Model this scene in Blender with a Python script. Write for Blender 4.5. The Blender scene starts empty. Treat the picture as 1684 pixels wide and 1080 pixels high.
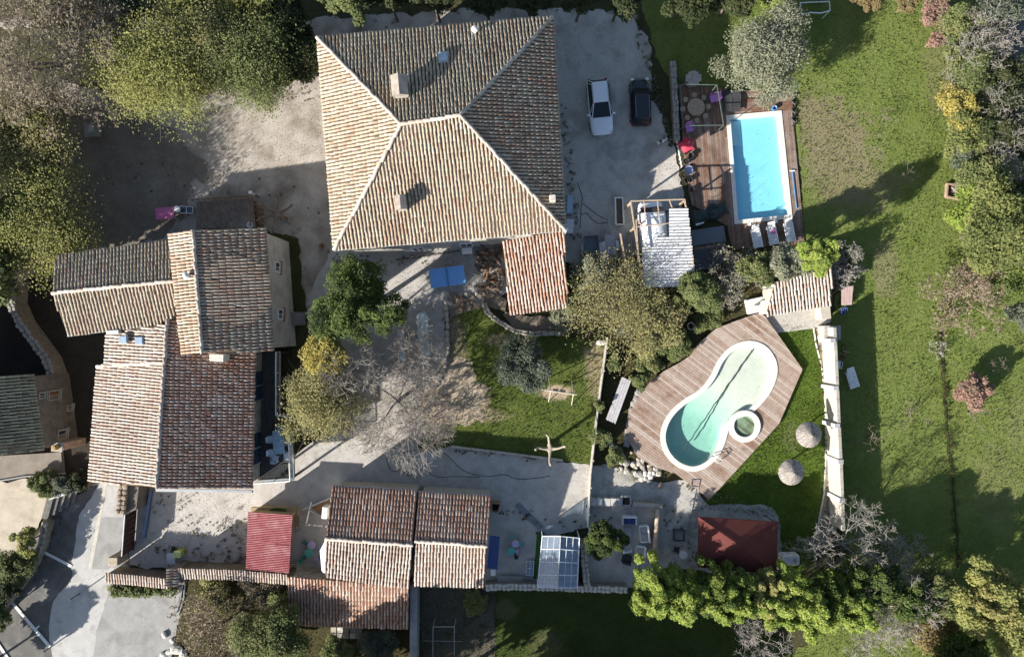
import bpy, math, random
import numpy as np
from mathutils.geometry import tessellate_polygon
from mathutils import Vector, Matrix, noise as mnoise
R = math.radians
rng = np.random.default_rng(11)
random.seed(5)
SC = bpy.context.scene
COL = SC.collection

# ------------------------------------------------------------------ camera, sky, sun, exposure
H, K = 54.0, 20.8                       # flying height (m), photo pixels per metre on the ground
cam = bpy.data.cameras.new('camera'); camo = bpy.data.objects.new('camera', cam); COL.objects.link(camo)
camo.location = (0, 0, H); cam.sensor_fit = 'HORIZONTAL'; cam.angle = 2*math.atan(1684/K/2/H)
cam.clip_end = 1000; SC.camera = camo
SUN_EL, SUN_DIR = 24.0, 35.0            # shadows fall towards +x turned 35 degrees up
w = bpy.data.worlds.new('World'); SC.world = w; w.use_nodes = True
nt = w.node_tree; nt.nodes.clear()
sky = nt.nodes.new('ShaderNodeTexSky'); sky.sky_type = 'NISHITA'; sky.sun_disc = False
sd = Vector((-math.cos(R(SUN_DIR))*math.cos(R(SUN_EL)), -math.sin(R(SUN_DIR))*math.cos(R(SUN_EL)), math.sin(R(SUN_EL))))
sky.sun_elevation = R(SUN_EL); sky.sun_rotation = math.atan2(sd.x, sd.y)
bg = nt.nodes.new('ShaderNodeBackground'); bg.inputs[1].default_value = 0.075
wo = nt.nodes.new('ShaderNodeOutputWorld')
nt.links.new(sky.outputs[0], bg.inputs[0]); nt.links.new(bg.outputs[0], wo.inputs[0])
sl = bpy.data.lights.new('sun', 'SUN'); sl.energy = 5.0; sl.angle = R(0.55); sl.color = (1, 0.945, 0.87)
so = bpy.data.objects.new('sun', sl); COL.objects.link(so)
so.rotation_euler = (-sd).to_track_quat('-Z', 'Y').to_euler(); so.location = sd*100
SC.view_settings.view_transform = 'Standard'; SC.view_settings.look = 'None'
SC.view_settings.exposure = 1.28; SC.view_settings.gamma = 1; SC.view_settings.use_curve_mapping = False
SC.cycles.max_bounces = 6; SC.cycles.transparent_max_bounces = 12

def P(px, py, z=0.0):                   # where a photo pixel meets height z
    f = (H - z)/H/K
    return Vector(((px-842)*f, (540-py)*f, z))
def M(px): return px/K

# ------------------------------------------------------------------ materials
MATS = {}
def nodes_of(name):
    m = bpy.data.materials.new(name); m.use_nodes = True
    t = m.node_tree; return m, t, t.nodes['Principled BSDF'], t.nodes['Material Output']
def noise(t, co, scale, detail=6, rough=.6):
    n = t.nodes.new('ShaderNodeTexNoise'); n.inputs['Scale'].default_value = scale
    n.inputs['Detail'].default_value = detail; n.inputs['Roughness'].default_value = rough
    t.links.new(co, n.inputs['Vector']); return n.outputs['Fac']
def ramp(t, fac, a, b, ca=(0,0,0,1), cb=(1,1,1,1)):
    r = t.nodes.new('ShaderNodeValToRGB'); r.color_ramp.elements[0].position = a; r.color_ramp.elements[1].position = b
    r.color_ramp.elements[0].color = ca; r.color_ramp.elements[1].color = cb
    t.links.new(fac, r.inputs[0]); return r.outputs[0]
def mix(t, fac, a, b, mode='MIX'):
    m = t.nodes.new('ShaderNodeMix'); m.data_type = 'RGBA'; m.blend_type = mode
    for s, v in ((m.inputs[0], fac), (m.inputs[6], a), (m.inputs[7], b)):
        if isinstance(v, (int, float)): s.default_value = v
        elif isinstance(v, tuple): s.default_value = (*v[:3], 1)
        else: t.links.new(v, s)
    return m.outputs[2]
def bump(t, bsdf, h, strength, dist=.05):
    b = t.nodes.new('ShaderNodeBump'); b.inputs['Strength'].default_value = strength; b.inputs['Distance'].default_value = dist
    t.links.new(h, b.inputs['Height']); t.links.new(b.outputs[0], bsdf.inputs['Normal'])
def mat(name, c1, c2=None, scale=2.0, c3=None, s3=.4, rough=.85, bmp=.3, bs=25, metal=0, dist=.04, a=.38, b=.62, a3=.5, b3=.65, spec=.3):
    """colour c1 with blotches of c2 (noise scale) and larger patches of c3"""
    if name in MATS: return MATS[name]
    m, t, p, _ = nodes_of(name)
    co = t.nodes.new('ShaderNodeTexCoord').outputs['Object']
    col = c1
    c2 = c2 or tuple(x*.75 for x in c1)
    col = mix(t, ramp(t, noise(t, co, scale), a, b), c1, c2)
    if c3: col = mix(t, ramp(t, noise(t, co, s3, 8, .65), a3, b3), col, c3)
    fine = noise(t, co, bs, 4)
    col = mix(t, .35, col, ramp(t, fine, .3, .7, (.45,.45,.45,1), (1,1,1,1)), 'MULTIPLY')
    t.links.new(col, p.inputs['Base Color']); p.inputs['Roughness'].default_value = rough
    p.inputs['Metallic'].default_value = metal; p.inputs['Specular IOR Level'].default_value = spec
    if bmp: bump(t, p, fine, bmp, dist)
    MATS[name] = m; return m
def paint(name, c, rough=.45, metal=0, spec=.5, var=.12):
    if name in MATS: return MATS[name]
    m, t, p, _ = nodes_of(name)
    co = t.nodes.new('ShaderNodeTexCoord').outputs['Object']
    col = mix(t, ramp(t, noise(t, co, 4, 6), .35, .7), c, tuple(x*(1-2*var) for x in c))
    t.links.new(col, p.inputs['Base Color']); p.inputs['Roughness'].default_value = rough
    p.inputs['Metallic'].default_value = metal; p.inputs['Specular IOR Level'].default_value = spec
    MATS[name] = m; return m
def attr_mat(name, rough=.85, bs=14, bmp=.3, dark=(.5,.5,.5,1), translucent=0, spec=.25):
    if name in MATS: return MATS[name]
    m, t, p, out = nodes_of(name)
    at = t.nodes.new('ShaderNodeAttribute'); at.attribute_name = 'Col'
    co = t.nodes.new('ShaderNodeTexCoord').outputs['Object']
    f = noise(t, co, bs, 5)
    col = mix(t, .7, at.outputs['Color'], ramp(t, f, .35, .65, dark, (1,1,1,1)), 'MULTIPLY')
    t.links.new(col, p.inputs['Base Color']); p.inputs['Roughness'].default_value = rough
    p.inputs['Specular IOR Level'].default_value = spec
    if bmp: bump(t, p, f, bmp, .03)
    if translucent:
        tr = t.nodes.new('ShaderNodeBsdfTranslucent'); t.links.new(col, tr.inputs[0])
        mx = t.nodes.new('ShaderNodeMixShader'); mx.inputs[0].default_value = translucent
        t.links.new(p.outputs[0], mx.inputs[1]); t.links.new(tr.outputs[0], mx.inputs[2]); t.links.new(mx.outputs[0], out.inputs[0])
    MATS[name] = m; return m
def glass(name, tint=(.75,.85,.9), haze=.25, gloss=.2, hazec=(.7,.75,.78)):
    if name in MATS: return MATS[name]
    m, t, p, out = nodes_of(name)
    tr = t.nodes.new('ShaderNodeBsdfTransparent'); tr.inputs[0].default_value = (*tint, 1)
    p.inputs['Base Color'].default_value = (*hazec, 1); p.inputs['Roughness'].default_value = .5
    gl = t.nodes.new('ShaderNodeBsdfGlossy'); gl.inputs['Roughness'].default_value = .05
    m1 = t.nodes.new('ShaderNodeMixShader')
    co = t.nodes.new('ShaderNodeTexCoord').outputs['Object']
    hz = t.nodes.new('ShaderNodeMapRange'); hz.inputs[3].default_value = haze*.5; hz.inputs[4].default_value = min(1, haze*1.6)
    t.links.new(noise(t, co, 1.6), hz.inputs[0]); t.links.new(hz.outputs[0], m1.inputs[0])
    t.links.new(tr.outputs[0], m1.inputs[1]); t.links.new(p.outputs[0], m1.inputs[2])
    m2 = t.nodes.new('ShaderNodeMixShader'); m2.inputs[0].default_value = gloss
    t.links.new(m1.outputs[0], m2.inputs[1]); t.links.new(gl.outputs[0], m2.inputs[2]); t.links.new(m2.outputs[0], out.inputs[0])
    MATS[name] = m; return m
def water(name, tint, gloss=.06, scat=(.2,.6,.7), sc=.15):
    m, t, p, out = nodes_of(name)
    tr = t.nodes.new('ShaderNodeBsdfTransparent'); tr.inputs[0].default_value = (*tint, 1)
    p.inputs['Base Color'].default_value = (*scat, 1); p.inputs['Roughness'].default_value = .08
    co = t.nodes.new('ShaderNodeTexCoord').outputs['Object']
    bump(t, p, noise(t, co, 5, 3), .25, .03)
    mx = t.nodes.new('ShaderNodeMixShader'); mx.inputs[0].default_value = sc
    t.links.new(tr.outputs[0], mx.inputs[1]); t.links.new(p.outputs[0], mx.inputs[2]); t.links.new(mx.outputs[0], out.inputs[0])
    return m

# ------------------------------------------------------------------ mesh helpers
def link(o, parent=None):
    COL.objects.link(o)
    if parent is not None: o.parent = parent
    return o
def thing(name, label, cat, loc=(0,0,0), rz=0, group=None):
    o = bpy.data.objects.new(name, None); o.empty_display_size = .3; COL.objects.link(o)
    o.location = loc; o.rotation_euler = (0, 0, rz); o['label'] = label; o['category'] = cat
    if group: o['group'] = group
    return o
def tag(o, label, cat, group=None):
    o['label'] = label; o['category'] = cat
    if group: o['group'] = group
    return o
def copy_thing(root, loc, rz, label=None, group=None, scale=None):
    r = root.copy(); COL.objects.link(r); r.location = loc; r.rotation_euler = (0, 0, rz)
    if label: r['label'] = label
    if group: r['group'] = group
    if scale: r.scale = scale
    for ch in list(root.children):
        c = ch.copy(); COL.objects.link(c); c.parent = r
        for g in ch.children:
            d = g.copy(); COL.objects.link(d); d.parent = c
    return r
def np_mesh(name, V, Q, C=None, smooth=False):
    """V (n,3), Q (m,3 or 4) -> mesh, C (m,3) face colours in the attribute Col"""
    me = bpy.data.meshes.new(name); k = Q.shape[1]
    me.vertices.add(len(V)); me.vertices.foreach_set('co', np.ascontiguousarray(V, dtype=np.float32).ravel())
    me.loops.add(Q.size); me.loops.foreach_set('vertex_index', np.ascontiguousarray(Q, dtype=np.int32).ravel())
    me.polygons.add(len(Q)); me.polygons.foreach_set('loop_start', np.arange(0, Q.size, k, dtype=np.int32))
    if smooth: me.polygons.foreach_set('use_smooth', np.ones(len(Q), dtype=bool))
    if C is not None:
        a = me.attributes.new('Col', 'FLOAT_COLOR', 'FACE')
        a.data.foreach_set('color', np.ascontiguousarray(np.hstack([C, np.ones((len(C),1))]), dtype=np.float32).ravel())
    me.update(calc_edges=True); return me
def np_obj(name, V, Q, m, parent=None, C=None, smooth=False, origin=None):
    if parent is not None: off = np.array(parent.location)
    else: off = np.array(origin if origin is not None else (V[:,0].mean(), V[:,1].mean(), V[:,2].min()))
    o = bpy.data.objects.new(name, np_mesh(name, V-off, Q, C, smooth)); o.data.materials.append(m)
    if parent is None: o.location = off
    return link(o, parent)

class MB:
    def __init__(s): s.v = []; s.f = []
    def add(s, vs, fs):
        n = len(s.v); s.v += [tuple(x) for x in vs]; s.f += [tuple(i+n for i in f) for f in fs]; return s
    def box(s, c, d, rz=0, bev=0):
        x, y, z = d[0]/2, d[1]/2, d[2]/2; ca, sa = math.cos(rz), math.sin(rz)
        if bev:
            b = min(bev, x*.9, y*.9, z*.9)
            ring = [(-x+b,-y),(x-b,-y),(x,-y+b),(x,y-b),(x-b,y),(-x+b,y),(-x,y-b),(-x,-y+b)]
            inn = [(a*(x-b)/x, q*(y-b)/y) for a, q in ring]
            L = [(inn, -z), (ring, -z+b), (ring, z-b), (inn, z)]
            vs = [(c[0]+a*ca-q*sa, c[1]+a*sa+q*ca, c[2]+h) for r, h in L for a, q in r]
            fs = [tuple(range(7,-1,-1)), tuple(range(24,32))]
            for k in range(3):
                for i in range(8): j = (i+1) % 8; fs.append((k*8+i, k*8+j, k*8+8+j, k*8+8+i))
            return s.add(vs, fs)
        vs = [(c[0]+a*x*ca-b*y*sa, c[1]+a*x*sa+b*y*ca, c[2]+e*z) for e in (-1,1) for a, b in ((-1,-1),(1,-1),(1,1),(-1,1))]
        return s.add(vs, [(3,2,1,0),(4,5,6,7),(0,1,5,4),(1,2,6,5),(2,3,7,6),(3,0,4,7)])
    def prism(s, poly, z0, z1):
        n = len(poly)
        a = sum(poly[i][0]*poly[(i+1)%n][1]-poly[(i+1)%n][0]*poly[i][1] for i in range(n))
        if a < 0: poly = list(poly)[::-1]
        vs = [(p[0], p[1], z0) for p in poly]+[(p[0], p[1], z1) for p in poly]
        return s.add(vs, [tuple(range(n-1,-1,-1)), tuple(range(n,2*n))]+[(i,(i+1)%n,(i+1)%n+n,i+n) for i in range(n)])
    def slab(s, pts, t):                 # 3-D polygon thickened downwards
        n = len(pts); a = sum(pts[i][0]*pts[(i+1)%n][1]-pts[(i+1)%n][0]*pts[i][1] for i in range(n))
        if a < 0: pts = list(pts)[::-1]
        vs = [(p[0],p[1],p[2]-t) for p in pts]+[tuple(p) for p in pts]
        return s.add(vs, [tuple(range(n-1,-1,-1)), tuple(range(n,2*n))]+[(i,(i+1)%n,(i+1)%n+n,i+n) for i in range(n)])
    def tube(s, p, q, r, r2=None, n=6, cap=True):
        p, q = Vector(p), Vector(q); r2 = r if r2 is None else r2
        d = (q-p).normalized(); u = d.orthogonal().normalized(); w_ = d.cross(u)
        vs = []
        for c, rr in ((p, r), (q, r2)):
            vs += [c+(u*math.cos(2*math.pi*i/n)+w_*math.sin(2*math.pi*i/n))*rr for i in range(n)]
        fs = [(i,(i+1)%n,(i+1)%n+n,i+n) for i in range(n)]
        if cap: fs += [tuple(range(n-1,-1,-1)), tuple(range(n,2*n))]
        return s.add(vs, fs)
    def path(s, pts, r, n=6):
        for a, b in zip(pts[:-1], pts[1:]): s.tube(a, b, r, n=n)
        return s
    def lathe(s, c, prof, n=20):         # prof: (radius, z) from bottom to top
        vs = [(c[0]+r*math.cos(2*math.pi*i/n), c[1]+r*math.sin(2*math.pi*i/n), c[2]+z) for r, z in prof for i in range(n)]
        fs = [(k*n+i, k*n+(i+1)%n, k*n+n+(i+1)%n, k*n+n+i) for k in range(len(prof)-1) for i in range(n)]
        fs += [tuple(range(n-1,-1,-1)), tuple(range((len(prof)-1)*n, len(prof)*n))]
        return s.add(vs, fs)
    def loft(s, rings, closed=True, caps=True):
        n = len(rings[0]); vs = [v for r in rings for v in r]; fs = []
        for k in range(len(rings)-1):
            for i in range(n if closed else n-1): j = (i+1) % n; fs.append((k*n+i, k*n+j, k*n+n+j, k*n+n+i))
        if caps: fs += [tuple(range(n-1,-1,-1)), tuple(range((len(rings)-1)*n, len(rings)*n))]
        return s.add(vs, fs)
    def build(s, name, m, parent=None, smooth=False, local=False, origin=None, bevel=0):
        V = np.array(s.v, dtype=float)
        if parent is not None: off = np.zeros(3) if local else np.array(parent.location)
        elif local: off = np.zeros(3)
        else: off = np.array(origin) if origin is not None else np.array((V[:,0].mean(), V[:,1].mean(), V[:,2].min()))
        me = bpy.data.meshes.new(name); me.from_pydata((V-off).tolist(), [], s.f); me.update()
        if smooth: me.polygons.foreach_set('use_smooth', [True]*len(me.polygons))
        o = bpy.data.objects.new(name, me); me.materials.append(m)
        if parent is None: o.location = off
        link(o, parent)
        if bevel:
            b = o.modifiers.new('bevel', 'BEVEL'); b.width = bevel; b.segments = 2; b.limit_method = 'ANGLE'
        return o

def jitter(poly, step=.3, amp=.18, seed=0):
    """densify a 2-D polygon and roughen its edge"""
    out = []; n = len(poly)
    for i in range(n):
        a, b = Vector(poly[i][:2]), Vector(poly[(i+1)%n][:2]); L = (b-a).length; k = max(1, int(L/step))
        for j in range(k):
            p = a.lerp(b, j/k); f = Vector((0, 0))
            for q, g in ((.4, 1.5), (1.2, 1.1), (3.3, .6)): f += Vector((mnoise.noise(Vector((p.x*q, p.y*q, seed*3.7))), mnoise.noise(Vector((p.x*q, p.y*q, seed*3.7+50)))))*g
            out.append(p+f*amp*1.3)
    return out
SHEET_Z = [0.0]
def sheet(name, pxs, m, amp=.18, z=None, step=.3):
    if z is None: SHEET_Z[0] += .004; z = SHEET_Z[0]
    poly = [P(*p) for p in pxs]
    if amp: poly = jitter(poly, step, amp, sum(map(ord,name)) % 97)
    n = len(poly); o = MB().add([(p[0], p[1], z) for p in poly], tessellate_polygon([[Vector((p[0], p[1], 0)) for p in poly]])).build(name, m)
    o['kind'] = 'structure'; return o
def area2(p): return sum(p[i][0]*p[(i+1)%len(p)][1]-p[(i+1)%len(p)][0]*p[i][1] for i in range(len(p)))
def inside(poly, x, y):
    c = False; n = len(poly)
    for i in range(n):
        x1, y1 = poly[i][:2]; x2, y2 = poly[i-1][:2]
        if (y1 > y) != (y2 > y) and x < (x2-x1)*(y-y1)/(y2-y1)+x1: c = not c
    return c
def inside_np(poly, X, Y):
    c = np.zeros(len(X), bool); n = len(poly)
    for i in range(n):
        x1, y1 = poly[i][:2]; x2, y2 = poly[i-1][:2]
        if y1 == y2: continue
        k = ((y1 > Y) != (y2 > Y)) & (X < (x2-x1)*(Y-y1)/(y2-y1)+x1); c ^= k
    return c

# ------------------------------------------------------------------ roof tiles
TERRA = {'old':  [((.42,.37,.285),6),((.37,.31,.225),4),((.42,.335,.26),4),((.32,.24,.18),2.5),((.24,.185,.14),1),((.37,.34,.255),4),((.35,.215,.15),1.2),((.47,.42,.345),3)],
         'mossy':[((.43,.355,.275),5),((.45,.39,.305),4),((.37,.29,.22),3.5),((.39,.26,.185),3),((.25,.185,.14),1.6),((.42,.255,.18),2.2),((.50,.45,.36),2.5)],
         'rosy': [((.43,.365,.32),6),((.45,.405,.36),5),((.40,.315,.265),3.5),((.36,.25,.20),2),((.30,.22,.175),.7),((.48,.445,.40),4)],
         'brown':[((.45,.285,.215),4),((.50,.37,.30),4),((.40,.23,.165),3.5),((.28,.17,.125),1.4),((.55,.46,.40),3.5),((.41,.19,.125),1.4)],
         'green':[((.36,.335,.22),5),((.40,.38,.26),4),((.26,.25,.165),4),((.19,.165,.12),2),((.38,.36,.28),2),((.28,.21,.15),1)],
         'ridge':[((.53,.47,.41),4),((.46,.39,.33),3),((.58,.52,.46),3),((.40,.32,.26),1)]}
for k_, l_ in TERRA.items():                # keep the tones of one roof close together
    m_ = np.average(np.array([c for c, _ in l_]), axis=0, weights=[w_ for _, w_ in l_]); TERRA[k_] = [(tuple(m_*.32+np.array(c)*.68), w_) for c, w_ in l_]
TILE = attr_mat('roof_tile_clay', .88, 9, .35, (.42,.40,.38,1))
CHAN = mat('tile_channel_clay', (.17,.10,.07), (.09,.06,.05), 3, (.16,.13,.08), .8, bmp=.4)
def tile_template(n=5):
    A = [math.pi*i/n for i in range(n+1)]
    lo = [(-math.cos(a)*.37, 0.0, .06+math.sin(a)*.34) for a in A]
    hi = [(-math.cos(a)*.29, 1.16, .0+math.sin(a)*.29) for a in A]
    V = np.array(lo+hi); m = n+1
    Q = [(i, i+1, m+i+1, m+i) for i in range(n)]+[(5,4,1,0),(4,3,2,1)]
    return V, np.array(Q)
TT_V, TT_Q = tile_template()
PROTO = {}
def proto_tile(kind, ci, name):
    k = (kind, ci, name)
    if k not in PROTO:
        c = np.array(TERRA[kind][ci][0]); me = np_mesh(name, TT_V, TT_Q, np.tile(c, (len(TT_Q),1)), True)
        me.materials.append(TILE); PROTO[k] = me
    return PROTO[k]
def place_tile(parent, name, me, org, eu, ev, ew, su, sv, sw):
    o = bpy.data.objects.new(name, me)
    m = Matrix((( eu[0]*su, ev[0]*sv, ew[0]*sw, org[0]-parent.location[0]), (eu[1]*su, ev[1]*sv, ew[1]*sw, org[1]-parent.location[1]),
                (eu[2]*su, ev[2]*sv, ew[2]*sw, org[2]-parent.location[2]), (0,0,0,1)))
    link(o, parent); o.matrix_local = m; return o
IND = {}                                  # tiles built singly so far, per building
def tile_roof(parent, pts, kind, pitch=.245, length=.36, t=.12, single=0, deck='roof', part='roof_tile'):
    pts = [Vector(p) for p in pts]
    MB().slab(pts, t).build(deck, CHAN, parent)
    nrm = Vector((0,0,0))
    for i in range(len(pts)): nrm += pts[i].cross(pts[(i+1)%len(pts)])
    nrm.normalize()
    if nrm.z < 0: nrm = -nrm
    ev = (Vector((0,0,1))-nrm*nrm.z).normalized(); eu = ev.cross(nrm).normalized()
    o = pts[0]; uv = [((p-o).dot(eu), (p-o).dot(ev)) for p in pts]
    u0, u1 = min(a for a, _ in uv), max(a for a, _ in uv); ncol = max(1, round((u1-u0)/pitch)); pit = (u1-u0)/ncol
    kk = TERRA[kind]; wts = np.array([x[1] for x in kk], float); wts /= wts.sum()
    cols = np.array([x[0] for x in kk]); rows = []
    r = np.random.default_rng(abs(int(o.x*31+o.y*17)) % 9999)
    for i in range(ncol):
        u = u0+(i+.5)*pit; vs = []
        for j in range(len(uv)):
            (a, b), (c, d) = uv[j], uv[(j+1)%len(uv)]
            if (a <= u) != (c <= u): vs.append(b+(d-b)*(u-a)/(c-a))
        if len(vs) < 2: continue
        v0, v1 = min(vs), max(vs); v = v0-.06; ph = r.uniform(-.03,.03)
        while v < v1-.08:
            L = min(length, v1-v); rows.append((u+r.normal(0,.012), v+ph+r.normal(0,.012), L, r.normal(0,.02))); v += length
    rows = np.array(rows); n = len(rows)
    # colour: single tile choice, with drifts of like tiles
    ci = r.choice(len(kk), n, p=wts)
    for q in range(max(3, n//70)):
        c = rows[r.integers(n)]; d2 = ((rows[:,0]-c[0])/.7)**2+((rows[:,1]-c[1])/1.1)**2
        sel = (d2 < r.uniform(.4,1.6)) & (r.random(n) < .55); ci[sel] = r.choice(len(kk), p=wts)
    E = np.array([eu, ev, nrm]); o3 = np.array(o)
    org = o3+rows[:,:1]*E[0]+rows[:,1:2]*E[1]
    sing = np.zeros(n, bool)
    if single:
        left = 300-IND.get(parent.name, 0); k = min(single, left, n)
        full = np.where(rows[:,2] > length*.98)[0]
        d = (org[:,0]-org[:,0].mean())**2+(org[:,1]-org[:,1].mean())**2
        pick = full[np.argsort(d[full])[:k]]; sing[pick] = True; IND[parent.name] = IND.get(parent.name, 0)+len(pick)
        for q in pick:
            a = rows[q,3]; e1 = eu*math.cos(a)+ev*math.sin(a); e2 = ev*math.cos(a)-eu*math.sin(a)
            place_tile(parent, part, proto_tile(kind, int(ci[q]), part), Vector(org[q]), e1, e2, nrm, pit, length, pit)
    rs = rows[~sing]; og = org[~sing]; m = len(rs)
    if m:
        T = TT_V[None]*np.stack([np.full(m, pit), rs[:,2], np.full(m, pit)], 1)[:,None,:]
        a = rs[:,3][:,None]; x = T[...,0]*np.cos(a)-T[...,1]*np.sin(a); y = T[...,0]*np.sin(a)+T[...,1]*np.cos(a)
        W = og[:,None,:]+x[...,None]*E[0]+y[...,None]*E[1]+T[...,2:3]*E[2]
        nv = len(TT_V); Q = (TT_Q[None]+(np.arange(m)*nv)[:,None,None]).reshape(-1,4)
        c = cols[ci[~sing]]*(1+r.normal(0,.07,(m,1)))
        ob = np_obj('roof_tiles', W.reshape(-1,3), Q, TILE, parent, np.repeat(np.clip(c,.02,.8), len(TT_Q), 0), True)
        ob['kind'] = 'stuff'
def ridge(parent, a, b, kind='ridge', wdt=.36, length=.46, name='ridge_tile', lift=.05):
    a, b = Vector(a), Vector(b); L = (b-a).length; n = max(1, round(L/length)); ev = (b-a)/L
    eu = ev.cross(Vector((0,0,1))).normalized(); ew = eu.cross(ev)
    for i in range(n):
        c = random.randrange(len(TERRA[kind]))
        place_tile(parent, name, proto_tile(kind, c, name), a+ev*(L*i/n)+ew*lift+eu*random.uniform(-.03,.03)+ew*random.uniform(-.02,.02), eu, ev, ew, wdt, L/n, wdt)
def inset(poly, d):                       # world polygon moved inwards by d
    n = len(poly); p = [Vector(q[:2]) for q in poly]; s = 1 if area2(poly) > 0 else -1; out = []
    for i in range(n):
        e1 = (p[i]-p[i-1]).normalized(); e2 = (p[(i+1)%n]-p[i]).normalized()
        n1 = Vector((-e1.y, e1.x))*s; n2 = Vector((-e2.y, e2.x))*s
        k = (n1+n2); k = k/max(1e-6, k.length_squared)*2; out.append(p[i]+k*d)
    return out
def walls(parent, poly, tops, m, name='wall', z0=-.05):
    n = len(poly); vs = [(p[0],p[1],z0) for p in poly]+[(p[0],p[1],t) for p, t in zip(poly, tops)]
    fs = [(i,(i+1)%n,(i+1)%n+n,i+n) for i in range(n)]+[tuple(range(n-1,-1,-1)), tuple(range(n,2*n))]
    return MB().add(vs, fs).build(name, m, parent)
def window(parent, c, dirv, w_, h, name='window', shut=None, lintel=None, pane=None, fr=None):
    """window on a wall: c centre on the wall face, dirv outward 2-D normal"""
    d = Vector((dirv[0], dirv[1])).normalized(); rz = math.atan2(d.y, d.x)+math.pi/2; c = Vector(c)
    def off(x, y, z): return (c.x+x*math.cos(rz)-y*math.sin(rz), c.y+x*math.sin(rz)+y*math.cos(rz), c.z+z)
    f = MB()
    for sx in (-1,1): f.box(off(sx*(w_/2-.04), -.03, 0), (.08,.12,h), rz)
    for sz in (-1,1): f.box(off(0, -.03, sz*(h/2-.04)), (w_-.17,.11,.08), rz)
    f.box(off(0, -.02, 0), (.05,.08,h-.17), rz)
    fo = f.build(name, fr or paint('window_white', (.75,.75,.73)), parent)
    g = MB().box(off(0, .0, 0), (w_-.1,.04,h-.1), rz)
    V = np.array(g.v)-np.array(parent.location); me = bpy.data.meshes.new('pane'); me.from_pydata(V.tolist(), [], g.f)
    me.materials.append(pane or paint('dark_glass', (.03,.045,.07), .08, spec=.8)); link(bpy.data.objects.new('pane', me), fo)
    MB().box(off(0, -.08, -h/2-.05), (w_+.2,.24,.08), rz).build('sill', lintel or mat('stone_trim', (.42,.38,.32)), parent)
    if shut:
        for sx in (-1,1): MB().box(off(sx*(w_*.78), -.05, 0), (w_*.5,.05,h), rz).build('shutter', shut, parent)

# ------------------------------------------------------------------ stones
STONE = [mat('pale_stone', (.46,.42,.35), (.34,.31,.26), 5), mat('grey_stone', (.36,.34,.31), (.24,.23,.21), 5), mat('brown_stone', (.33,.26,.19), (.2,.16,.12), 5), mat('white_stone', (.62,.59,.53), (.45,.42,.37), 5)]
SM = {}
def stone_mesh(mi, k):
    if (mi, k) not in SM:
        r = random.Random(mi*7+k+3); b = MB().box((0,0,0), (1,1,1), 0, .24)
        v = [(x*(1+r.uniform(-.16,.16)), y*(1+r.uniform(-.16,.16)), z*(1+r.uniform(-.14,.14))) for x, y, z in b.v]
        me = bpy.data.meshes.new('stone'); me.from_pydata(v, [], b.f); me.materials.append(STONE[mi]); SM[(mi, k)] = me
    return SM[(mi, k)]
def stone(parent, pos, size, rz=None, mi=None, name='stone'):
    o = bpy.data.objects.new(name, stone_mesh(random.choice((0,0,1,2)) if mi is None else mi, random.randrange(5)))
    link(o, parent); o.location = Vector(pos)-parent.location
    o.rotation_euler = (random.uniform(-.12,.12), random.uniform(-.12,.12), random.uniform(0,6.28) if rz is None else rz)
    o.scale = size; return o
def along(pts, step):
    out = []
    for a, b in zip(pts[:-1], pts[1:]):
        a, b = Vector(a), Vector(b); L = (b-a).length; n = max(1, round(L/step))
        for i in range(n): out.append((a.lerp(b, (i+.5)/n), math.atan2((b-a).y, (b-a).x), L/n))
    return out
def ribbon(pts, wd):                       # 2-D strip polygon round a polyline
    L, Rr = [], []; n = len(pts); p = [Vector(q[:2]) for q in pts]
    for i in range(n):
        d = (p[min(i+1,n-1)]-p[max(i-1,0)]).normalized(); k = Vector((-d.y, d.x))*wd/2; L.append(p[i]+k); Rr.append(p[i]-k)
    return L, Rr
def wall_strip(mb, pts, wd, z0, z1):
    L, Rr = ribbon(pts, wd); n = len(pts)
    rings = [[(Rr[i].x,Rr[i].y,z0),(Rr[i].x,Rr[i].y,z1),(L[i].x,L[i].y,z1),(L[i].x,L[i].y,z0)] for i in range(n)]
    return mb.loft(rings)
def stone_wall(label, pxs, h, wd=.45, step=.32, mi=None, core=None, name='stone_wall', rows=2, both=True):
    pts = [P(*q, h) for q in pxs]; c = pts[len(pts)//2]
    t = thing(name, label, 'stone wall', (c.x, c.y, 0))
    wall_strip(MB(), pts, wd*.86, -.05, h-.06).build('wall_core', core or mat('rubble_core', (.30,.26,.21), (.2,.17,.14), 3, bmp=.6), t)
    for q, rz, L in along(pts, step):
        d = Vector((-math.sin(rz), math.cos(rz), 0))
        for k in range(rows):
            o = (k-(rows-1)/2)*wd/rows
            stone(t, Vector((q.x,q.y,h-.05))+d*o+Vector((random.uniform(-.04,.04),random.uniform(-.04,.04),random.uniform(-.03,.04))),
                  (L*random.uniform(.8,1.05), wd/rows*random.uniform(.85,1.1), random.uniform(.14,.24)), rz+random.uniform(-.15,.15), mi)
    return t

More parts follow.
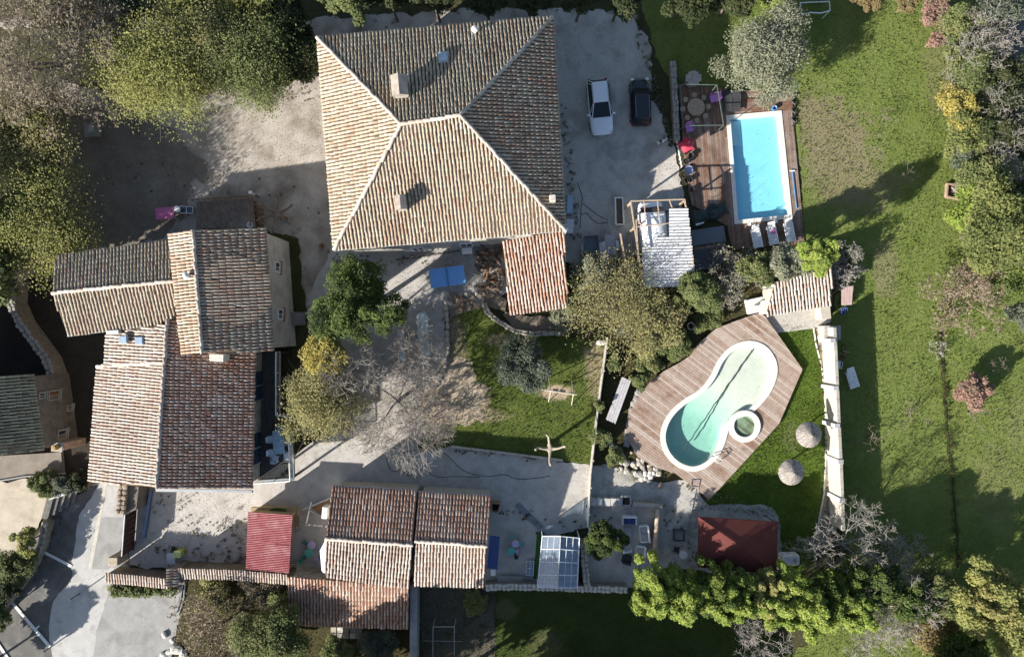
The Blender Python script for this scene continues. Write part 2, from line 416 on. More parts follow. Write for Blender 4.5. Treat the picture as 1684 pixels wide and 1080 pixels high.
# ------------------------------------------------------------------ trees
LEAF = attr_mat('leaf', .75, 3.5, 0, (.75,.75,.75,1), .45)
BARK = mat('bark', (.17,.14,.11), (.10,.08,.06), 6)
PALEBARK = mat('pale_twig_bark', (.36,.335,.295), (.23,.21,.185), 3)
BROWNBARK = mat('brown_twig_bark', (.23,.17,.12), (.14,.10,.075), 3)
PAL = {'yellowgreen': [(.33,.335,.105),(.27,.29,.095),(.37,.36,.125),(.22,.25,.085),(.31,.28,.11)],
       'olive':   [(.25,.26,.17),(.30,.31,.215),(.20,.21,.135),(.34,.345,.25)],
       'brown':   [(.30,.255,.185),(.25,.215,.145),(.35,.30,.22),(.24,.23,.135),(.21,.175,.135)],
       'mid':     [(.15,.19,.07),(.195,.225,.085),(.115,.15,.055),(.24,.245,.10)],
       'dark':    [(.05,.068,.028),(.07,.09,.035),(.04,.054,.026),(.095,.105,.04)],
       'pine':    [(.10,.15,.035),(.135,.19,.04),(.07,.11,.03),(.18,.225,.045)],
       'bright':  [(.27,.345,.065),(.33,.40,.085),(.20,.28,.055),(.37,.43,.10),(.15,.21,.05)],
       'gold':    [(.40,.34,.085),(.33,.29,.085),(.45,.385,.11),(.24,.22,.08)],
       'darkpine':[(.075,.115,.03),(.11,.16,.038),(.045,.07,.024),(.15,.20,.045),(.035,.05,.02)],
       'autumn':  [(.34,.32,.135),(.29,.285,.12),(.39,.365,.16),(.24,.245,.105),(.31,.26,.13)],
       'moss':    [(.22,.24,.075),(.17,.20,.065),(.27,.28,.10),(.12,.15,.05)],
       'orange':  [(.29,.21,.10),(.25,.195,.095),(.20,.18,.08)],
       'pink':    [(.38,.215,.175),(.40,.26,.21),(.31,.19,.15),(.26,.22,.14)],
       'greygreen':[(.15,.175,.125),(.19,.21,.155),(.115,.14,.095)]}
def leaf_cloud(r, cen, rad, n, size, pal, up=1.0, aspect=1.0):
    """n leaf quads in clumps cen (k,3) with radii rad (k,3)"""
    k = len(cen); idx = r.integers(0, k, n)
    d = r.normal(size=(n,3)); d /= np.linalg.norm(d, axis=1, keepdims=True)
    p = cen[idx]+d*rad[idx]*(r.random((n,1))**.6)*1.15
    nm = r.normal(size=(n,3))*.6+d*.5-np.array((.35,.25,0)); nm[:,2] += up; nm /= np.linalg.norm(nm, axis=1, keepdims=True)
    t = np.cross(nm, r.normal(size=(n,3))); t /= np.linalg.norm(t, axis=1, keepdims=True)+1e-9
    b = np.cross(nm, t); s = size*(.6+.8*r.random((n,1)))
    V = np.stack([p-t*s*aspect, p+t*s*.65-b*s*.62, p+t*s*.65+b*s*.62], 1)
    pc = np.array(pal); cc = pc[r.integers(0, len(pc), k)]
    mixc = .55*cc[idx]+.45*pc[r.integers(0, len(pc), n)]
    C = mixc*(.8+.4*r.random((n,1)))
    return V.reshape(-1,3), np.arange(3*n).reshape(-1,3), C
def seg_mesh(segs, n=3):
    S = np.array([(*a, *b, ra, rb) for a, b, ra, rb in segs]); p, q, ra, rb = S[:,:3], S[:,3:6], S[:,6:7], S[:,7:8]
    d = q-p; d /= np.linalg.norm(d, axis=1, keepdims=True)+1e-9
    ref = np.where(np.abs(d[:,2:3]) > .9, np.array([[1.,0,0]]), np.array([[0,0,1.]]))
    u = np.cross(d, ref); u /= np.linalg.norm(u, axis=1, keepdims=True)+1e-9; v = np.cross(d, u)
    ring = [u*math.cos(2*math.pi*i/n)+v*math.sin(2*math.pi*i/n) for i in range(n)]
    V = np.stack([p+c*ra for c in ring]+[q+c*rb for c in ring], 1)
    Q = np.array([(i,(i+1)%n,(i+1)%n+n,i+n) for i in range(n)])
    return V.reshape(-1,3), (Q[None]+(np.arange(len(S))*2*n)[:,None,None]).reshape(-1,4)
TREE_SEED = [100]
def tree(px, py, rp, h, label, pal='mid', name='broadleaf_tree', cat='tree', dens=1.0, size=.17, flat=.75, squash=1.0, rz=0.0,
         group=None, clump=.27, nclump=None, limbs=6, trunk=.0, bark=None, aspect=1.0, plume=0, base=0.0, twigs=0):
    TREE_SEED[0] += 1; r = np.random.default_rng(TREE_SEED[0])
    zc = base+h*.62; Rm = rp/K*(H-zc)/H; g = P(px, py, zc); g.z = base
    t = thing(name, label, cat, g, 0, group)
    rzv = min(h*.42, Rm*flat); zc = base+h-rzv
    k = nclump or int(26+Rm*Rm*5)
    d = r.normal(size=(k,3)); d /= np.linalg.norm(d, axis=1, keepdims=True); d[:,2] = np.abs(d[:,2])*1.0-.25*r.random(k)
    lob = 1+.22*np.sin(np.arctan2(d[:,1], d[:,0])*3+r.random()*6)+.12*np.sin(np.arctan2(d[:,1], d[:,0])*5+r.random()*6)
    rr = (.25+.62*r.random(k)**.6)
    c = d*(rr*lob)[:,None]*np.array([Rm, Rm*squash, rzv])
    if rz: c[:,:2] = c[:,:2]@np.array([[math.cos(rz), math.sin(rz)],[-math.sin(rz), math.cos(rz)]])
    cen = c+np.array([g.x, g.y, zc])
    rad = (Rm*clump*(.65+.7*r.random((k,1))))*np.array([[1,1,.75]])
    if plume: rad *= np.array([[.75,.75,1.5*plume]])
    size *= .62; n = int(min(32000, (3000*Rm**1.75+800)*dens*(.105/size)**1.3))
    V, Q, C = leaf_cloud(r, cen, rad, n, size, PAL[pal] if isinstance(pal, str) else pal, aspect=aspect)
    np_obj('crown', V, Q, LEAF, t, C)
    segs = []; tr = max(.05, Rm*.055); fork = base+max(.3, h*.32)
    b0 = (g.x, g.y, base-.05); b1 = (g.x+r.normal()*.1, g.y+r.normal()*.1, fork); segs.append((b0, b1, tr*1.25, tr*.85))
    for i in range(limbs):
        e = cen[r.integers(k)]; m = np.array(b1)*.5+e*.5+np.array((0,0,.15*h))*r.random()+r.normal(size=3)*.12
        segs += [(b1, m, tr*.6, tr*.35), (m, e, tr*.35, .02)]
        for j in range(twigs):
            q = e+r.normal(size=3)*Rm*.3; s = m+(e-m)*r.random(); segs.append((s, q, .013, .006))
    V, Q = seg_mesh(segs, 6); np_obj('trunk', V, Q, bark or BARK, t, smooth=True)
    return t
def bare(px, py, rp, h, label, m=None, name='bare_tree', cat='tree', depth=6, kids=3, thick=1.0, spread=.75, group=None, rmin=.012, upb=.35, pal=None, leaves=0, zf=.62, base=0):
    TREE_SEED[0] += 1; r = np.random.default_rng(TREE_SEED[0]); m = m or PALEBARK
    Rm = rp/K*(H-h*zf)/H; g = P(px, py, h*zf); g.z = base; t = thing(name, label, cat, g, 0, group)
    trunk, twig, ends = [], [], []
    L0 = Rm*.62; tr = Rm*.035*thick
    def grow(p, d, L, rad, k):
        q = p
        for s in range(2):
            d2 = d+r.normal(size=3)*.16; d2 /= np.linalg.norm(d2); q2 = q+d2*L*.5
            (trunk if k <= 1 else twig).append((q, q2, max(rad, rmin), max(rad*.8, rmin))); q = q2; rad *= .82; d = d2
        if k >= depth: ends.append(q); return
        for i in range(kids+(1 if k == 0 else 0)):
            nd = d*.75+r.normal(size=3)*spread; nd[2] += upb*.5; nd /= np.linalg.norm(nd)
            grow(q, nd, L*r.uniform(.62,.86), rad*.7, k+1)
    b = np.array((g.x, g.y, base-.05)); f = np.array((g.x, g.y, base+h*.3)); trunk.append((b, f, tr*1.5, tr*1.1))
    for i in range(4+(kids > 2)):
        a = 2*math.pi*i/(4+(kids > 2))+r.normal()*.3; d = np.array((math.cos(a)*.9, math.sin(a)*.9, .6)); d /= np.linalg.norm(d)
        grow(f, d, L0*r.uniform(.7,1.0), tr*.8, 1)
    if depth <= 5:
        V, Q = seg_mesh(trunk+twig, 4); np_obj('trunk', V, Q, m, t); return t
    V, Q = seg_mesh(trunk, 6); np_obj('trunk', V, Q, m, t, smooth=True)
    V, Q = seg_mesh(twig, 3); np_obj('twigs', V, Q, m, t)
    if leaves:
        e = np.array(ends); V, Q, C = leaf_cloud(r, e, np.full((len(e),3), .35), leaves, .10, PAL[pal]); np_obj('crown', V, Q, LEAF, t, C)
    return t

# ================================================================== THE SETTING
def lawn_mat(name, g1, g2, g3, patches=(), dry=(.27,.235,.135), bmp=.8):
    m, t, p, _ = nodes_of(name)
    pos = t.nodes.new('ShaderNodeNewGeometry').outputs['Position']
    col = mix(t, ramp(t, noise(t, pos, .55, 8, .7), .36, .62), g1, g2)
    col = mix(t, ramp(t, noise(t, pos, 2.6, 6, .7), .52, .72), col, g3)
    big = noise(t, pos, .9, 9, .72)
    for (px, py, rx, ry, amt) in patches:
        c = P(px, py); mp = t.nodes.new('ShaderNodeMapping'); mp.vector_type = 'POINT'
        mp.inputs['Location'].default_value = (-c.x/(rx/K), -c.y/(ry/K), 0); mp.inputs['Scale'].default_value = (K/rx, K/ry, 0)
        t.links.new(pos, mp.inputs[0]); ln = t.nodes.new('ShaderNodeVectorMath'); ln.operation = 'LENGTH'; t.links.new(mp.outputs[0], ln.inputs[0])
        a = t.nodes.new('ShaderNodeMath'); a.operation = 'MULTIPLY_ADD'; t.links.new(big, a.inputs[0]); a.inputs[1].default_value = -2.2; a.inputs[2].default_value = 2.1
        b = t.nodes.new('ShaderNodeMath'); b.operation = 'SUBTRACT'; t.links.new(a.outputs[0], b.inputs[0]); t.links.new(ln.outputs['Value'], b.inputs[1])
        f = ramp(t, b.outputs[0], -.12, .45); q = t.nodes.new('ShaderNodeMath'); q.operation = 'MULTIPLY'; t.links.new(f, q.inputs[0]); q.inputs[1].default_value = amt
        col = mix(t, q.outputs[0], col, dry)
    fine = noise(t, pos, 9, 6, .75)
    col = mix(t, .75, col, ramp(t, fine, .32, .66, (.42,.42,.42,1), (1,1,1,1)), 'MULTIPLY')
    t.links.new(col, p.inputs['Base Color']); p.inputs['Roughness'].default_value = .95; p.inputs['Specular IOR Level'].default_value = .1
    bump(t, p, fine, bmp, .12); return m
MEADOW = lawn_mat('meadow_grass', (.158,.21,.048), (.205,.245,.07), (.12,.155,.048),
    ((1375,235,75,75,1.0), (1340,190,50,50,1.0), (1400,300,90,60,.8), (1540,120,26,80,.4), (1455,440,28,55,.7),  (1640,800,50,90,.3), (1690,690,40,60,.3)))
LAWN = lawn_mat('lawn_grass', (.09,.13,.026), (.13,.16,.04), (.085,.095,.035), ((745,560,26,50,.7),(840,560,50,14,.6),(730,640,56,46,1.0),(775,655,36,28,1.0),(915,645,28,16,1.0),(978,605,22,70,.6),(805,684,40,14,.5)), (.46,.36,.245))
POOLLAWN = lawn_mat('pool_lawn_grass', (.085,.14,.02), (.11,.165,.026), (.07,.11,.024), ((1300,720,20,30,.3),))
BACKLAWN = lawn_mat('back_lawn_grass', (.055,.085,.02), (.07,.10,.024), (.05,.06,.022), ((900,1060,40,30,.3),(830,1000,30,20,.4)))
SCRUB = lawn_mat('scrub_ground', (.075,.07,.03), (.10,.085,.04), (.05,.05,.025), ((360,1000,60,40,.6),(640,990,40,20,.8)), (.18,.14,.09))
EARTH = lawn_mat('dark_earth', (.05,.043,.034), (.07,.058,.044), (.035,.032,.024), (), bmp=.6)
GRAVEL = mat('courtyard_gravel', (.49,.465,.43), (.42,.395,.36), 1.2, (.32,.295,.26), .5, bs=22, bmp=.5, dist=.03, b3=.72)
DRIVE = mat('drive_gravel', (.52,.492,.448), (.445,.412,.365), .9, (.33,.30,.26), .42, bs=22, bmp=.5, dist=.03)
YARD = mat('yard_gravel', (.44,.40,.35), (.35,.31,.265), .7, (.20,.165,.13), .33, bs=20, bmp=.5, dist=.03, a3=.46, b3=.68)
ASPHALT = mat('asphalt', (.13,.125,.115), (.095,.09,.085), 1.1, (.20,.195,.18), .5, bs=30, bmp=.3, dist=.02)
CONC = mat('pale_concrete', (.47,.46,.435), (.41,.40,.375), .8, (.30,.29,.27), .55, bs=18, bmp=.2, dist=.02)
CONC2 = mat('grey_concrete', (.33,.325,.31), (.27,.265,.25), .9, (.22,.22,.21), .6, bs=18, bmp=.2, dist=.02)
SAND = mat('sandy_gravel', (.50,.44,.35), (.43,.37,.29), 1.4, (.36,.31,.24), .6, bs=22, bmp=.4, dist=.03)
TERR = mat('washed_concrete', (.46,.44,.40), (.37,.355,.32), 1.0, (.25,.24,.20), .5, bs=16, bmp=.3, dist=.02)

from mathutils.geometry import tessellate_polygon
def smooth_loop(pts, n=8):                 # closed Catmull-Rom through points
    out = []; N = len(pts); p = [Vector(q[:2]) for q in pts]
    for i in range(N):
        a, b, c, d = p[i-1], p[i], p[(i+1)%N], p[(i+2)%N]
        for k in range(n):
            t_ = k/n; out.append(.5*((2*b)+(c-a)*t_+(2*a-5*b+4*c-d)*t_*t_+(3*b-a-3*c+d)*t_**3))
    return out
DZ = .42                                    # height of the deck round the curved pool
POOL_PX = [(1232,560),(1258,568),(1275,590),(1278,615),(1268,643),(1252,664),(1234,680),(1212,690),(1199,705),(1192,728),(1180,752),(1160,769),(1137,775),(1112,766),(1094,747),(1086,722),(1090,697),(1104,674),(1126,655),(1150,640),(1168,618),(1182,590),(1204,568)]
po = smooth_loop([P(*q,DZ) for q in POOL_PX], 4)
holes = [inset(po, .2), inset([P(*q,.12) for q in ((1194,190),(1285,182),(1303,359),(1208,369))], .2)]
loops = [[Vector((-200,-200,0)),Vector((200,-200,0)),Vector((200,200,0)),Vector((-200,200,0))]]+[[Vector((p.x,p.y,0)) for p in h] for h in holes]
flat = [p for l in loops for p in l]
g = MB().add([(p.x,p.y,-.03) for p in flat], tessellate_polygon(loops)).build('ground', lawn_mat('earth_and_weeds', (.065,.07,.03), (.095,.085,.045), (.05,.055,.025), ()), local=True)
g['kind'] = 'structure'
GRASSY = {}
def region(name, pts, m, amp=.2, grass=0):
    sheet(name, pts, m, amp)
    if grass: GRASSY[name] = ([P(*q) for q in pts], grass)
region('meadow', [(1050,-80),(1950,-80),(1950,1250),(1290,1250),(1300,1080),(1430,930),(1388,880),(1372,700),(1362,545),(1390,430),(1322,400),(1306,150),(1115,150),(1090,110),(1072,70),(1060,30)], MEADOW, .2, 1)
region('dirt_path', [(-60,36),(150,32),(250,34),(330,46),(440,40),(520,34),(640,20),(900,14),(1045,20),(1050,34),(900,40),(530,64),(420,62),(320,64),(250,54),(140,50),(-60,50)], YARD, .25)
region('gravel_yard', [(100,130),(230,170),(360,150),(520,130),(620,130),(620,440),(545,440),(520,520),(470,520),(474,400),(440,378),(260,400),(100,430),(96,300)], YARD, .3)
region('trodden_earth', [(100,150),(215,190),(290,215),(335,260),(322,318),(290,372),(235,396),(100,430)], mat('brown_trodden_earth', (.21,.185,.155), (.15,.125,.10), .9, (.30,.265,.225), .45, bs=18, bmp=.5, a3=.5, b3=.75), .45)
region('gravel_drive', [(890,16),(1038,22),(1056,48),(1070,90),(1072,150),(1090,200),(1108,250),(1122,300),(1135,400),(1040,425),(920,430),(905,200)], DRIVE, .25)
DARKY = lawn_mat('near_black_ground', (.028,.026,.024), (.038,.034,.03), (.022,.022,.018), (), bmp=.4)  # near-black tone for the ground at the left edge
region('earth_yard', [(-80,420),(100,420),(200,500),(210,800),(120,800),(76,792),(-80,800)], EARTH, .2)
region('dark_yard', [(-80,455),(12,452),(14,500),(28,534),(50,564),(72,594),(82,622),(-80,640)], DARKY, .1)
region('courtyard', [(545,400),(840,390),(840,480),(790,500),(735,500),(735,600),(700,640),(690,690),(690,735),(745,733),(925,757),(968,762),(966,868),(890,880),(880,966),(700,966),(540,960),(200,925),(205,800),(410,790),(540,715),(520,560),(505,500)], GRAVEL, .15)
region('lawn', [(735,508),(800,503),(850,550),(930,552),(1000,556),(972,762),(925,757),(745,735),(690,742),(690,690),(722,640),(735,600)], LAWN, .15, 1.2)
region('leaf_litter', [(530,560),(640,540),(690,560),(722,600),(700,650),(690,735),(640,742),(590,720),(545,712)], mat('shade_tinted_ground', (.42,.385,.34), (.34,.31,.27), 1.0, (.26,.23,.19), .6, bs=16, bmp=.5), .35)  # shade under the plane tree put into the ground colour
region('bare_earth', [(690,650),(715,615),(738,588),(765,596),(782,625),(806,640),(790,664),(812,688),(760,698),(690,694)], mat('bare_tan_earth', (.44,.355,.26), (.37,.295,.21), 1.2, (.28,.23,.15), .6, bs=18, bmp=.4), .3)
region('garden_bed', [(915,430),(1060,460),(1150,400),(1330,398),(1395,405),(1400,445),(1262,470),(1240,512),(1140,585),(1045,645),(1040,700),(1055,775),(975,765),(1000,556),(930,550)], SCRUB, .2, 1.0)
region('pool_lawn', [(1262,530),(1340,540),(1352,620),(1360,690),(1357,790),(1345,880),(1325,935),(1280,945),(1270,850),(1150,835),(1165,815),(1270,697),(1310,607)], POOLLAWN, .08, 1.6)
region('concrete_terrace', [(968,768),(1000,760),(1060,790),(1140,790),(1165,826),(1270,832),(1284,850),(1284,945),(1088,935),(1087,832),(968,822)], TERR, .12)
region('patio', [(968,828),(1090,836),(1092,968),(964,968)], GRAVEL, .05)
region('asphalt_lane', [(-80,1010),(10,930),(60,880),(100,830),(160,795),(205,795),(215,960),(298,962),(296,1000),(276,1120),(-80,1120)], ASPHALT, .08)
region('concrete_apron', [(150,930),(205,930),(300,965),(296,1000),(278,1120),(90,1120),(84,1030)], CONC2, .25)
region('pavement', [(165,790),(200,790),(206,850),(190,925),(178,985),(160,1040),(152,1120),(94,1120),(83,1040),(88,990),(118,945),(131,850)], CONC, .12)
region('asphalt_patch', [(168,850),(206,850),(198,915),(180,936),(150,935)], CONC2, .04)
region('drain_strip', [(172,792),(178,792),(152,934),(146,934)], mat('drain_concrete', (.55,.52,.44), (.47,.44,.37), 2), .02)
region('sandy_terrace', [(-80,795),(50,788),(78,800),(74,846),(55,880),(25,910),(0,960),(-80,1060)], SAND, .12)
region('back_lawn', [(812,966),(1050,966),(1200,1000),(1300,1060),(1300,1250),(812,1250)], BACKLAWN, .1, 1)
region('dirt_run', [(688,964),(814,964),(814,1200),(688,1200)], lawn_mat('trodden_dirt', (.16,.145,.115), (.12,.115,.08), (.09,.10,.045), ()), .1, .35)
region('scrub', [(300,945),(478,950),(478,1030),(690,1030),(690,1200),(280,1200),(296,1000)], SCRUB, .2, 1.2)
region('grass_bank', [(448,384),(492,392),(500,470),(502,512),(472,512),(462,470)], lawn_mat('bank_grass', (.06,.08,.025), (.085,.09,.035), (.05,.05,.025), ()), .15, 1.4)
region('stone_ledge', [(740,490),(800,480),(835,490),(828,520),(850,545),(925,548),(925,520),(840,515),(800,505),(740,520)], mat('ledge_earth', (.26,.21,.16), (.18,.15,.11), 1.5, bmp=.6), .1)
region('lane', [(1648,10),(1800,10),(1800,160),(1655,150)], ASPHALT, .1)
region('ditch', [(1542,545),(1545,545),(1550,600),(1556,690),(1564,780),(1574,880),(1576,930),(1573,930),(1571,880),(1561,780),(1553,690),(1547,600)], lawn_mat('ditch_soil', (.07,.075,.03), (.05,.06,.024), (.045,.05,.02), ()), .1)
for n_, pts in (('parking_line', [(64,904),(67,900),(120,928),(118,932)]), ('parking_line', [(17,988),(20,984),(86,1060),(82,1064)]), ('parking_line', [(-8,1052),(-4,1049),(20,1084),(16,1086)]), ('parking_line', [(58,1032),(66,1026),(67,1028),(60,1035)])):
    sheet(n_, pts, mat('road_paint', (.78,.78,.76), (.6,.6,.58), 6), 0)

# ================================================================== BUILDINGS
STUCCO = mat('grey_render', (.46,.44,.40), (.38,.36,.33), 1.5, (.30,.28,.25), .7, bs=12, bmp=.2)
RUBBLE = mat('rubble_wall', (.42,.37,.30), (.29,.25,.2), 3.5, (.22,.19,.15), .7, bs=9, bmp=.8)
BROWNWALL = mat('earthy_wall', (.18,.16,.135), (.13,.115,.095), 1.6, (.09,.08,.065), .6, bs=10, bmp=.6)
WHITE = paint('white_paint', (.74,.74,.71), .5)
CREAM = mat('cream_render', (.52,.47,.39), (.43,.385,.315), 2, bmp=.15)
ZINC = paint('zinc', (.42,.43,.43), .45, .6)
DARKWOOD = mat('dark_timber', (.105,.075,.055), (.065,.045,.035), 4, bs=18)
SHUT = paint('grey_blue_shutter', (.32,.37,.39), .6)
def P3(l): return [P(*q) for q in l]

# ---- the big hipped house
t = thing('house', 'large square house with hipped tiled roof and two chimneys', 'house', P(727, 290, 0))
NW, NE, SE, SW = P(522,62,7.6), P(909,29,7.6), P(930,379,7.6), P(549,411,7.6); RW, RE = P(660,205,9.75), P(757,190,9.75)
tile_roof(t, [NW, NE, RE, RW], 'old'); tile_roof(t, [SW, SE, RE, RW], 'old', single=180); tile_roof(t, [NW, SW, RW], 'old', single=120); tile_roof(t, [NE, SE, RE], 'mossy')
for a, b in ((NW,RW),(SW,RW),(NE,RE),(SE,RE),(RW,RE)): ridge(t, a, b)
fp = inset([NW,NE,SE,SW], .4); walls(t, fp, [7.5]*4, STUCCO)
gm = MB()
for a, b in ((SW,SE),(NW,SW),(NE,SE)): gm.tube((a.x,a.y,7.5), (b.x,b.y,7.5), .07, n=6)
gm.build('gutter', ZINC, t)
sdir = (SE-SW).normalized(); sn = Vector((sdir.y, -sdir.x))
for k, zz, hh in ((.2,5.2,1.4),(.43,5.2,1.4),(.62,5.2,1.4),(.84,5.2,1.4),(.3,1.3,2.2),(.55,1.3,2.2)):
    c = fp[3].lerp(fp[2], k); window(t, (c.x, c.y, zz), sn, 1.0, hh, shut=SHUT)
def chimney(t, px, py, z0, z1, wx, wy, rz, m, cap='tile', name='chimney'):
    c = P(px, py, z1); b = MB().box((c.x,c.y,(z0+z1)/2), (wx,wy,z1-z0), rz).build(name, m, t)
    off = Vector(t.location)
    def sub(mb, n, mm):
        V = np.array(mb.v)-np.array(off); me = bpy.data.meshes.new(n); me.from_pydata(V.tolist(), [], mb.f); me.materials.append(mm); link(bpy.data.objects.new(n, me), b)
    sub(MB().box((c.x,c.y,z1+.06), (wx+.16,wy+.16,.12), rz), 'chimney_collar', mat('stone_trim', (.42,.38,.32)))
    s = MB(); ca, sa = math.cos(rz), math.sin(rz)
    for i in (-1,1):
        for j in (-1,1): s.box((c.x+i*wx*.35*ca-j*wy*.38*sa, c.y+i*wx*.35*sa+j*wy*.38*ca, z1+.24), (.12,.12,.24), rz)
    sub(s, 'cap_leg', m)
    s = MB()
    for sgn in (-1,1):
        vs = [(sgn*(wx/2+.1), -wy/2-.1, z1+.36), (sgn*(wx/2+.1), wy/2+.1, z1+.36), (0, wy/2+.1, z1+.36+wx*.3), (0, -wy/2-.1, z1+.36+wx*.3)]
        vs = [Vector((c.x+x*ca-y*sa, c.y+x*sa+y*ca, z)) for x, y, z in vs]; s.slab(vs, .05)
    sub(s, 'cap', mat('cap_tile', (.35,.31,.27), (.26,.225,.19), 3))
    return b
LIME = mat('lime_mortar', (.50,.46,.39), (.38,.34,.28), 4, bmp=.5)
chimney(t, 658,143, 8.0,9.75, .85,1.15, R(5), LIME); chimney(t, 660,334, 7.9,9.0, .5,.75, R(5), LIME)
c = P(729,96,8.38); sk = MB().box(c+Vector((0,0,.16)), (.62,.75,.16), R(5), .04).build('skylight', ZINC, t); MB().box(c+Vector((0,0,.27)), (.48,.58,.05), R(5)).build('pane', paint('skylight_glass', (.35,.45,.56), .08, spec=.8), t)
c = P(781,49,8.3); MB().lathe((c.x,c.y,7.7), [(.11,0),(.11,.65),(.24,.66),(.24,.72),(.05,.85)], 10).build('flue', WHITE, t)
c = P(909,326,8.4); MB().box((c.x,c.y,8.1), (.4,.45,.9), R(4), .03).build('vent_box', CREAM, t)
b = MB()                                    # railed terrace under the south eaves
for i in range(13):
    q = P(652+i*8.5, 426-i*1.2, 1.0); b.tube((q.x,q.y,0), (q.x,q.y,1.0), .025, n=5)
a_, b_ = P(652,426,1.0), P(754,411.6,1.0); b.tube(a_, b_, .035); b.tube(a_-Vector((0,0,.85)), b_-Vector((0,0,.85)), .025)
b.build('railing', DARKWOOD, t)
# lean-to on its south-east corner
t = thing('lean_to', 'rusty red tiled lean-to at the corner of the large hipped house', 'lean-to', P(880,450,0))
q = P3([(827,397,4.1),(928,379,4.1),(934,505,2.7),(838,517,2.7)]); tile_roof(t, q, 'brown', single=200)
for i in (2,3):
    c = q[i].lerp(q[(i+2)%4], .06); MB().box((c.x,c.y,1.25), (.2,.2,2.6), R(-5)).build('post', DARKWOOD, t)
c0, c1 = q[3].lerp(q[1], .05), q[2].lerp(q[0], .05); MB().tube((c0.x,c0.y,2.5),(c1.x,c1.y,2.5),.09).build('beam', DARKWOOD, t)
f = inset(q, .3); walls(t, [f[1], f[2], f[2]+Vector((-.3,0)), f[1]+Vector((-.3,0))], [3.8,2.5,2.5,3.8], STUCCO)

# ---- the farmhouse on the left, four roofs
t = thing('farmhouse', 'rambling farmhouse of several tiled roofs with a tall block', 'house', P(300,560,0))
a = P3([(93,421,5.4),(278,395,5.4),(288,462,6.1),(86,482,6.1)]); tile_roof(t, a, 'old')
b = P3([(86,482,6.1),(288,462,6.1),(289,529,5.4),(112,552,5.4)]); tile_roof(t, b, 'old')
ridge(t, a[3], a[2])
f = inset([a[0],a[1],b[2],b[3]], .25); walls(t, [f[0],f[1],(f[1]+f[2])/2,f[2],f[3],(f[3]+f[0])/2], [5.25,5.25,5.9,5.25,5.25,5.9], RUBBLE)
MB().tube(b[3]+Vector((-.1,0,-.1)), b[2]+Vector((0,0,-.1)), .07).build('gutter', ZINC, t)
nw, rn, ne, se, rs, sw = P3([(278,386,6.35),(318,378,6.7),(437,376,5.75),(450,577,5.75),(333,580,6.7),(300,583,6.35)])
tile_roof(t, [nw,rn,rs,sw], 'mossy', .23, .40); tile_roof(t, [rn,ne,se,rs], 'mossy', .23, .48, single=160); ridge(t, rn, rs, wdt=.38)
f = inset([nw,rn,ne,se,rs,sw], .22); walls(t, f, [6.2,6.5,5.6,5.6,6.5,6.2], STUCCO)
ed = Vector((1,-.05))
for py, zz in ((433,3.3),(518,3.3)):
    c = f[2].lerp(f[3], (py-377)/200); window(t, (c.x, c.y, zz), ed, .85, 1.1, lintel=mat('brick_trim', (.36,.2,.13)))
wl = P3([(175,548,4.85),(173,604,4.85),(270,597,5.72),(274,533,5.72)]); tile_roof(t, wl, 'rosy', .235, .36)
wl2 = P3([(160,602,4.6),(146,792,4.6),(258,801,5.8),(270,596,5.8)]); tile_roof(t, wl2, 'rosy', .235, .36, single=140)
el = P3([(276,524,5.8),(258,801,5.8),(415,803,4.55),(421,526,4.55)]); tile_roof(t, el, 'brown', .235, .36)
ridge(t, el[0], el[1], wdt=.38); ridge(t, wl2[0], wl2[3], lift=.02)
walls(t, [wl2[0]+Vector((.3,0,0)), wl2[3], el[0], el[3]+Vector((-.35,0,0)), el[2]+Vector((-.35,.25,0)), el[1]+Vector((0,.25,0)), wl2[1]+Vector((.3,.25,0))], [4.4,5.55,5.55,4.35,4.35,5.5,4.4], RUBBLE)
walls(t, [wl[0]+Vector((.3,0,0)), wl[3], wl[2], wl[1]+Vector((.3,0,0))], [4.65,5.5,5.5,4.65], RUBBLE, z0=0)
for px, py in ((205,558),(231,560)):
    c = P(px,py,5.35); s = MB().box(c+Vector((0,0,.1)), (.62,.62,.2), R(3), .04).build('skylight', ZINC, t)
    MB().box(c+Vector((0,0,.22)), (.48,.48,.04), R(3)).build('pane', paint('skylight_glass', (.35,.45,.56), .08, spec=.8), t)
c = P(305,453,7.0); MB().lathe((c.x,c.y,6.4), [(.12,0),(.12,.5),(.25,.52),(.2,.6),(.04,.72)], 10).build('flue', WHITE, t)
c = P(356,588,6.0); MB().box((c.x,c.y,5.4), (1.0,.5,1.2), R(-3), .03).build('chimney', mat('white_render', (.66,.63,.57), (.55,.52,.46), 3), t)
c = P(184,546,5.6); MB().box((c.x,c.y,5.2), (.9,.3,.7), R(3), .03).build('chimney_stub', mat('white_render', (.66,.63,.57)), t)
MB().slab(P3([(256,803,4.6),(414,806,4.3),(414,810,4.3),(256,808,4.6)]), .2).build('cornice', ZINC, t)
# east front of the south wing, behind the terrace
e0, e1 = el[3]+Vector((-.33,0,0)), el[2]+Vector((-.33,0,0)); en = Vector((1, -.03))
for k, w_ in ((.40,2.2),(.78,2.4)):
    c = e0.lerp(e1, k); g_ = MB().box((c.x+.02,c.y,3.3), (.08,w_,2.0), R(-1.5)).build('glazed_door', paint('dark_glass', (.03,.045,.07), .08, spec=.8), t)
    fr = MB()
    for yy in (-w_/2, 0, w_/2): fr.box((c.x+.06,c.y+yy,3.3), (.08,.07,2.0), R(-1.5))
    fr.build('door_frame', paint('grey_frame', (.25,.27,.29)), t)
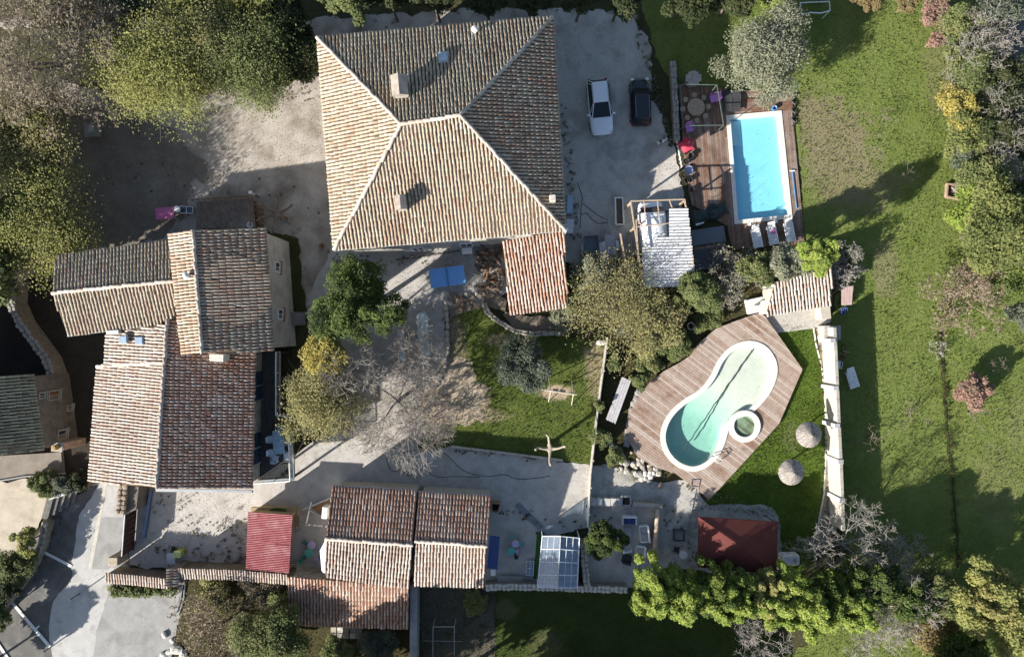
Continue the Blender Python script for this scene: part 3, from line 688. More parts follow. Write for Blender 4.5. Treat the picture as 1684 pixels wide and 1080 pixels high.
# raised timber terrace
T = thing('terrace', 'raised dark timber terrace with white railing along the farmhouse wall', 'terrace', P(452,690,0))
tz = 2.2; tp = [P(*q, tz) for q in ((428,578),(461,578),(461,680),(480,682),(484,786),(424,790))]
MB().prism(tp, tz-.24, tz-.03).build('deck_frame', DARKWOOD, T)
DECKDK = mat('dark_deck_board', (.085,.08,.075), (.055,.052,.05), 4)
for i in range(18):
    x = tp[0].x+.05+i*.15
    if x > tp[3].x+.1: break
    y1 = tp[0].y-.03 if x < tp[1].x-.05 else tp[3].y-.03; MB().box((x+.06,(y1+tp[5].y+.08)/2,tz-.012), (.135,y1-tp[5].y-.08,.03)).build('plank', DECKDK, T)
for q in tp: MB().box((q.x-.08 if q.x > tp[0].x else q.x+.4, q.y+(.1 if q.y < tp[2].y else -.1), 1.0), (.14,.14,2.0)).build('post', DARKWOOD, T)
rl = [tp[1],tp[2],tp[3],tp[4],tp[5]]; b = MB(); gl = MB()
for p_, q_ in zip(rl[:-1], rl[1:]):
    b.tube(p_+Vector((0,0,1.0)), q_+Vector((0,0,1.0)), .045); b.tube(p_+Vector((0,0,.1)), q_+Vector((0,0,.1)), .03)
    n = max(2, int((q_-p_).length/1.2))
    for i in range(n+1): c = p_.lerp(q_, i/n); b.tube(c, c+Vector((0,0,1.0)), .03)
    gl.slab([p_+Vector((0,0,.9)), q_+Vector((0,0,.9)), q_+Vector((.012,.012,.15)), p_+Vector((.012,.012,.15))], .008)
b.build('railing', WHITE, T); gl.build('railing_glass', glass('rail_glass', (.85,.9,.92), .12, .1), T)

# ---- the mossy house at the left edge
t = thing('house', 'house with mossy green tiles cut off by the left edge', 'house', P(20,690,0))
e = P3([(-150,630,7.4),(55,614,4.3),(72,741,4.3),(-150,764,7.4)]); tile_roof(t, e, 'green', .24, .44, single=200)  # ridge out of view raised so the house shades more of the yard
w2 = P3([(-150,630,7.4),(-330,646,4.3),(-330,780,4.3),(-150,764,7.4)]); tile_roof(t, w2, 'green', .24, .44); ridge(t, e[0], e[3])
f = inset([e[1],e[2],w2[2],w2[1]], .2); walls(t, [f[0],f[1],(f[1]+f[2])/2,f[2],f[3],(f[3]+f[0])/2], [4.15,4.15,7.2,4.15,4.15,7.2], BROWNWALL)
for k, zz, w_, h_, pn in ((.28,3.5,.5,.7,None),(.30,2.2,.8,1.2,mat('brown_shutter', (.2,.09,.04))),(.52,.6,.5,.6,None),(.88,1.9,.8,1.0,None)):
    c = f[0].lerp(f[1], k); window(t, (c.x, c.y, zz), (1,-.1), w_, h_, pane=pn, fr=mat('stone_trim', (.42,.38,.32)))
T = thing('chimney_stack', 'slim pink brick stack with tiled cap beside the mossy house', 'chimney', P(99,752,0))
BRK = mat('pink_brick', (.42,.27,.19), (.33,.2,.14), 6, (.5,.4,.32), 1.5)
cc = P(93,735,3.0); n = 0
for zz in range(9): MB().box((cc.x,cc.y,.15+zz*.3), (.7,.55,.27), R(-4), .03).build('brick_course', BRK, T)
MB().box((cc.x,cc.y,1.3), (.6,.45,2.5), R(-4)).build('stack_core', BRK, T)
MB().box((cc.x,cc.y,2.92), (.85,.7,.1), R(-4), .02).build('cap_slab', mat('stone_trim', (.42,.38,.32)), T); MB().lathe((cc.x,cc.y,2.96), [(.2,0),(.17,.32),(.12,.36)], 12).build('chimney_pot', mat('ochre_pot', (.4,.25,.09)), T)
T = thing('terrace', 'bare concrete terrace slab in front of the mossy house', 'terrace', P(60,765,0))
MB().prism([P(*q) for q in ((-60,752),(105,742),(108,778),(40,782),(0,788),(-60,796))], -.02, .35).build('slab', mat('old_concrete', (.25,.22,.185), (.19,.165,.135), 1.4), T)
MB().path([P(-60,798,.4), P(0,790,.4), P(40,783,.4), P(108,778,.4)], .06).build('edge_rail', ZINC, T)

# ---- the cottage at the bottom
t = thing('cottage', 'low cottage with stepped red and white barrel tiled roofs', 'house', P(660,890,0))
n1 = P3([(547,800,3.0),(686,807,3.0),(678,896,3.85),(535,885,3.85)]); s1 = P3([(535,885,3.85),(678,896,3.85),(673,966,3.2),(535,947,3.2)])
n2 = P3([(688,809,2.9),(808,816,2.9),(800,898,3.7),(682,889,3.7)]); s2 = P3([(682,889,3.7),(800,898,3.7),(797,965,3.05),(682,962,3.05)])
ln = P3([(472,948,2.95),(672,965,2.95),(672,1033,2.0),(478,1027,2.0)])
for q, kd, sg in ((n1,'brown',100),(s1,'rosy',120),(n2,'brown',0),(s2,'rosy',80),(ln,'brown',0)): tile_roof(t, q, kd, .24, .40, single=sg)
ridge(t, n1[3], n1[2], wdt=.38); ridge(t, n2[3], n2[2], wdt=.38)
for n_, s_ in ((n1,s1),(n2,s2)):
    f = inset([n_[0],n_[1],s_[2],s_[3]], .18); zt = [n_[0].z-.15, n_[1].z-.15, n_[2].z-.15, s_[2].z-.15, s_[3].z-.15, n_[3].z-.15]
    walls(t, [f[0],f[1],(f[1]+f[2])/2,f[2],f[3],(f[3]+f[0])/2], zt, CREAM)
f = inset(ln, .2); walls(t, f, [2.75,2.75,1.85,1.85], RUBBLE)
MB().tube(n1[0]+Vector((0,.05,-.08)), n1[1]+Vector((0,.05,-.08)), .07).tube(n2[0]+Vector((0,.05,-.08)), n2[1]+Vector((0,.05,-.08)), .07).build('gutter', ZINC, t)
c = P(535,843,2.6); MB().box((c.x-.05,c.y,2.2), (.42,.9,.8), R(-5), .04).build('heat_pump', WHITE, t)
c = P(531,920,2.8); MB().slab(P3([(526,905,2.7),(535,888,2.9),(535,945,2.7),(529,938,2.6)]), .08).build('side_awning', paint('pale_awning', (.62,.65,.72), .6), t)
MB().slab(P3([(806,880,2.3),(822,882,2.1),(818,936,2.1),(801,934,2.3)]), .05).build('awning', paint('navy_canvas', (.035,.06,.19), .7), t)
t = thing('wall', 'long grey concrete wall running down from the cottage lean-to', 'wall', P(680,1020,0))
MB().prism([P(*q,1.9) for q in ((674,962),(685,963),(684,1120),(676,1120))], -.05, 1.9).build('wall_core', mat('grey_block', (.34,.34,.35), (.27,.27,.28), 2), t)
for i in range(9): c = P(680,972+i*17,1.93); MB().box((c.x,c.y,1.93), (.55,.78,.07), 0, .02).build('coping', mat('coping_grey', (.38,.37,.37)), t)

# ---- pool house, red shed, gazebo, greenhouse, carport
t = thing('pool_house', 'small open pool house with pink barrel tiles beside the curved pool', 'pool house', P(1310,485,0))
q = P3([(1275,464,2.9),(1367,440,2.9),(1368,502,2.3),(1260,519,2.3)]); tile_roof(t, q, 'rosy', .25, .42, single=60)
f = inset(q, .12); BOND = mat('pool_house_wall', (.55,.51,.44), (.45,.41,.35), 3)
walls(t, [f[0],f[1],f[1]+Vector((0,-.25)),f[0]+Vector((0,-.25))], [2.75,2.75,2.65,2.65], BOND); walls(t, [f[1]+Vector((-.25,-.3)),f[1]+Vector((0,-.3)),f[2],f[2]+Vector((-.25,0))], [2.6,2.6,2.15,2.15], BOND)
walls(t, [f[0]+Vector((0,-.3)),f[0]+Vector((.25,-.3)),f[3]+Vector((.25,0)),f[3]], [2.6,2.6,2.15,2.15], BOND)
MB().prism([P(*q,.12) for q in ((1256,520),(1366,500),(1366,530),(1338,540),(1272,548),(1255,528))], -.02, .12).build('terrace_slab', mat('exposed_aggregate', (.50,.475,.42), (.40,.375,.33), 6), t)
MB().box((*P(1357,514,1.0)[:2],.55), (.8,1.0,1.1), R(6), .03).build('counter', CREAM, t)
t = thing('garden_shed', 'timber play shed under a faded red corrugated roof', 'shed', P(445,890,0))
REDSH = mat('red_sheet', (.43,.165,.165), (.37,.115,.12), 1.6, (.48,.25,.245), 1.1, rough=.5, bs=10, bmp=.1)
def corrug(parent, pts, m, period=.13, amp=.03, axis=0, name='roof_sheet', nper=2):
    """corrugated sheet: waves run along edge p0-p1 (axis 0) and repeat along p0-p3"""
    p0, p1, p2, p3 = [Vector(p) for p in pts]; L = (p3-p0).length; n = max(2, int(L/period*4)); vs = []
    for i in range(n+1):
        a = p0.lerp(p3, i/n); b = p1.lerp(p2, i/n); z = amp*math.sin(i*math.pi/2); vs += [a+Vector((0,0,z)), b+Vector((0,0,z)), a+Vector((0,0,z-.012)), b+Vector((0,0,z-.012))]
    fs = []
    for i in range(n): k = i*4; fs += [(k,k+1,k+5,k+4), (k+2,k+6,k+7,k+3), (k,k+4,k+6,k+2), (k+1,k+3,k+7,k+5)]
    fs += [(0,2,3,1), (n*4,n*4+1,n*4+3,n*4+2)]
    return MB().add(vs, fs).build(name, m, parent)
def bil(q, u, v): return q[0].lerp(q[1], u).lerp(q[3].lerp(q[2], u), v)
q = P3([(408,841,2.6),(481,846,2.6),(475,942,2.2),(404,935,2.2)])
for i in range(3):
    for j in range(2):
        u0, u1, v0, v1 = i/3-.004*(i > 0), (i+1)/3+.004, j/2, (j+1)/2+.015; z = Vector((0,0,.012*i+.01*(1-j)))
        corrug(t, [bil(q,u0,v0)+z, bil(q,u1,v0)+z, bil(q,u1,min(1,v1))+z, bil(q,u0,min(1,v1))+z], REDSH, .135)
f = inset(q, .15); walls(t, [f[0],f[1],f[1]+Vector((0,-.1)),f[0]+Vector((0,-.1))], [2.4]*4, mat('play_timber', (.36,.26,.15), (.28,.2,.11), 4), 'board_wall'); walls(t, [f[0],f[0]+Vector((.1,0)),f[3]+Vector((.1,0)),f[3]], [2.4,2.4,2.0,2.0], mat('play_timber', (.36,.26,.15)), 'board_wall')
for k in (1,2): c = f[k]; MB().box((c.x-.06,c.y,1.1), (.1,.1,2.2)).build('post', mat('play_timber', (.36,.26,.15)), t)
PT = mat('play_timber', (.36,.26,.15))
B_ = P3([(413,834,1.4),(492,834,1.4),(490,848,1.4),(413,846,1.4)]); MB().prism(B_, 1.2, 1.4).build('back_shelf', PT, t)
c = P(457,839,1.42); MB().lathe((c.x,c.y,1.40), [(.1,0),(.1,.0)], 12) ; ov = [(c.x+.68*math.cos(a*.5236), c.y+.2*math.sin(a*.5236)) for a in range(12)]; MB().prism(ov, 1.402, 1.43).build('turf_mat', mat('turf_green', (.03,.06,.015), (.05,.08,.02), 9), t)
for px in (485,493): 
    a_, b_ = P(px,848,1.2), P(px-3,940,.9)
b = MB().box((*P(488,856,.9)[:2],.9), (.45,.9,.06), R(-3)).box((*P(489,872,.6)[:2],.6), (.5,.08,.06), R(40)).box((*P(486,868,.6)[:2],.6), (.08,.6,.06)); b.build('slide_frame', PT, t)
t = thing('gazebo', 'garden gazebo with a maroon hipped canvas roof', 'gazebo', P(1214,892,0))
CV = mat('maroon_canvas', (.135,.034,.026), (.115,.03,.024), 1.4, rough=.8, bs=40, bmp=.1)
q = P3([(1149,850,2.3),(1279,858,2.3),(1277,945,2.3),(1148,932,2.3)]); ap = P(1215,896,3.2)
for i in range(4): MB().slab([q[i]+Vector((0,0,.02)), q[(i+1)%4]+Vector((0,0,.02)), ap], .025).build('canvas_panel', CV, t)
for i in range(4):
    a_, b_ = q[i], q[(i+1)%4]; MB().slab([a_, b_, b_+(ap-b_)*.012-Vector((0,0,.25)), a_+(ap-a_)*.012-Vector((0,0,.25))], .02).build('valance', CV, t)
    c = a_.lerp(ap, .05); MB().tube((c.x,c.y,0), (c.x,c.y,2.28), .045).build('pole', paint('dark_metal', (.06,.06,.06)), t)
    MB().tube(a_+Vector((0,0,.05)), ap+Vector((0,0,.05)), .025).build('hip_seam', CV, t)
t = thing('greenhouse', 'white framed glass greenhouse with a gabled roof', 'greenhouse', P(919,925,0))
gq = P3([(892,881,1.9),(922,881,2.55),(953,884,1.9),(949,966,1.9),(917,966,2.55),(884,965,1.9)])
GL = glass('greenhouse_pane', (.62,.74,.86), .16, .12, (.50,.60,.70)); FRW = paint('greenhouse_white', (.72,.74,.75), .4)
fr = MB()
for (i0, i1, i2, i3) in ((0,1,4,5),(2,1,4,3)):
    qq = [gq[i0], gq[i1], gq[i2], gq[i3]]
    for i in range(3):
        for j in range(4):
            e_ = .004; pp = [bil(qq,i/3+e_,j/4+e_), bil(qq,(i+1)/3-e_,j/4+e_), bil(qq,(i+1)/3-e_,(j+1)/4-e_), bil(qq,i/3+e_,(j+1)/4-e_)]
            MB().slab(pp, .012).build('pane', GL, t)
    for i in range(4): fr.tube(bil(qq,i/3,0)+Vector((0,0,.02)), bil(qq,i/3,1)+Vector((0,0,.02)), .018 if 0 < i < 3 else .045, n=5)
    for j in range(5): fr.tube(bil(qq,0,j/4)+Vector((0,0,.02)), bil(qq,1,j/4)+Vector((0,0,.02)), .04, n=5)
for i in (0,2,3,5): fr.tube((gq[i].x,gq[i].y,0), gq[i], .04, n=5)
fr.build('frame', FRW, t)
for a_, b_ in ((0,5),(2,3)): A, B = gq[a_], gq[b_]; MB().slab([A-Vector((0,0,.05)), B-Vector((0,0,.05)), Vector((B.x+.01,B.y,.02)), Vector((A.x+.01,A.y,.02))], .01).build('side_pane', GL, t)
for zz, pxy in ((.7,(905,900)),(.7,(905,935)),(.7,(938,905)),(.7,(938,945))):
    c = P(*pxy,zz); MB().box((c.x,c.y,.7), (.7,1.2,.05)).box((c.x-.3,c.y,.35),(.05,.05,.7)).box((c.x+.3,c.y,.35),(.05,.05,.7)).build('bench', mat('greenhouse_bench', (.3,.33,.3)), t)
t = thing('carport', 'timber carport half covered with weathered metal sheets', 'carport', P(1090,400,0))
BEAM = mat('pale_beam', (.48,.37,.27), (.40,.30,.21), 3); SHEET = mat('galvanised_sheet', (.62,.62,.61), (.52,.52,.515), 2.2, (.40,.39,.38), .9, rough=.55, metal=0, bs=12, bmp=.1)
F = [P(*q,2.6) for q in ((1037,331),(1126,328),(1144,466),(1058,472))]
def beam(parent, a, b, w_=.1, name='beam', m=BEAM): return MB().tube(a, b, w_*.62, n=4).build(name, m, parent)
beam(t, F[0], F[1]); beam(t, F[0], P(1058,472,2.6)); beam(t, F[1], F[2]); beam(t, P(1040,374,2.6), P(1112,366,2.6), .08)
beam(t, P(1047,360,2.6), P(1066,384,2.55), .07); beam(t, P(1046,362,2.6), P(1050,430,2.6), .1); beam(t, P(1020,384,2.5), P(1030,440,2.5), .12)
for px in (1059,1081,1101,1124): beam(t, P(px,330,2.62), P(px+2+((px-1037)*.06),(372 if px < 1100 else 346),2.62), .07)
for px, py in ((1038,333),(1125,331),(1142,464),(1060,470),(1042,376)): c = P(px,py,2.6); MB().box((c.x,c.y,1.25), (.12,.12,2.55)).build('post', BEAM, t)
rows = [((1102,343),(1130,341),30)]
def edge(y):                                # left and right edge of the sheets at photo row y
    r_ = 1131+(y-341)*.11
    l_ = 1101 if y < 378 else (1078 if y < 405 else 1057 if y < 437 else 1059)
    return l_, r_
y = 342
while y < 468:
    y2 = min(y+15.5, 470); l_, r_ = edge(y+2); nn = max(1, round((r_-l_)/30))
    for i in range(nn):
        a_, b_ = l_+(r_-l_)*i/nn, l_+(r_-l_)*(i+1)/nn; z = 2.7-.0008*(y-340)
        corrug(t, [P(a_-.6,y+(1140-a_)*.02,z+.012*(i%2)), P(b_+.6,y+(1140-b_)*.02,z+.012*(i%2)), P(b_+.8,y2+1+(1140-b_)*.02,z-.02), P(a_-.4,y2+1+(1140-a_)*.02,z-.02)], SHEET, .21, .035)
    y = y2

# ================================================================== WALLS, FENCES, POOLS
# retaining wall on the right with buttress piers
t = thing('wall', 'cream rendered boundary wall with white piers along the pool lawn', 'wall', P(1366,720,0))
wp = [(1372,538),(1376,620),(1379,690),(1383,770),(1387,872)]
W_ = [P(*q,2.1) for q in wp]
wall_strip(MB(), W_, .2, -.1, 2.1).build('wall_body', CREAM, t)
for q, rz, L in along(W_, 1.35): MB().box((q.x,q.y,2.14), (L-.02,.25,.06), rz, .012).build('coping_slab', mat('coping_pale', (.40,.37,.32), (.31,.285,.24), 3), t)
for i, (px, py) in enumerate(((1371,560),(1376,638),(1378,700),(1384,759),(1386,822))):
    c = P(px,py,2.2); MB().box((c.x-.06,c.y,1.08), (.36,.3,2.16), 0, .02).build('pier', paint('pier_white', (.56,.56,.55), .7), t); MB().box((c.x-.06,c.y,2.2), (.42,.36,.06), 0, .015).build('pier_cap', mat('coping_grey', (.38,.37,.37)), t)
t = thing('kerb', 'thin curved white kerb between pool lawn and boundary wall', 'kerb', P(1352,700,0))
kp = [(1337,538),(1341,565),(1350,600),(1355,640),(1357,690),(1357,760),(1354,810),(1345,860),(1332,905)]
for q, rz, L in along([P(*k) for k in kp], .8): MB().box((q.x,q.y,.06), (L*1.02,.1,.2), rz, .015).build('kerb_stone', mat('kerb_white', (.58,.56,.5)), t)
region('border_strip', [(1339,540),(1366,540),(1368,640),(1372,760),(1375,870),(1350,900),(1334,905),(1346,860),(1356,800),(1359,740),(1358,680),(1356,620)], mat('border_earth', (.33,.28,.21), (.22,.19,.14), 1.2, (.15,.14,.09), .7, bs=14, bmp=.5), .04)
t = thing('timber_bin', 'grey slatted timber bin against the end of the cream boundary wall', 'bin', P(1366,548,0))
for i in range(8): c = P(1357+i*3.4,547,1.3); MB().box((c.x,c.y,1.3), (.14,1.1,.04)).build('slat', mat('weathered_board', (.42,.40,.37), (.33,.31,.29), 5), t)
c = P(1369,547,1.3); MB().box((c.x,c.y,.63), (1.25,1.05,1.26)).build('bin_body', mat('weathered_board', (.42,.40,.37)), t)

def plank_fence(label, pxs, h, m, step=.19, cat='fence', thick=.04, name='fence'):
    pts = [P(*q,h) for q in pxs]; c = pts[len(pts)//2]; t = thing(name, label, cat, (c.x,c.y,0)); L_ = along(pts, step); protos = [MB().box((0,0,0), (step*.92,thick,h+random.uniform(-.05,.05))) for _ in range(4)]
    mes = []
    for pb in protos:
        me = bpy.data.meshes.new('plank'); me.from_pydata(pb.v, [], pb.f); me.materials.append(m); mes.append(me)
    for q, rz, L in L_[:300]:
        o = bpy.data.objects.new('plank', random.choice(mes)); link(o, t); o.location = Vector((q.x,q.y,h/2))-t.location; o.rotation_euler = (random.uniform(-.02,.02),0,rz)
    for q, rz, L in along(pts, 2.0):
        MB().box((q.x+.06,q.y,h/2), (.1,.1,h+.08), rz).build('post', m, t)
    for a, b in zip(pts[:-1], pts[1:]):
        for zz in (.3, h-.12): MB().tube((a.x+.05,a.y,zz), (b.x+.05,b.y,zz), .04, n=4).build('rail', m, t)
    return t
plank_fence('pale plank fence running between the lawn and the planted bank', [(1000,555),(990,628),(982,690),(972,780),(967,868)], 1.15, mat('pale_fence', (.46,.43,.37), (.35,.325,.275), 4))
stone_wall('dry stone wall behind the greenhouse along the back lawn', [(798,966),(860,965),(920,967),(975,969),(1032,970)], 1.1, .5, .34, 3)
stone_wall('short rubble wall between greenhouse and patio', [(959,893),(962,925),(966,966)], 1.3, .5, .36, 0)
stone_wall('low mossy wall between the parked black car and the timber deck', [(1107,100),(1111,165),(1114,232)], .7, .45, .45, 1)
stone_wall('rough stone gatepost wall beside the dark red gate', [(201,796),(200,822),(197,845)], 2.0, .7, .38, 2)
stone_wall('curved stone retaining wall above the parking bays', [(74,858),(66,895),(48,935),(22,972),(0,1000),(-40,1040)], .9, .5, .42, 1)
stone_wall('dark curved stone wall left of the farmhouse', [(18,462),(16,498),(30,530),(52,560),(74,590),(84,618)], 1.6, .6, .42, 1)
stone_wall('old stone edging below the lean-to beside the lawn', [(796,498),(803,515),(822,530),(848,545),(880,549),(922,547)], .45, .4, .45, 0)
stone_wall('row of pale edging stones along the ping pong yard', [(733,492),(735,530),(736,575),(730,605),(712,640)], .25, .3, .5, 0, rows=1)
t = stone_wall('loose rock border round the lower edge of the pool deck', [(1052,640),(1040,670),(1034,705),(1030,735)], .3, .5, .55, 1, rows=1)
for _ in range(70):
    k = random.random(); a = P(1005+k*75, 738+k*45, 0)+Vector((random.uniform(-.5,.5), random.uniform(-.9,.7), 0)); s = random.uniform(.2,.5)
    stone(t, a+Vector((0,0,s*.3)), (s, s*random.uniform(.7,1), s*.7))
for _ in range(10): a = P(random.uniform(1058,1076), random.uniform(775,786), 0); stone(t, a+Vector((0,0,.2)), (.35,.3,.3), None, 3)
t = thing('rock_pile', 'heap of stones and logs beside the ping pong table', 'rock pile', P(760,495,0))
for _ in range(60): a = P(random.uniform(738,800), random.uniform(482,506), 0); s = random.uniform(.15,.45); stone(t, a+Vector((0,0,s*.3)), (s,s*.8,s*.6), None, random.choice((0,2,2,1)))
for _ in range(9): a = P(random.uniform(745,775), random.uniform(484,504), .3); b = a+Vector((random.uniform(-.8,.8), random.uniform(-.5,.5), .1)); MB().tube(a, b, .09, n=7).build('log', BROWNBARK, t)
t = thing('wood_heap', 'heap of brown logs and leaves against the lean-to', 'log heap', P(810,440,0))
for _ in range(80): a = P(random.uniform(786,828), random.uniform(408,484), random.uniform(.1,.6)); d = random.uniform(0,3.14); L = random.uniform(.3,.7); MB().tube(a, a+Vector((math.cos(d)*L, math.sin(d)*L, random.uniform(-.1,.15))), random.uniform(.06,.13), n=6).build('log', random.choice((BROWNBARK, BARK, mat('orange_bark', (.28,.17,.10)))), t)

def cap_wall(label, pxs, h, m, width=.75):
    pts = [P(*q,h) for q in pxs]; c = pts[len(pts)//2]; t = thing('wall', label, 'wall', (c.x,c.y,0))
    wall_strip(MB(), pts, .35, -.05, h-.02).build('wall_body', m, t)
    for a, b in zip(pts[:-1], pts[1:]):
        d = (b-a).normalized(); nn = Vector((-d.y, d.x, 0))
        u, lo = nn*width/2, Vector((0,0,.22)); tile_roof(t, [a-u, b-u, b+u+lo, a+u+lo], 'rosy', .20, .42, .06, deck='coping_bed')
    return t
cap_wall('tile capped wall beside the strip of hedge', [(174,948),(278,958)], 1.8, BROWNWALL)
cap_wall('long tile capped wall from the gate pillar to the red shed', [(294,941),(390,944),(474,951)], 2.0, BROWNWALL)
t = thing('pillar', 'tiled square pillar joining the two tile capped walls', 'pillar', P(283,948,0))
q = P3([(274,934,2.4),(294,936,2.2),(292,964,2.2),(272,962,2.4)]); tile_roof(t, q, 'rosy', .2, .42, .08, deck='coping_bed'); MB().prism(inset(q,.12), -.05, 2.15).build('pillar_body', BROWNWALL, t)
MB().box((*P(298,950,2.0)[:2],1.0), (.5,1.0,2.0)).build('buttress', BROWNWALL, t)
t = thing('gate', 'dark red panelled sliding gate between stone posts', 'gate', P(210,880,0))
GATE = mat('oxblood_metal', (.075,.03,.025), (.05,.022,.02), 3, rough=.5)
g0, g1 = P(205,846,1.7), P(200,914,1.7)
for i in range(8): a, b = g0.lerp(g1, i/8+.004), g0.lerp(g1, (i+1)/8-.004); MB().slab([a, b, b+Vector((.05,0,0)), a+Vector((.05,0,0))], 1.62).build('gate_panel', GATE, t)
MB().tube(g0+Vector((.02,0,.02)), g1+Vector((.02,0,.02)), .05, n=4).build('top_rail', paint('pale_rail', (.55,.55,.55)), t); MB().tube((g0.x+.02,g0.y,.12),(g1.x+.02,g1.y,.12),.05,n=4).build('bottom_rail', GATE, t)
c = P(194,918,.8); MB().box((c.x,c.y,.75), (.75,.65,1.5), 0, .04).build('gate_post', mat('tan_stone', (.45,.38,.28), (.34,.28,.2), 4), t)
t = thing('rail_beam', 'long blue metal rail lying behind the dark red gate', 'rail')
t.location = P(241,845,0); MB().tube(P(248,806,.25), P(236,884,.25), .13, n=4).build('rail_profile', paint('blue_steel', (.16,.24,.38), .5), t); MB().tube(P(251,806,.1), P(239,884,.1), .06, n=4).build('rail_foot', paint('dark_metal', (.06,.06,.06)), t)
t = thing('wall', 'stone side wall beside the gatepost under the farmhouse eaves', 'wall', P(215,820,0)); MB().prism([P(*q,1.7) for q in ((205,797),(228,800),(224,838),(204,842))], -.05, 1.7).build('wall_body', BROWNWALL, t)
t = thing('steps', 'dark curved stone steps from parking up to the plants', 'steps', P(100,830,0))
for i in range(5):
    a = [P(78+i*9,848-i*5), P(88+i*9,850-i*5.5), P(98+i*8,812-i*2), P(88+i*8,812-i*1)]; MB().prism(a, -.02, .7-i*.14).build('step', mat('step_stone', (.17,.16,.145), (.12,.115,.1), 4), t)
MB().slab(P3([(76,812,.85),(112,806,.85),(114,812,.85),(80,822,.85)]), .8).build('white_kerb', mat('white_render', (.66,.63,.57)), t)
t = thing('wall', 'low pale wall with long coping beside the concrete terrace', 'wall', P(1000,826,0))
for i in range(5): a, b = 970+i*11.4, 970+(i+1)*11.4-.8; MB().slab(P3([(a,819,.7),(b,820,.7),(b,832,.7),(a,831,.7)]), .72).build('block', mat('pale_block', (.50,.48,.45), (.42,.40,.37), 3), t)
t = thing('planter', 'square concrete planter with dark soil at the pale wall end', 'planter', P(1030,824,0))
c = P(1030,824,.8); b = MB()
for sx, sy, w_, d_ in ((-1,0,.12,.8),(1,0,.12,.8),(0,-1,.56,.12),(0,1,.56,.12)): b.box((c.x+sx*.34,c.y+sy*.34,.4), (w_,d_,.8))
b.build('planter_body', mat('grey_block', (.34,.34,.35)), t); MB().box((c.x,c.y,.35), (.55,.55,.7)).build('soil', EARTH, t)
t = thing('bench_wall', 'round topped tan beam wall along the patio edge', 'wall', P(1078,850,0))
MB().tube(P(1040,829,.8), P(1088,832,.8), .17, n=10).build('top_log', mat('grey_log', (.36,.34,.31), (.27,.25,.22), 4), t); MB().tube(P(1082,836,.8), P(1076,912,.8), .17, n=10).build('side_log', mat('tan_log', (.48,.37,.29), (.38,.29,.22), 4), t)
MB().prism([P(*q,.7) for q in ((1042,827),(1087,830),(1086,835),(1042,833))], -.02, .7).prism([P(*q,.7) for q in ((1080,837),(1086,837),(1080,912),(1074,912))], -.02, .68).build('wall_body', mat('tan_stone', (.45,.38,.28)), t)
t = thing('wall', 'thin concrete kerb wall along the lower edge of the lawn', 'wall', P(835,745,0))
for q, rz, L in along(P3([(742,734,.2),(840,746,.2),(926,757,.2)]), 1.5): MB().box((q.x,q.y,.1), (L-.02,.2,.25), rz, .02).build('kerb_block', mat('kerb_tan', (.46,.42,.35)), t)
t = thing('fence', 'slanted white sleepers enclosing the gravel by the red shed', 'fence', P(520,830,0))
beam(t, P(497,838,.8), P(545,818,.8), .13, 'rail', mat('white_sleeper', (.6,.57,.52))); beam(t, P(508,838,.4), P(526,848,.4), .1, 'rail', mat('white_sleeper', (.6,.57,.52)))
MB().slab(P3([(512,834,.7),(546,820,.7),(545,842,.1),(528,847,.1)]), .05).build('board', mat('rust_board', (.22,.13,.07), (.16,.09,.05), 3), t)
t = thing('drain_pipe', 'pair of grey pipes along the apron beside the scrub', 'pipe', P(300,985,0)); MB().path([P(305,955,.15), P(302,985,.15), P(294,1010,.15)], .06).build('pipe', ZINC, t); MB().path([P(301,958,.15), P(297,985,.15), P(290,1008,.15)], .05).build('pipe', ZINC, t)

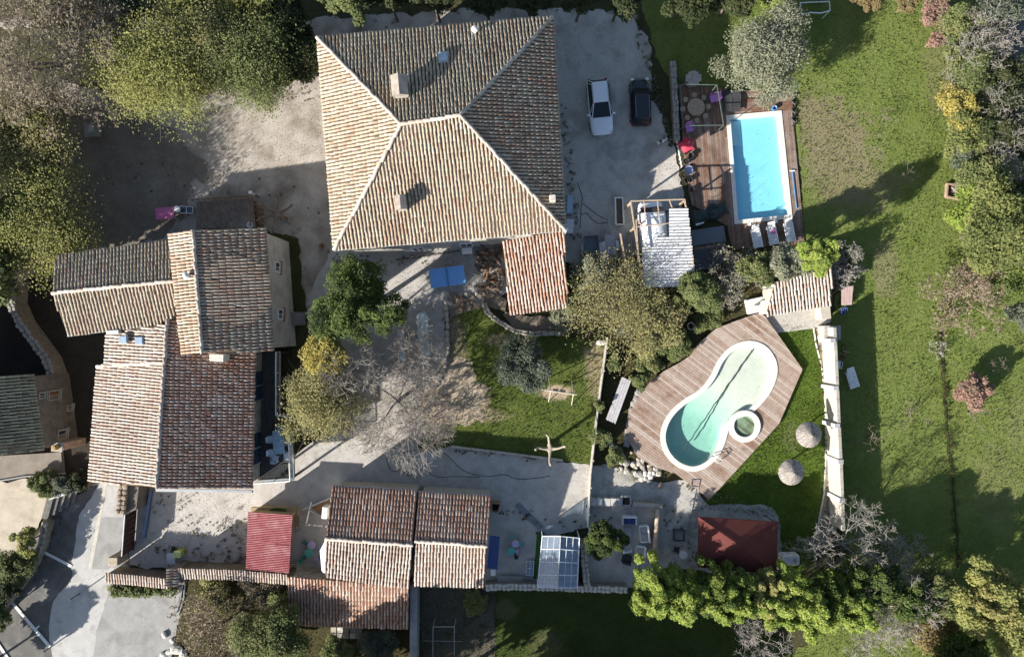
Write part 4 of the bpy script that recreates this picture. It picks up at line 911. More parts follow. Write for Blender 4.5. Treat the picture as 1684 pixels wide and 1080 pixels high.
# ---- decks and pools
BOARD = [mat('deck_board', (.40,.31,.25), (.33,.25,.195), 2.2, (.22,.13,.08), .45, bs=16, bmp=.2, a3=.56, b3=.7), mat('deck_board_pale', (.47,.39,.33), (.40,.325,.27), 2.2, (.27,.16,.10), .45, bs=16, bmp=.2, a3=.6, b3=.74), mat('deck_board_tan', (.37,.275,.215), (.31,.22,.17), 2.2, (.2,.11,.065), .45, bs=16, bmp=.2, a3=.52, b3=.68)]
BOARD2 = [mat('pool_board', (.24,.165,.125), (.185,.125,.095), 2.2, (.13,.08,.055), .5, bs=16, bmp=.2), mat('pool_board_grey', (.29,.225,.185), (.23,.175,.14), 2.2, (.17,.11,.08), .5, bs=16, bmp=.2), mat('pool_board_red', (.22,.125,.08), (.16,.085,.055), 2.2, bs=16, bmp=.2)]
def deck(parent, outer, holes, ang, wd, z, mats, th=.05, maxlen=4.0, name='plank', gap=.008):
    """planks at angle ang clipped to the outer polygon, left out inside the holes; world xy"""
    ca, sa = math.cos(ang), math.sin(ang); rot = lambda p: (p[0]*ca+p[1]*sa, -p[0]*sa+p[1]*ca); inv = lambda u, v: (u*ca-v*sa, u*sa+v*ca)
    rings = [[rot(p) for p in outer]]+[[rot(p) for p in h_] for h_ in holes]; v0 = min(p[1] for p in rings[0]); v1 = max(p[1] for p in rings[0])
    def cuts(v):
        xs = []
        for rg in rings:
            for i in range(len(rg)):
                (a, b), (c, d) = rg[i-1], rg[i]
                if (b > v) != (d > v): xs.append(a+(c-a)*(v-b)/(d-b))
        return sorted(xs)
    v = v0; n = 0
    while v < v1:
        lo, hi = cuts(v+gap), cuts(v+wd-gap)
        if len(lo) != len(hi): m_ = cuts(v+wd/2); lo = hi = m_
        for k in range(0, len(lo)-1, 2):
            a0, a1, b0, b1 = lo[k], lo[k+1], hi[k], hi[k+1]; L = max(a1-a0, b1-b0)
            if L < .08: continue
            q = max(1, round(L/maxlen+random.uniform(-.3,.3))); ts = [0]+sorted((i+random.uniform(-.25,.25))/q for i in range(1, q))+[1]
            for s, e in zip(ts[:-1], ts[1:]):
                g_ = .006/max(L,.1); s2 = s+(g_ if s else 0); e2 = e-(g_ if e < 1 else 0)
                pp = [inv(a0+(a1-a0)*s2, v+gap), inv(a0+(a1-a0)*e2, v+gap), inv(b0+(b1-b0)*e2, v+wd-gap), inv(b0+(b1-b0)*s2, v+wd-gap)]
                MB().prism(pp, z-th, z+random.uniform(-.003,.003)).build(name, random.choice(mats), parent); n += 1
        v += wd
    return n
t = thing('pool_deck', 'pale timber deck with angled corners round the curved pool', 'deck', P(1170,680,0))
do = [P(*q,DZ) for q in ((1243,516),(1254,514),(1320,607),(1281,697),(1166,822),(1148,806),(1110,778),(1078,768),(1050,752),(1034,725),(1031,705),(1036,680),(1048,655),(1070,628),(1092,610),(1118,596),(1136,584),(1152,562),(1178,540),(1215,526))]
hub = P(1224,700,DZ)
ring = lambda c, r, n=32: [Vector((c.x+r*math.cos(2*math.pi*i/n), c.y+r*math.sin(2*math.pi*i/n))) for i in range(n)]
deck(t, do, [inset(po, .12)], R(-37), .19, DZ, BOARD)
L_, _ = ribbon(do+[do[0]], .001); fas = MB(); ii = inset(do, .08)
for i in range(len(do)): j = (i+1) % len(do); fas.prism([do[i]+Vector((0,0,0)), do[j], (ii[j].x,ii[j].y), (ii[i].x,ii[i].y)], -.02, DZ-.06)
fas.build('fascia', mat('fascia_board', (.30,.23,.18)), t)
T = thing('swimming_pool', 'curved cream swimming pool with turquoise deep end', 'swimming pool', P(1180,670,0))
COP = mat('white_coping', (.70,.68,.62), (.62,.60,.54), 3, bs=20, bmp=.1)
pin = inset(po, .40); n = len(po); rim = MB()
rim.loft([[(po[i].x,po[i].y,DZ-.05),(po[i].x,po[i].y,DZ+.055),(pin[i].x,pin[i].y,DZ+.055),(pin[i].x,pin[i].y,DZ-.3)] for i in list(range(n))+[0]], caps=False).build('coping', COP, T)
# shell: beach at the upper right, deep basin at the lower left
cxy = sum((Vector(p) for p in pin), Vector((0,0)))/n; sh, dp = P(1228,610), P(1140,730); ax = Vector((dp.x-sh.x, dp.y-sh.y)); AL = ax.length; ax /= AL
def depth(p):
    k = ((p[0]-sh.x)*ax.x+(p[1]-sh.y)*ax.y)/AL; return -.06-.52*max(0, min(1, (k-.28)/.5))**1.2
rings = []
for s in (1, .985, .93, .85, .7, .5, .3, .1):
    r_ = []
    for p in pin:
        q = (cxy+(Vector(p)-cxy)*s); z = DZ-.12 if s == 1 else DZ-.15+depth(q)*(1 if s < .97 else .75); r_.append((q.x,q.y,z))
    rings.append(r_)
def pool_bottom_mat(name, c_sh, c_dp, z_hi, z_lo):
    m, tt, p, _ = nodes_of(name); at = tt.nodes.new('ShaderNodeNewGeometry'); sp = tt.nodes.new('ShaderNodeSeparateXYZ'); tt.links.new(at.outputs['Position'], sp.inputs[0])
    f = tt.nodes.new('ShaderNodeMapRange'); f.inputs[1].default_value = z_hi; f.inputs[2].default_value = z_lo; tt.links.new(sp.outputs['Z'], f.inputs[0])
    c = mix(tt, f.outputs[0], c_sh, c_dp); tt.links.new(c, p.inputs['Base Color']); p.inputs['Roughness'].default_value = .6; return m
LINER = mat('cream_liner', (.62,.61,.52), (.57,.56,.47), 2, bmp=0)
MB().loft(rings, caps=False).add(rings[-1], [tuple(range(n))]).build('basin', LINER, T, smooth=True)
def volume_water(name, dens, colr):
    m = bpy.data.materials.new(name); m.use_nodes = True; tt = m.node_tree; tt.nodes.clear(); out = tt.nodes.new('ShaderNodeOutputMaterial')
    tr = tt.nodes.new('ShaderNodeBsdfTransparent'); gl = tt.nodes.new('ShaderNodeBsdfGlossy'); gl.inputs['Roughness'].default_value = .03
    fr_ = tt.nodes.new('ShaderNodeFresnel'); fr_.inputs[0].default_value = 1.33; mx = tt.nodes.new('ShaderNodeMixShader'); co = tt.nodes.new('ShaderNodeTexCoord').outputs['Object']
    bp = tt.nodes.new('ShaderNodeBump'); bp.inputs['Strength'].default_value = .35; bp.inputs['Distance'].default_value = .04; tt.links.new(noise(tt, co, 4, 3), bp.inputs['Height'])
    tt.links.new(bp.outputs[0], gl.inputs['Normal']); gb = tt.nodes.new('ShaderNodeNewGeometry'); iv = tt.nodes.new('ShaderNodeMath'); iv.operation = 'SUBTRACT'; iv.inputs[0].default_value = 1; tt.links.new(gb.outputs['Backfacing'], iv.inputs[1]); fm = tt.nodes.new('ShaderNodeMath'); fm.operation = 'MULTIPLY'; tt.links.new(fr_.outputs[0], fm.inputs[0]); tt.links.new(iv.outputs[0], fm.inputs[1]); tt.links.new(fm.outputs[0], mx.inputs[0]); tt.links.new(tr.outputs[0], mx.inputs[1]); tt.links.new(gl.outputs[0], mx.inputs[2]); tt.links.new(mx.outputs[0], out.inputs[0])
    va = tt.nodes.new('ShaderNodeVolumeAbsorption'); va.inputs[0].default_value = (*colr, 1); va.inputs[1].default_value = dens; tt.links.new(va.outputs[0], out.inputs[1]); return m
wv = inset(po, .405); W1 = volume_water('clear_water', .80, (.38,.84,.80))
MB().prism(wv, -.40, DZ-.13).build('water', W1, T)
wo_ = MB(); a, b = P(1237,575,DZ-.1), P(1122,742,DZ-.1); L0 = (b-a).length; pts = []
for i in range(40): k = i/39; d = (b-a).normalized(); nn = Vector((-d.y,d.x,0)); pts.append(a.lerp(b,k)+nn*(.02*math.sin(k*31)+.02*math.sin(k*67)))
T2 = thing('pool_hose', 'dark floating hose lying diagonally across the curved pool', 'hose', a); MB().path(pts, .045).build('hose', paint('dark_green_hose', (.04,.07,.055), .6), T2)
T2 = thing('hot_tub', 'small round whirlpool tub with white rim beside the curved pool', 'hot tub', (hub.x,hub.y,0))
MB().lathe((hub.x,hub.y,0), [(1.22,0),(1.26,DZ+.12),(1.22,DZ+.16),(.86,DZ+.16),(.82,DZ+.12),(.82,DZ-.2),(.7,DZ-.35)], 40).build('rim', COP, T2, smooth=False)
MB().lathe((hub.x,hub.y,0), [(.815,DZ+.0),(.815,DZ+.125)], 40).build('water', volume_water('green_water', 3.0, (.40,.80,.58)), T2)
MB().lathe((hub.x,hub.y,0), [(.02,DZ-.03),(.5,DZ-.02),(.81,DZ-.005)], 24).build('seat_shell', LINER, T2)
T2 = thing('pool_handrail', 'curved white grab rail at the lower end of the curved pool', 'handrail', P(1176,757,0))
for o_ in (0,.35): 
    c = P(1174,756,DZ)+Vector((o_*.6,o_*.8,0)); MB().path([c+Vector((.35,-.2,0)), c+Vector((.3,-.18,.5)), c+Vector((0,0,.55)), c+Vector((-.3,.2,.1))], .03).build('rail', WHITE, T2)

t = thing('pool_deck', 'dark reddish timber deck round the rectangular pool', 'deck', P(1215,280,0))
Z2 = .12
c4 = [P(*q,Z2) for q in ((1194,190),(1285,182),(1303,359),(1208,369))]
deck(t, [P(*q,Z2) for q in ((1116,138),(1193,146),(1209,372),(1196,372),(1136,335),(1130,300))], [], R(94.5), .16, Z2, BOARD2, maxlen=3.2)
deck(t, [P(*q,Z2) for q in ((1193,148),(1303,150),(1304,182),(1194,190))], [], R(5), .16, Z2, BOARD2, maxlen=3)
deck(t, [P(*q,Z2) for q in ((1285,182),(1305,181),(1323,400),(1306,402))], [], R(94.5), .16, Z2, [BOARD2[1],BOARD2[1],BOARD2[0]], maxlen=3)
deck(t, [P(*q,Z2) for q in ((1196,372),(1208,369),(1303,359),(1306,402),(1204,410))], [], R(94.5), .16, Z2, BOARD2, maxlen=2)
T = thing('swimming_pool', 'long rectangular blue swimming pool with white coping', 'swimming pool', P(1248,275,0))
ci = inset(c4, .31); cop = []
for i in range(4):
    a, b, c, d = c4[i], c4[(i+1)%4], ci[(i+1)%4], ci[i]; L = (Vector(b[:2])-Vector(a[:2])).length; k = max(4, round(L/.55))
    for j in range(k):
        s, e = j/k+.005/L, (j+1)/k-.005/L; q = [Vector(a[:2]).lerp(Vector(b[:2]), s), Vector(a[:2]).lerp(Vector(b[:2]), e), Vector(d[:2]).lerp(Vector(c[:2]), e), Vector(d[:2]).lerp(Vector(c[:2]), s)]
        MB().prism(q, Z2-.06, Z2+.05).build('coping_stone', COP, T)
cb = inset(c4, .29); BL = mat('blue_liner', (.68,.80,.83), (.64,.77,.80), 1.2, bmp=0)
top = [(p.x,p.y,Z2-.04) for p in cb]; bot = [(p.x,p.y,-.34) for p in inset(c4, .34)]
MB().loft([top, bot], caps=False).add(bot, [(0,1,2,3)]).build('basin', BL, T)
st = MB()
for i in range(3): a = [Vector(ci[0]).lerp(Vector(ci[3]), .02), Vector(ci[0]).lerp(Vector(ci[3]), .26)]; w_ = .28+.28*(2-i); dd = (Vector(ci[1])-Vector(ci[0])).normalized(); st.prism([a[0], a[1], a[1]+dd*w_, a[0]+dd*w_], -.33, -.26+.09*i)
st.build('pool_steps', BL, T)
MB().prism(inset(c4, .30), -.336, Z2-.10).build('water', volume_water('blue_water', 1.15, (.22,.83,.97)), T)

# ================================================================== FURNITURE AND SMALL THINGS
def lounger(label, px, py, deg, m, L=1.85, w_=.68, group=None, z=0, back=25, name='sun_lounger'):
    c = P(px,py,.35+z); t = thing(name, label, 'lounger', (c.x,c.y,z), R(deg), group)   # head towards local +y
    b = MB(); y0 = -L/2; ys = L*.12
    n = 7
    for i in range(n): b.box((0,y0+(ys-y0)*(i+.5)/n,.34+z*0), (w_*.86,(ys-y0)/n*.86,.035), 0, .01)
    b.build('seat', m, t, local=True); b = MB(); a = R(back); n = 6; Lb = L/2-ys
    for i in range(n):
        k0, k1 = i/n+.012, (i+1)/n-.012; y_a, y_b = ys+Lb*k0*math.cos(a), ys+Lb*k1*math.cos(a); z_a, z_b = .35+Lb*k0*math.sin(a), .35+Lb*k1*math.sin(a)
        b.slab([Vector((-w_*.43,y_a,z_a)), Vector((w_*.43,y_a,z_a)), Vector((w_*.43*(1-.1*(i == n-1)),y_b,z_b)), Vector((-w_*.43*(1-.1*(i == n-1)),y_b,z_b))], .035)
    b.build('backrest', m, t, local=True)
    for s in (-1,1): MB().tube((s*w_/2,y0-.02,.33), (s*w_/2,L*.3,.36), .04, n=6).build('armrail', m, t, local=True)
    for s in (-1,1):
        for yy in (y0+.25, L*.22): MB().tube((s*w_*.45,yy,.33), (s*w_*.48,yy,0), .035, n=6).build('leg', m, t, local=True)
    return t
def chair(label, px, py, deg, m, group=None, z=0, s=1, name='garden_chair', arms=True):
    c = P(px,py,.5+z); t = thing(name, label, 'chair', (c.x,c.y,z), R(deg), group); t.scale = (s,s,s)    # faces local -y
    MB().box((0,0,.43), (.46,.46,.04), 0, .015).build('seat', m, t, local=True)
    MB().slab([Vector((-.22,.22,.46)), Vector((.22,.22,.46)), Vector((.2,.34,.88)), Vector((-.2,.34,.88))], .03).build('backrest', m, t, local=True)
    for sx in (-1,1):
        for sy in (-1,1): MB().tube((sx*.2,sy*.2,.43), (sx*.23,sy*.23,0), .022, n=5).build('leg', m, t, local=True)
        if arms: MB().path([(sx*.25,-.2,.43), (sx*.26,-.2,.64), (sx*.25,.26,.66)], .025, 5).build('armrest', m, t, local=True)
    return t
def round_table(label, px, py, r, h, m, z=0, group=None, name='round_table', legs=3):
    c = P(px,py,h+z); t = thing(name, label, 'table', (c.x,c.y,z), 0, group)
    MB().lathe((0,0,h-.04), [(r*.97,0),(r,.01),(r,.035),(r*.97,.045)], 24).build('table_top', m, t, local=True)
    for i in range(legs): a = 2*math.pi*i/legs; MB().tube((r*.35*math.cos(a),r*.35*math.sin(a),h-.04), (r*.75*math.cos(a),r*.75*math.sin(a),0), .025, n=5).build('leg', m, t, local=True)
    return t
WP = paint('white_plastic', (.80,.80,.79), .4); CHAR = paint('charcoal_fabric', (.035,.037,.042), .8); PUR = paint('lilac_plastic', (.42,.20,.50), .5)
lounger('white sun lounger, left of three below the rectangular pool', 1244,388, 12, WP, z=Z2)
lounger('white sun lounger with a pink towel, middle of three below the pool', 1270,383, 12, WP, z=Z2)
lounger('white sun lounger, right of three below the rectangular pool', 1298,378, 12, WP, z=Z2)
c = P(1271,381,.55); tw = thing('towel', 'small crumpled pink towel on the middle white lounger', 'towel', (c.x,c.y,.5)); MB().slab([c+Vector(v) for v in ((-.2,-.12,.02),(.16,-.2,.03),(.22,.1,.06),(-.05,.2,.08))], .02).build('cloth', paint('pink_cloth', (.55,.16,.35), .9), tw)
lounger('charcoal lounger under the olive tree, left of the pair', 1196,166, 3, CHAR, 1.7,.72, z=Z2, back=12); lounger('charcoal lounger under the olive tree, right of the pair', 1210,166, -3, CHAR, 1.7,.72, z=Z2, back=12)
chair('charcoal garden chair at the top of the rectangular pool', 1265,162, 10, CHAR, z=Z2, s=1.1)
chair('lilac plastic chair beside the round stone table on the deck', 1174,162, -75, PUR, z=Z2, s=1.25); chair('lilac plastic chair near the red parasol on the deck', 1134,211, 20, PUR, z=Z2, s=1.2)
TAN = mat('tan_wood', (.36,.29,.21), (.29,.23,.165), 4)
round_table('round tan wooden table ringed by stools under the bare pergola', 1145,176, .68, .74, TAN, z=Z2, legs=4)
STOOL = ['round stool at the right side of the tan table','round stool at the upper right of the tan table','round stool at the top of the tan table','round stool at the upper left of the tan table','round stool at the left side of the tan table','round stool at the lower left of the tan table','round stool at the bottom of the tan table','round stool at the lower right of the tan table']
for i in range(8):
    a = 2*math.pi*i/8+.1; c = P(1145,176,.74); s = thing('stool', STOOL[i], 'stool', (c.x+1.0*math.cos(a), c.y+1.0*math.sin(a), Z2), 0, 'stools round the tan table')
    MB().lathe((0,0,.40), [(.2,0),(.22,.03),(.2,.06)], 14).build('seat', TAN, s, local=True)
    for k in range(3): q = 2*math.pi*k/3; MB().tube((.1*math.cos(q),.1*math.sin(q),.42), (.17*math.cos(q),.17*math.sin(q),0), .022, n=5).build('leg', TAN, s, local=True)
t = thing('pergola', 'thin dark metal pergola frame over the tan table', 'pergola', P(1155,170,0)); PG = paint('green_grey_metal', (.10,.13,.12), .5)
pq = P3([(1119,139,2.3),(1179,140,2.3),(1190,206,2.3),(1124,207,2.3)])
for i in range(4): beam(t, pq[i], pq[(i+1)%4], .055, 'beam', PG); MB().tube((pq[i].x,pq[i].y,0), pq[i], .03).build('post', PG, t)
t = thing('barrel', 'upright wooden barrel with round planked lid at the deck corner', 'barrel', P(1141,128,0)); c = P(1141,128,.95)
MB().lathe((c.x,c.y,0), [(.46,0),(.56,.3),(.58,.5),(.54,.85)], 24).build('staves', mat('grey_stave', (.27,.24,.2), (.2,.175,.145), 5), t)
for i in range(6): x = c.x-.5+i*.2; hw = math.sqrt(max(.02,.57**2-(abs(x-c.x)+.0)**2)); MB().box((x,c.y,.88), (.19,hw*2,.05)).build('plank', mat('grey_lid', (.40,.385,.36), (.30,.29,.27), 4), t)
for zz in (.2,.65): MB().lathe((c.x,c.y,zz), [(.585,0),(.585,.05)], 24).build('hoop', paint('dark_metal', (.06,.06,.06)), t)
t = thing('parasol', 'closed red parasol leaning at the left edge of the deck', 'parasol', P(1130,236,0)); c = P(1131,236,1.7); RED = paint('red_canvas', (.45,.03,.06), .8)
random.seed(3); prof = []
for i in range(10):
    a = 2*math.pi*i/10; r1 = (.72 if i % 2 else .52)*random.uniform(.75,1.15); prof.append(Vector((c.x+r1*math.cos(a), c.y+r1*math.sin(a), 1.55+random.uniform(-.15,.1))))
for i in range(10): MB().slab([prof[i], prof[(i+1)%10], Vector((c.x,c.y,2.05))], .02).build('canopy_fold', RED, t)
MB().tube((c.x,c.y,Z2), (c.x,c.y,2.2), .03).build('pole', WHITE, t); MB().lathe((c.x,c.y,Z2), [(.25,0),(.25,.1),(.06,.16)], 14).build('base', paint('dark_metal', (.06,.06,.06)), t)
t = thing('bucket', 'bright blue bucket beside the top of the rectangular pool', 'bucket', P(1273,178,0)); c = P(1273,178,.3); MB().lathe((c.x,c.y,Z2), [(.16,0),(.2,.3),(.17,.3),(.14,.05)], 16).build('body', paint('bright_blue', (.05,.22,.5), .5), t); MB().path([(c.x-.19,c.y,.4),(c.x-.1,c.y+.1,.5),(c.x+.1,c.y+.1,.5),(c.x+.19,c.y,.4)], .012, 4).build('handle', WHITE, t)
t = thing('pool_cover', 'crumpled dark green pool cover on the deck by the carport', 'pool cover', P(1165,352,0)); gr = MB(); a, b = P(1138,362,.2), P(1196,341,.2); d = (b-a).normalized(); nn = Vector((-d.y,d.x,0)); nu, nv_ = 14, 6; vs = []; rr = random.Random(4)
for j in range(nv_+1):
    for i in range(nu+1): q = a.lerp(b, i/nu)+nn*((j/nv_-.5)*1.15*(1+.25*math.sin(i*.9))); vs.append((q.x,q.y,Z2+.03+(.02 if j in (0,nv_) or i in (0,nu) else rr.uniform(.05,.28))))
gr.add(vs, [(j*(nu+1)+i,j*(nu+1)+i+1,(j+1)*(nu+1)+i+1,(j+1)*(nu+1)+i) for j in range(nv_) for i in range(nu)]).build('cover_sheet', mat('dark_green_tarp', (.035,.06,.05), (.025,.03,.035), 1.5, rough=.5, bmp=.1), t)
MB().slab(P3([(1144,368,.45),(1157,365,.45),(1158,367,.45),(1145,371,.45)]), .03).build('white_batten', WHITE, t)
t = thing('pool_shed', 'low flat grey topped timber cabinet beside the carport', 'cabinet', P(1166,388,0)); q = P3([(1136,379,.95),(1190,371,.95),(1194,397,.95),(1138,405,.95)])
MB().prism(q, .9, .95).build('lid', paint('slate_lid', (.10,.115,.135), .6), t); MB().prism(inset(q,.06), -.02, .9).build('body', mat('brown_board', (.2,.13,.09), (.15,.1,.07), 4), t)
for i in range(3): c = P(1150+i*17,(408-i*2.4),.6); MB().box((c.x,c.y,.62), (.78,.28,.05), R(7)).build('shelf_plank', mat('pinkish_board', (.40,.28,.22), (.32,.22,.17), 4), t)
t = thing('pool_shed', 'dark flat roofed box below the grey topped cabinet', 'cabinet', P(1158,425,0)); q = P3([(1140,412,.8),(1196,404,.8),(1184,438,.8),(1146,446,.8)]); MB().prism(q, .74, .8).build('lid', paint('dark_slate', (.05,.056,.066), .7), t); MB().prism(inset(q,.06), -.02, .74).build('body', mat('brown_board', (.2,.13,.09)), t)
PORD = ('first','second','third','fourth','fifth','sixth','seventh'); PI_ = 0
for px, py, r_ in ((1126,250,.24),(1136,256,.22),(1128,266,.26),(1124,288,.25),(1134,296,.22),(1122,301,.22),(1138,312,.2)):
    c = P(px,py,.3); t = thing('flower_pot', PORD[PI_]+' dark pot down the left edge of the pool deck', 'flower pot', (c.x,c.y,Z2), 0, 'dark pots on the deck edge'); PI_ += 1
    MB().lathe((c.x,c.y,Z2), [(r_*.7,0),(r_,.35),(r_*.85,.35),(r_*.8,.28)], 14).build('pot', random.choice((paint('dark_metal', (.06,.06,.06)), paint('black_pot', (.03,.03,.035)))), t); MB().lathe((c.x,c.y,Z2+.28), [(r_*.78,0),(.02,.03)], 10).build('soil', EARTH, t)
c = P(1133,280,.3); t = thing('basin', 'round pale blue basin with toys at the deck edge', 'basin', (c.x,c.y,Z2)); MB().lathe((c.x,c.y,Z2), [(.28,0),(.36,.2),(.33,.2),(.27,.04)], 18).build('tub', paint('pale_blue_plastic', (.3,.36,.5), .5), t)
t = thing('gate', 'narrow white swing gate between gravel drive and deck', 'gate', P(1118,255,0)); MB().tube(P(1113,232,.9), P(1121,275,.9), .05, n=4).tube(P(1113,232,.2), P(1121,275,.2), .03, n=4).build('gate_rail', WHITE, t)
for k in range(7): c = P(1113+k*1.33,232+k*7.1,.5); MB().tube((c.x,c.y,.1), (c.x,c.y,.9), .02, n=4).build('bar', WHITE, t)
t = thing('hose_coil', 'black hose heap along the right pool edge', 'hose', P(1306,175,0)); pts = [P(1305+3*math.sin(i*.9),155+i*2.1,.2) for i in range(26)]; MB().path(pts, .07).build('hose', paint('black_pot', (.03,.03,.035)), t)
t = thing('pool_pole', 'blue telescopic pool pole lying on the right deck', 'pole', P(1306,310,Z2)); MB().tube(P(1303,283,.2), P(1310,343,.2), .035).build('pole', paint('bright_blue', (.05,.22,.5)), t); MB().box(P(1303,281,.2), (.4,.1,.05)).build('head', WHITE, t)
for px, py, lb in ((1233,368,'white skimmer lid at the lower left pool corner'), (1277,364,'white skimmer lid at the lower right pool corner')):
    t = thing('skimmer_lid', lb, 'lid', P(px,py,0)); c = P(px,py,.2); MB().box((c.x,c.y,Z2+.03), (.26,.26,.06), R(5), .02).build('lid', WHITE, t)

# thatched parasols on the pool lawn
THATCH = attr_mat('thatch', .9, 10, .4, (.5,.48,.45,1))
def thatch(px, py, label):
    c = P(px,py,2.2); t = thing('thatched_parasol', label, 'parasol', (c.x,c.y,0), 0); r = np.random.default_rng(px)
    MB().tube((c.x,c.y,-.05), (c.x,c.y,2.5), .06, n=8).build('pole', mat('tan_wood', (.36,.29,.21)), t)
    n = 1500; a = r.uniform(0,2*np.pi,n); s0 = r.uniform(0,.8,n)**.7; s1 = np.minimum(s0+r.uniform(.15,.35,n), 1.03); RR = .96
    def pt(a_, s_, dz=0): rad = RR*s_; return np.stack([c.x+rad*np.cos(a_), c.y+rad*np.sin(a_), 2.62-.62*s_**1.15+dz], 1)
    da = .035/np.maximum(s1,.15); l = .015+.03*r.random(n)
    V = np.stack([pt(a-da*.6,s0,l), pt(a-da,s1,l), pt(a+da,s1,l), pt(a+da*.6,s0,l)], 1).reshape(-1,3); C = np.array([(.33,.30,.27)])*(.55+.75*r.random((n,1)))
    np_obj('canopy', V, np.arange(4*n).reshape(-1,4), THATCH, t, C)
    MB().lathe((c.x,c.y,0), [(.94,1.99),(.5,2.32),(.05,2.62)], 24).build('canopy_core', mat('thatch_core', (.26,.22,.17)), t); MB().lathe((c.x,c.y,2.58), [(.12,0),(.1,.1),(.02,.16)], 10).build('cap', mat('thatch_core', (.26,.22,.17)), t)
thatch(1332,715, 'round thatched parasol nearer the boundary wall'); thatch(1303,777, 'round thatched parasol lower down near the maroon gazebo')

# courtyard: ping pong table, oval table, swing, long weathered table
t = thing('ping_pong_table', 'blue ping pong table streaked with sun and shade', 'table', P(735,455,0)); BLU = paint('table_blue', (.14,.38,.80), .5, var=.06); q = P3([(705,443,.76),(762,435.5,.76),(766.5,466.5,.76),(709,474.5,.76)])
MB().slab([bil(q,0,0),bil(q,.497,0),bil(q,.497,1),bil(q,0,1)], .03).build('table_half', BLU, t); MB().slab([bil(q,.503,0),bil(q,1,0),bil(q,1,1),bil(q,.503,1)], .03).build('table_half', BLU, t)
zz = Vector((0,0,.006)); ln_ = MB()
for (u0,v0,u1,v1) in ((0,0,1,.014),(0,.986,1,1),(0,.014,.008,.986),(.992,.014,1,.986),(.01,.497,.99,.503)): ln_.slab([bil(q,u0,v0)+zz, bil(q,u1,v0)+zz, bil(q,u1,v1)+zz, bil(q,u0,v1)+zz], .004)
ln_.build('white_lines', paint('line_white', (.45,.52,.6)), t)
MB().slab([bil(q,.5,-.06)+Vector((0,0,.16)), bil(q,.5,1.06)+Vector((0,0,.16)), bil(q,.502,1.06)+Vector((0,0,.16)), bil(q,.502,-.06)+Vector((0,0,.16))], .15).build('net', paint('dark_metal', (.06,.06,.06)), t)
for u, v in ((.08,.1),(.92,.1),(.08,.9),(.92,.9)): c = bil(q,u,v); MB().tube((c.x,c.y,0), (c.x,c.y,.73), .03).build('leg', paint('dark_metal', (.06,.06,.06)), t)
t = thing('oval_table', 'long pale table with rounded ends made of two halves', 'table', P(696,552,0)); PT2 = mat('pale_green_top', (.60,.70,.66), (.52,.62,.58), 2.5, bmp=.1)
def capsule(c, w_, L, one, rz):
    pts = []
    for i in range(13): a = math.pi*i/12; pts.append((w_/2*math.cos(a), L-w_/2+w_/2*math.sin(a)))
    pts += [(-w_/2,.02),(w_/2,.02)]
    return [(c.x+(x*math.cos(rz)-y*one*math.sin(rz)), c.y+(x*math.sin(rz)+y*one*math.cos(rz))) for x, y in pts]
c = P(696,552,.75)
for one in (1,-1): MB().prism(capsule(c, .86, 1.82, one, R(3)), .71, .75).build('table_half', PT2, t)
for sx in (-.25,.25):
    for sy in (-1.3,-.15,.15,1.3): MB().tube((c.x+sx,c.y+sy,0), (c.x+sx,c.y+sy,.71), .025).build('leg', ZINC, t)
for i in range(5):
    c = P(660,545+i*7,.5); b = MB(); t = thing('folding_chair', ('topmost','second','middle','fourth','lowest')[i]+' folded white chair in the row beside the oval table', 'chair', (c.x,c.y,0), 0, 'folded white chairs in a row')
    for k in range(4): b.box((c.x,c.y-.1+k*.07,.3+k*.1), (.42,.05,.03))
    for s in (-1,1): b.tube((c.x+s*.22,c.y-.15,.02), (c.x+s*.22,c.y+.15,.85), .02, n=5)
    b.build('frame', WP, t)
c = P(661,586,.4); t = thing('box', 'pale box below the row of folded white chairs', 'box', (c.x,c.y,0)); MB().box((c.x,c.y,.33), (.5,.6,.66), 0, .05).build('body', PT2, t); MB().box((c.x,c.y,.69), (.54,.64,.05), 0, .02).build('lid', PT2, t)
t = thing('swing_frame', 'white wooden swing frame standing on the lawn', 'swing', P(918,652,0)); SWG = mat('swing_wood', (.52,.46,.38), (.42,.37,.3), 4)
A, B = P(889,640,2.1), P(949,649,2.1); MB().tube(A, B, .05, n=8).build('top_beam', SWG, t)
for e, k in ((A.lerp(B,.28),-1),(A.lerp(B,.9),1)):
    for dy in (-1.05,.9): MB().tube(e, (e.x+k*.05,e.y+dy,0), .04, n=6).build('leg', SWG, t)
for k in (.45,.65):
    s = A.lerp(B,k); MB().box((s.x,s.y,.5), (.42,.18,.03)).build('swing_seat', paint('black_pot', (.03,.03,.035)), t)
    for o_ in (-.18,.18): MB().tube((s.x+o_,s.y,.5), (s.x+o_,s.y,2.1), .008, n=4).build('rope', BROWNBARK, t)
t = thing('long_table', 'long weathered white picnic table tilted among the bank plants', 'table', P(1017,658,0)); q = P3([(1023,619,.8),(1038,626,.8),(1012,697,.8),(996,690,.8)]); WW = mat('weathered_white', (.50,.48,.48), (.40,.385,.39), 3)
for i in range(4): MB().slab([bil(q,i/4+.01,random.uniform(0,.02)), bil(q,(i+1)/4-.01,0), bil(q,(i+1)/4-.01,1), bil(q,i/4+.01,1-random.uniform(0,.02))], .04).build('plank', WW, t)
for v in (.12,.5,.88): a, b = bil(q,.1,v), bil(q,.9,v); MB().slab([a-Vector((0,.06,.04)), b-Vector((0,.06,.04)), b+Vector((0,.06,-.04)), a+Vector((0,.06,-.04))], .72).build('trestle', WW, t)
t = thing('hose', 'thin dark garden hose looping across the courtyard gravel', 'hose', P(740,765,0)); hp = [(633,745),(640,768),(650,775),(658,768),(657,752),(668,742),(685,740)]
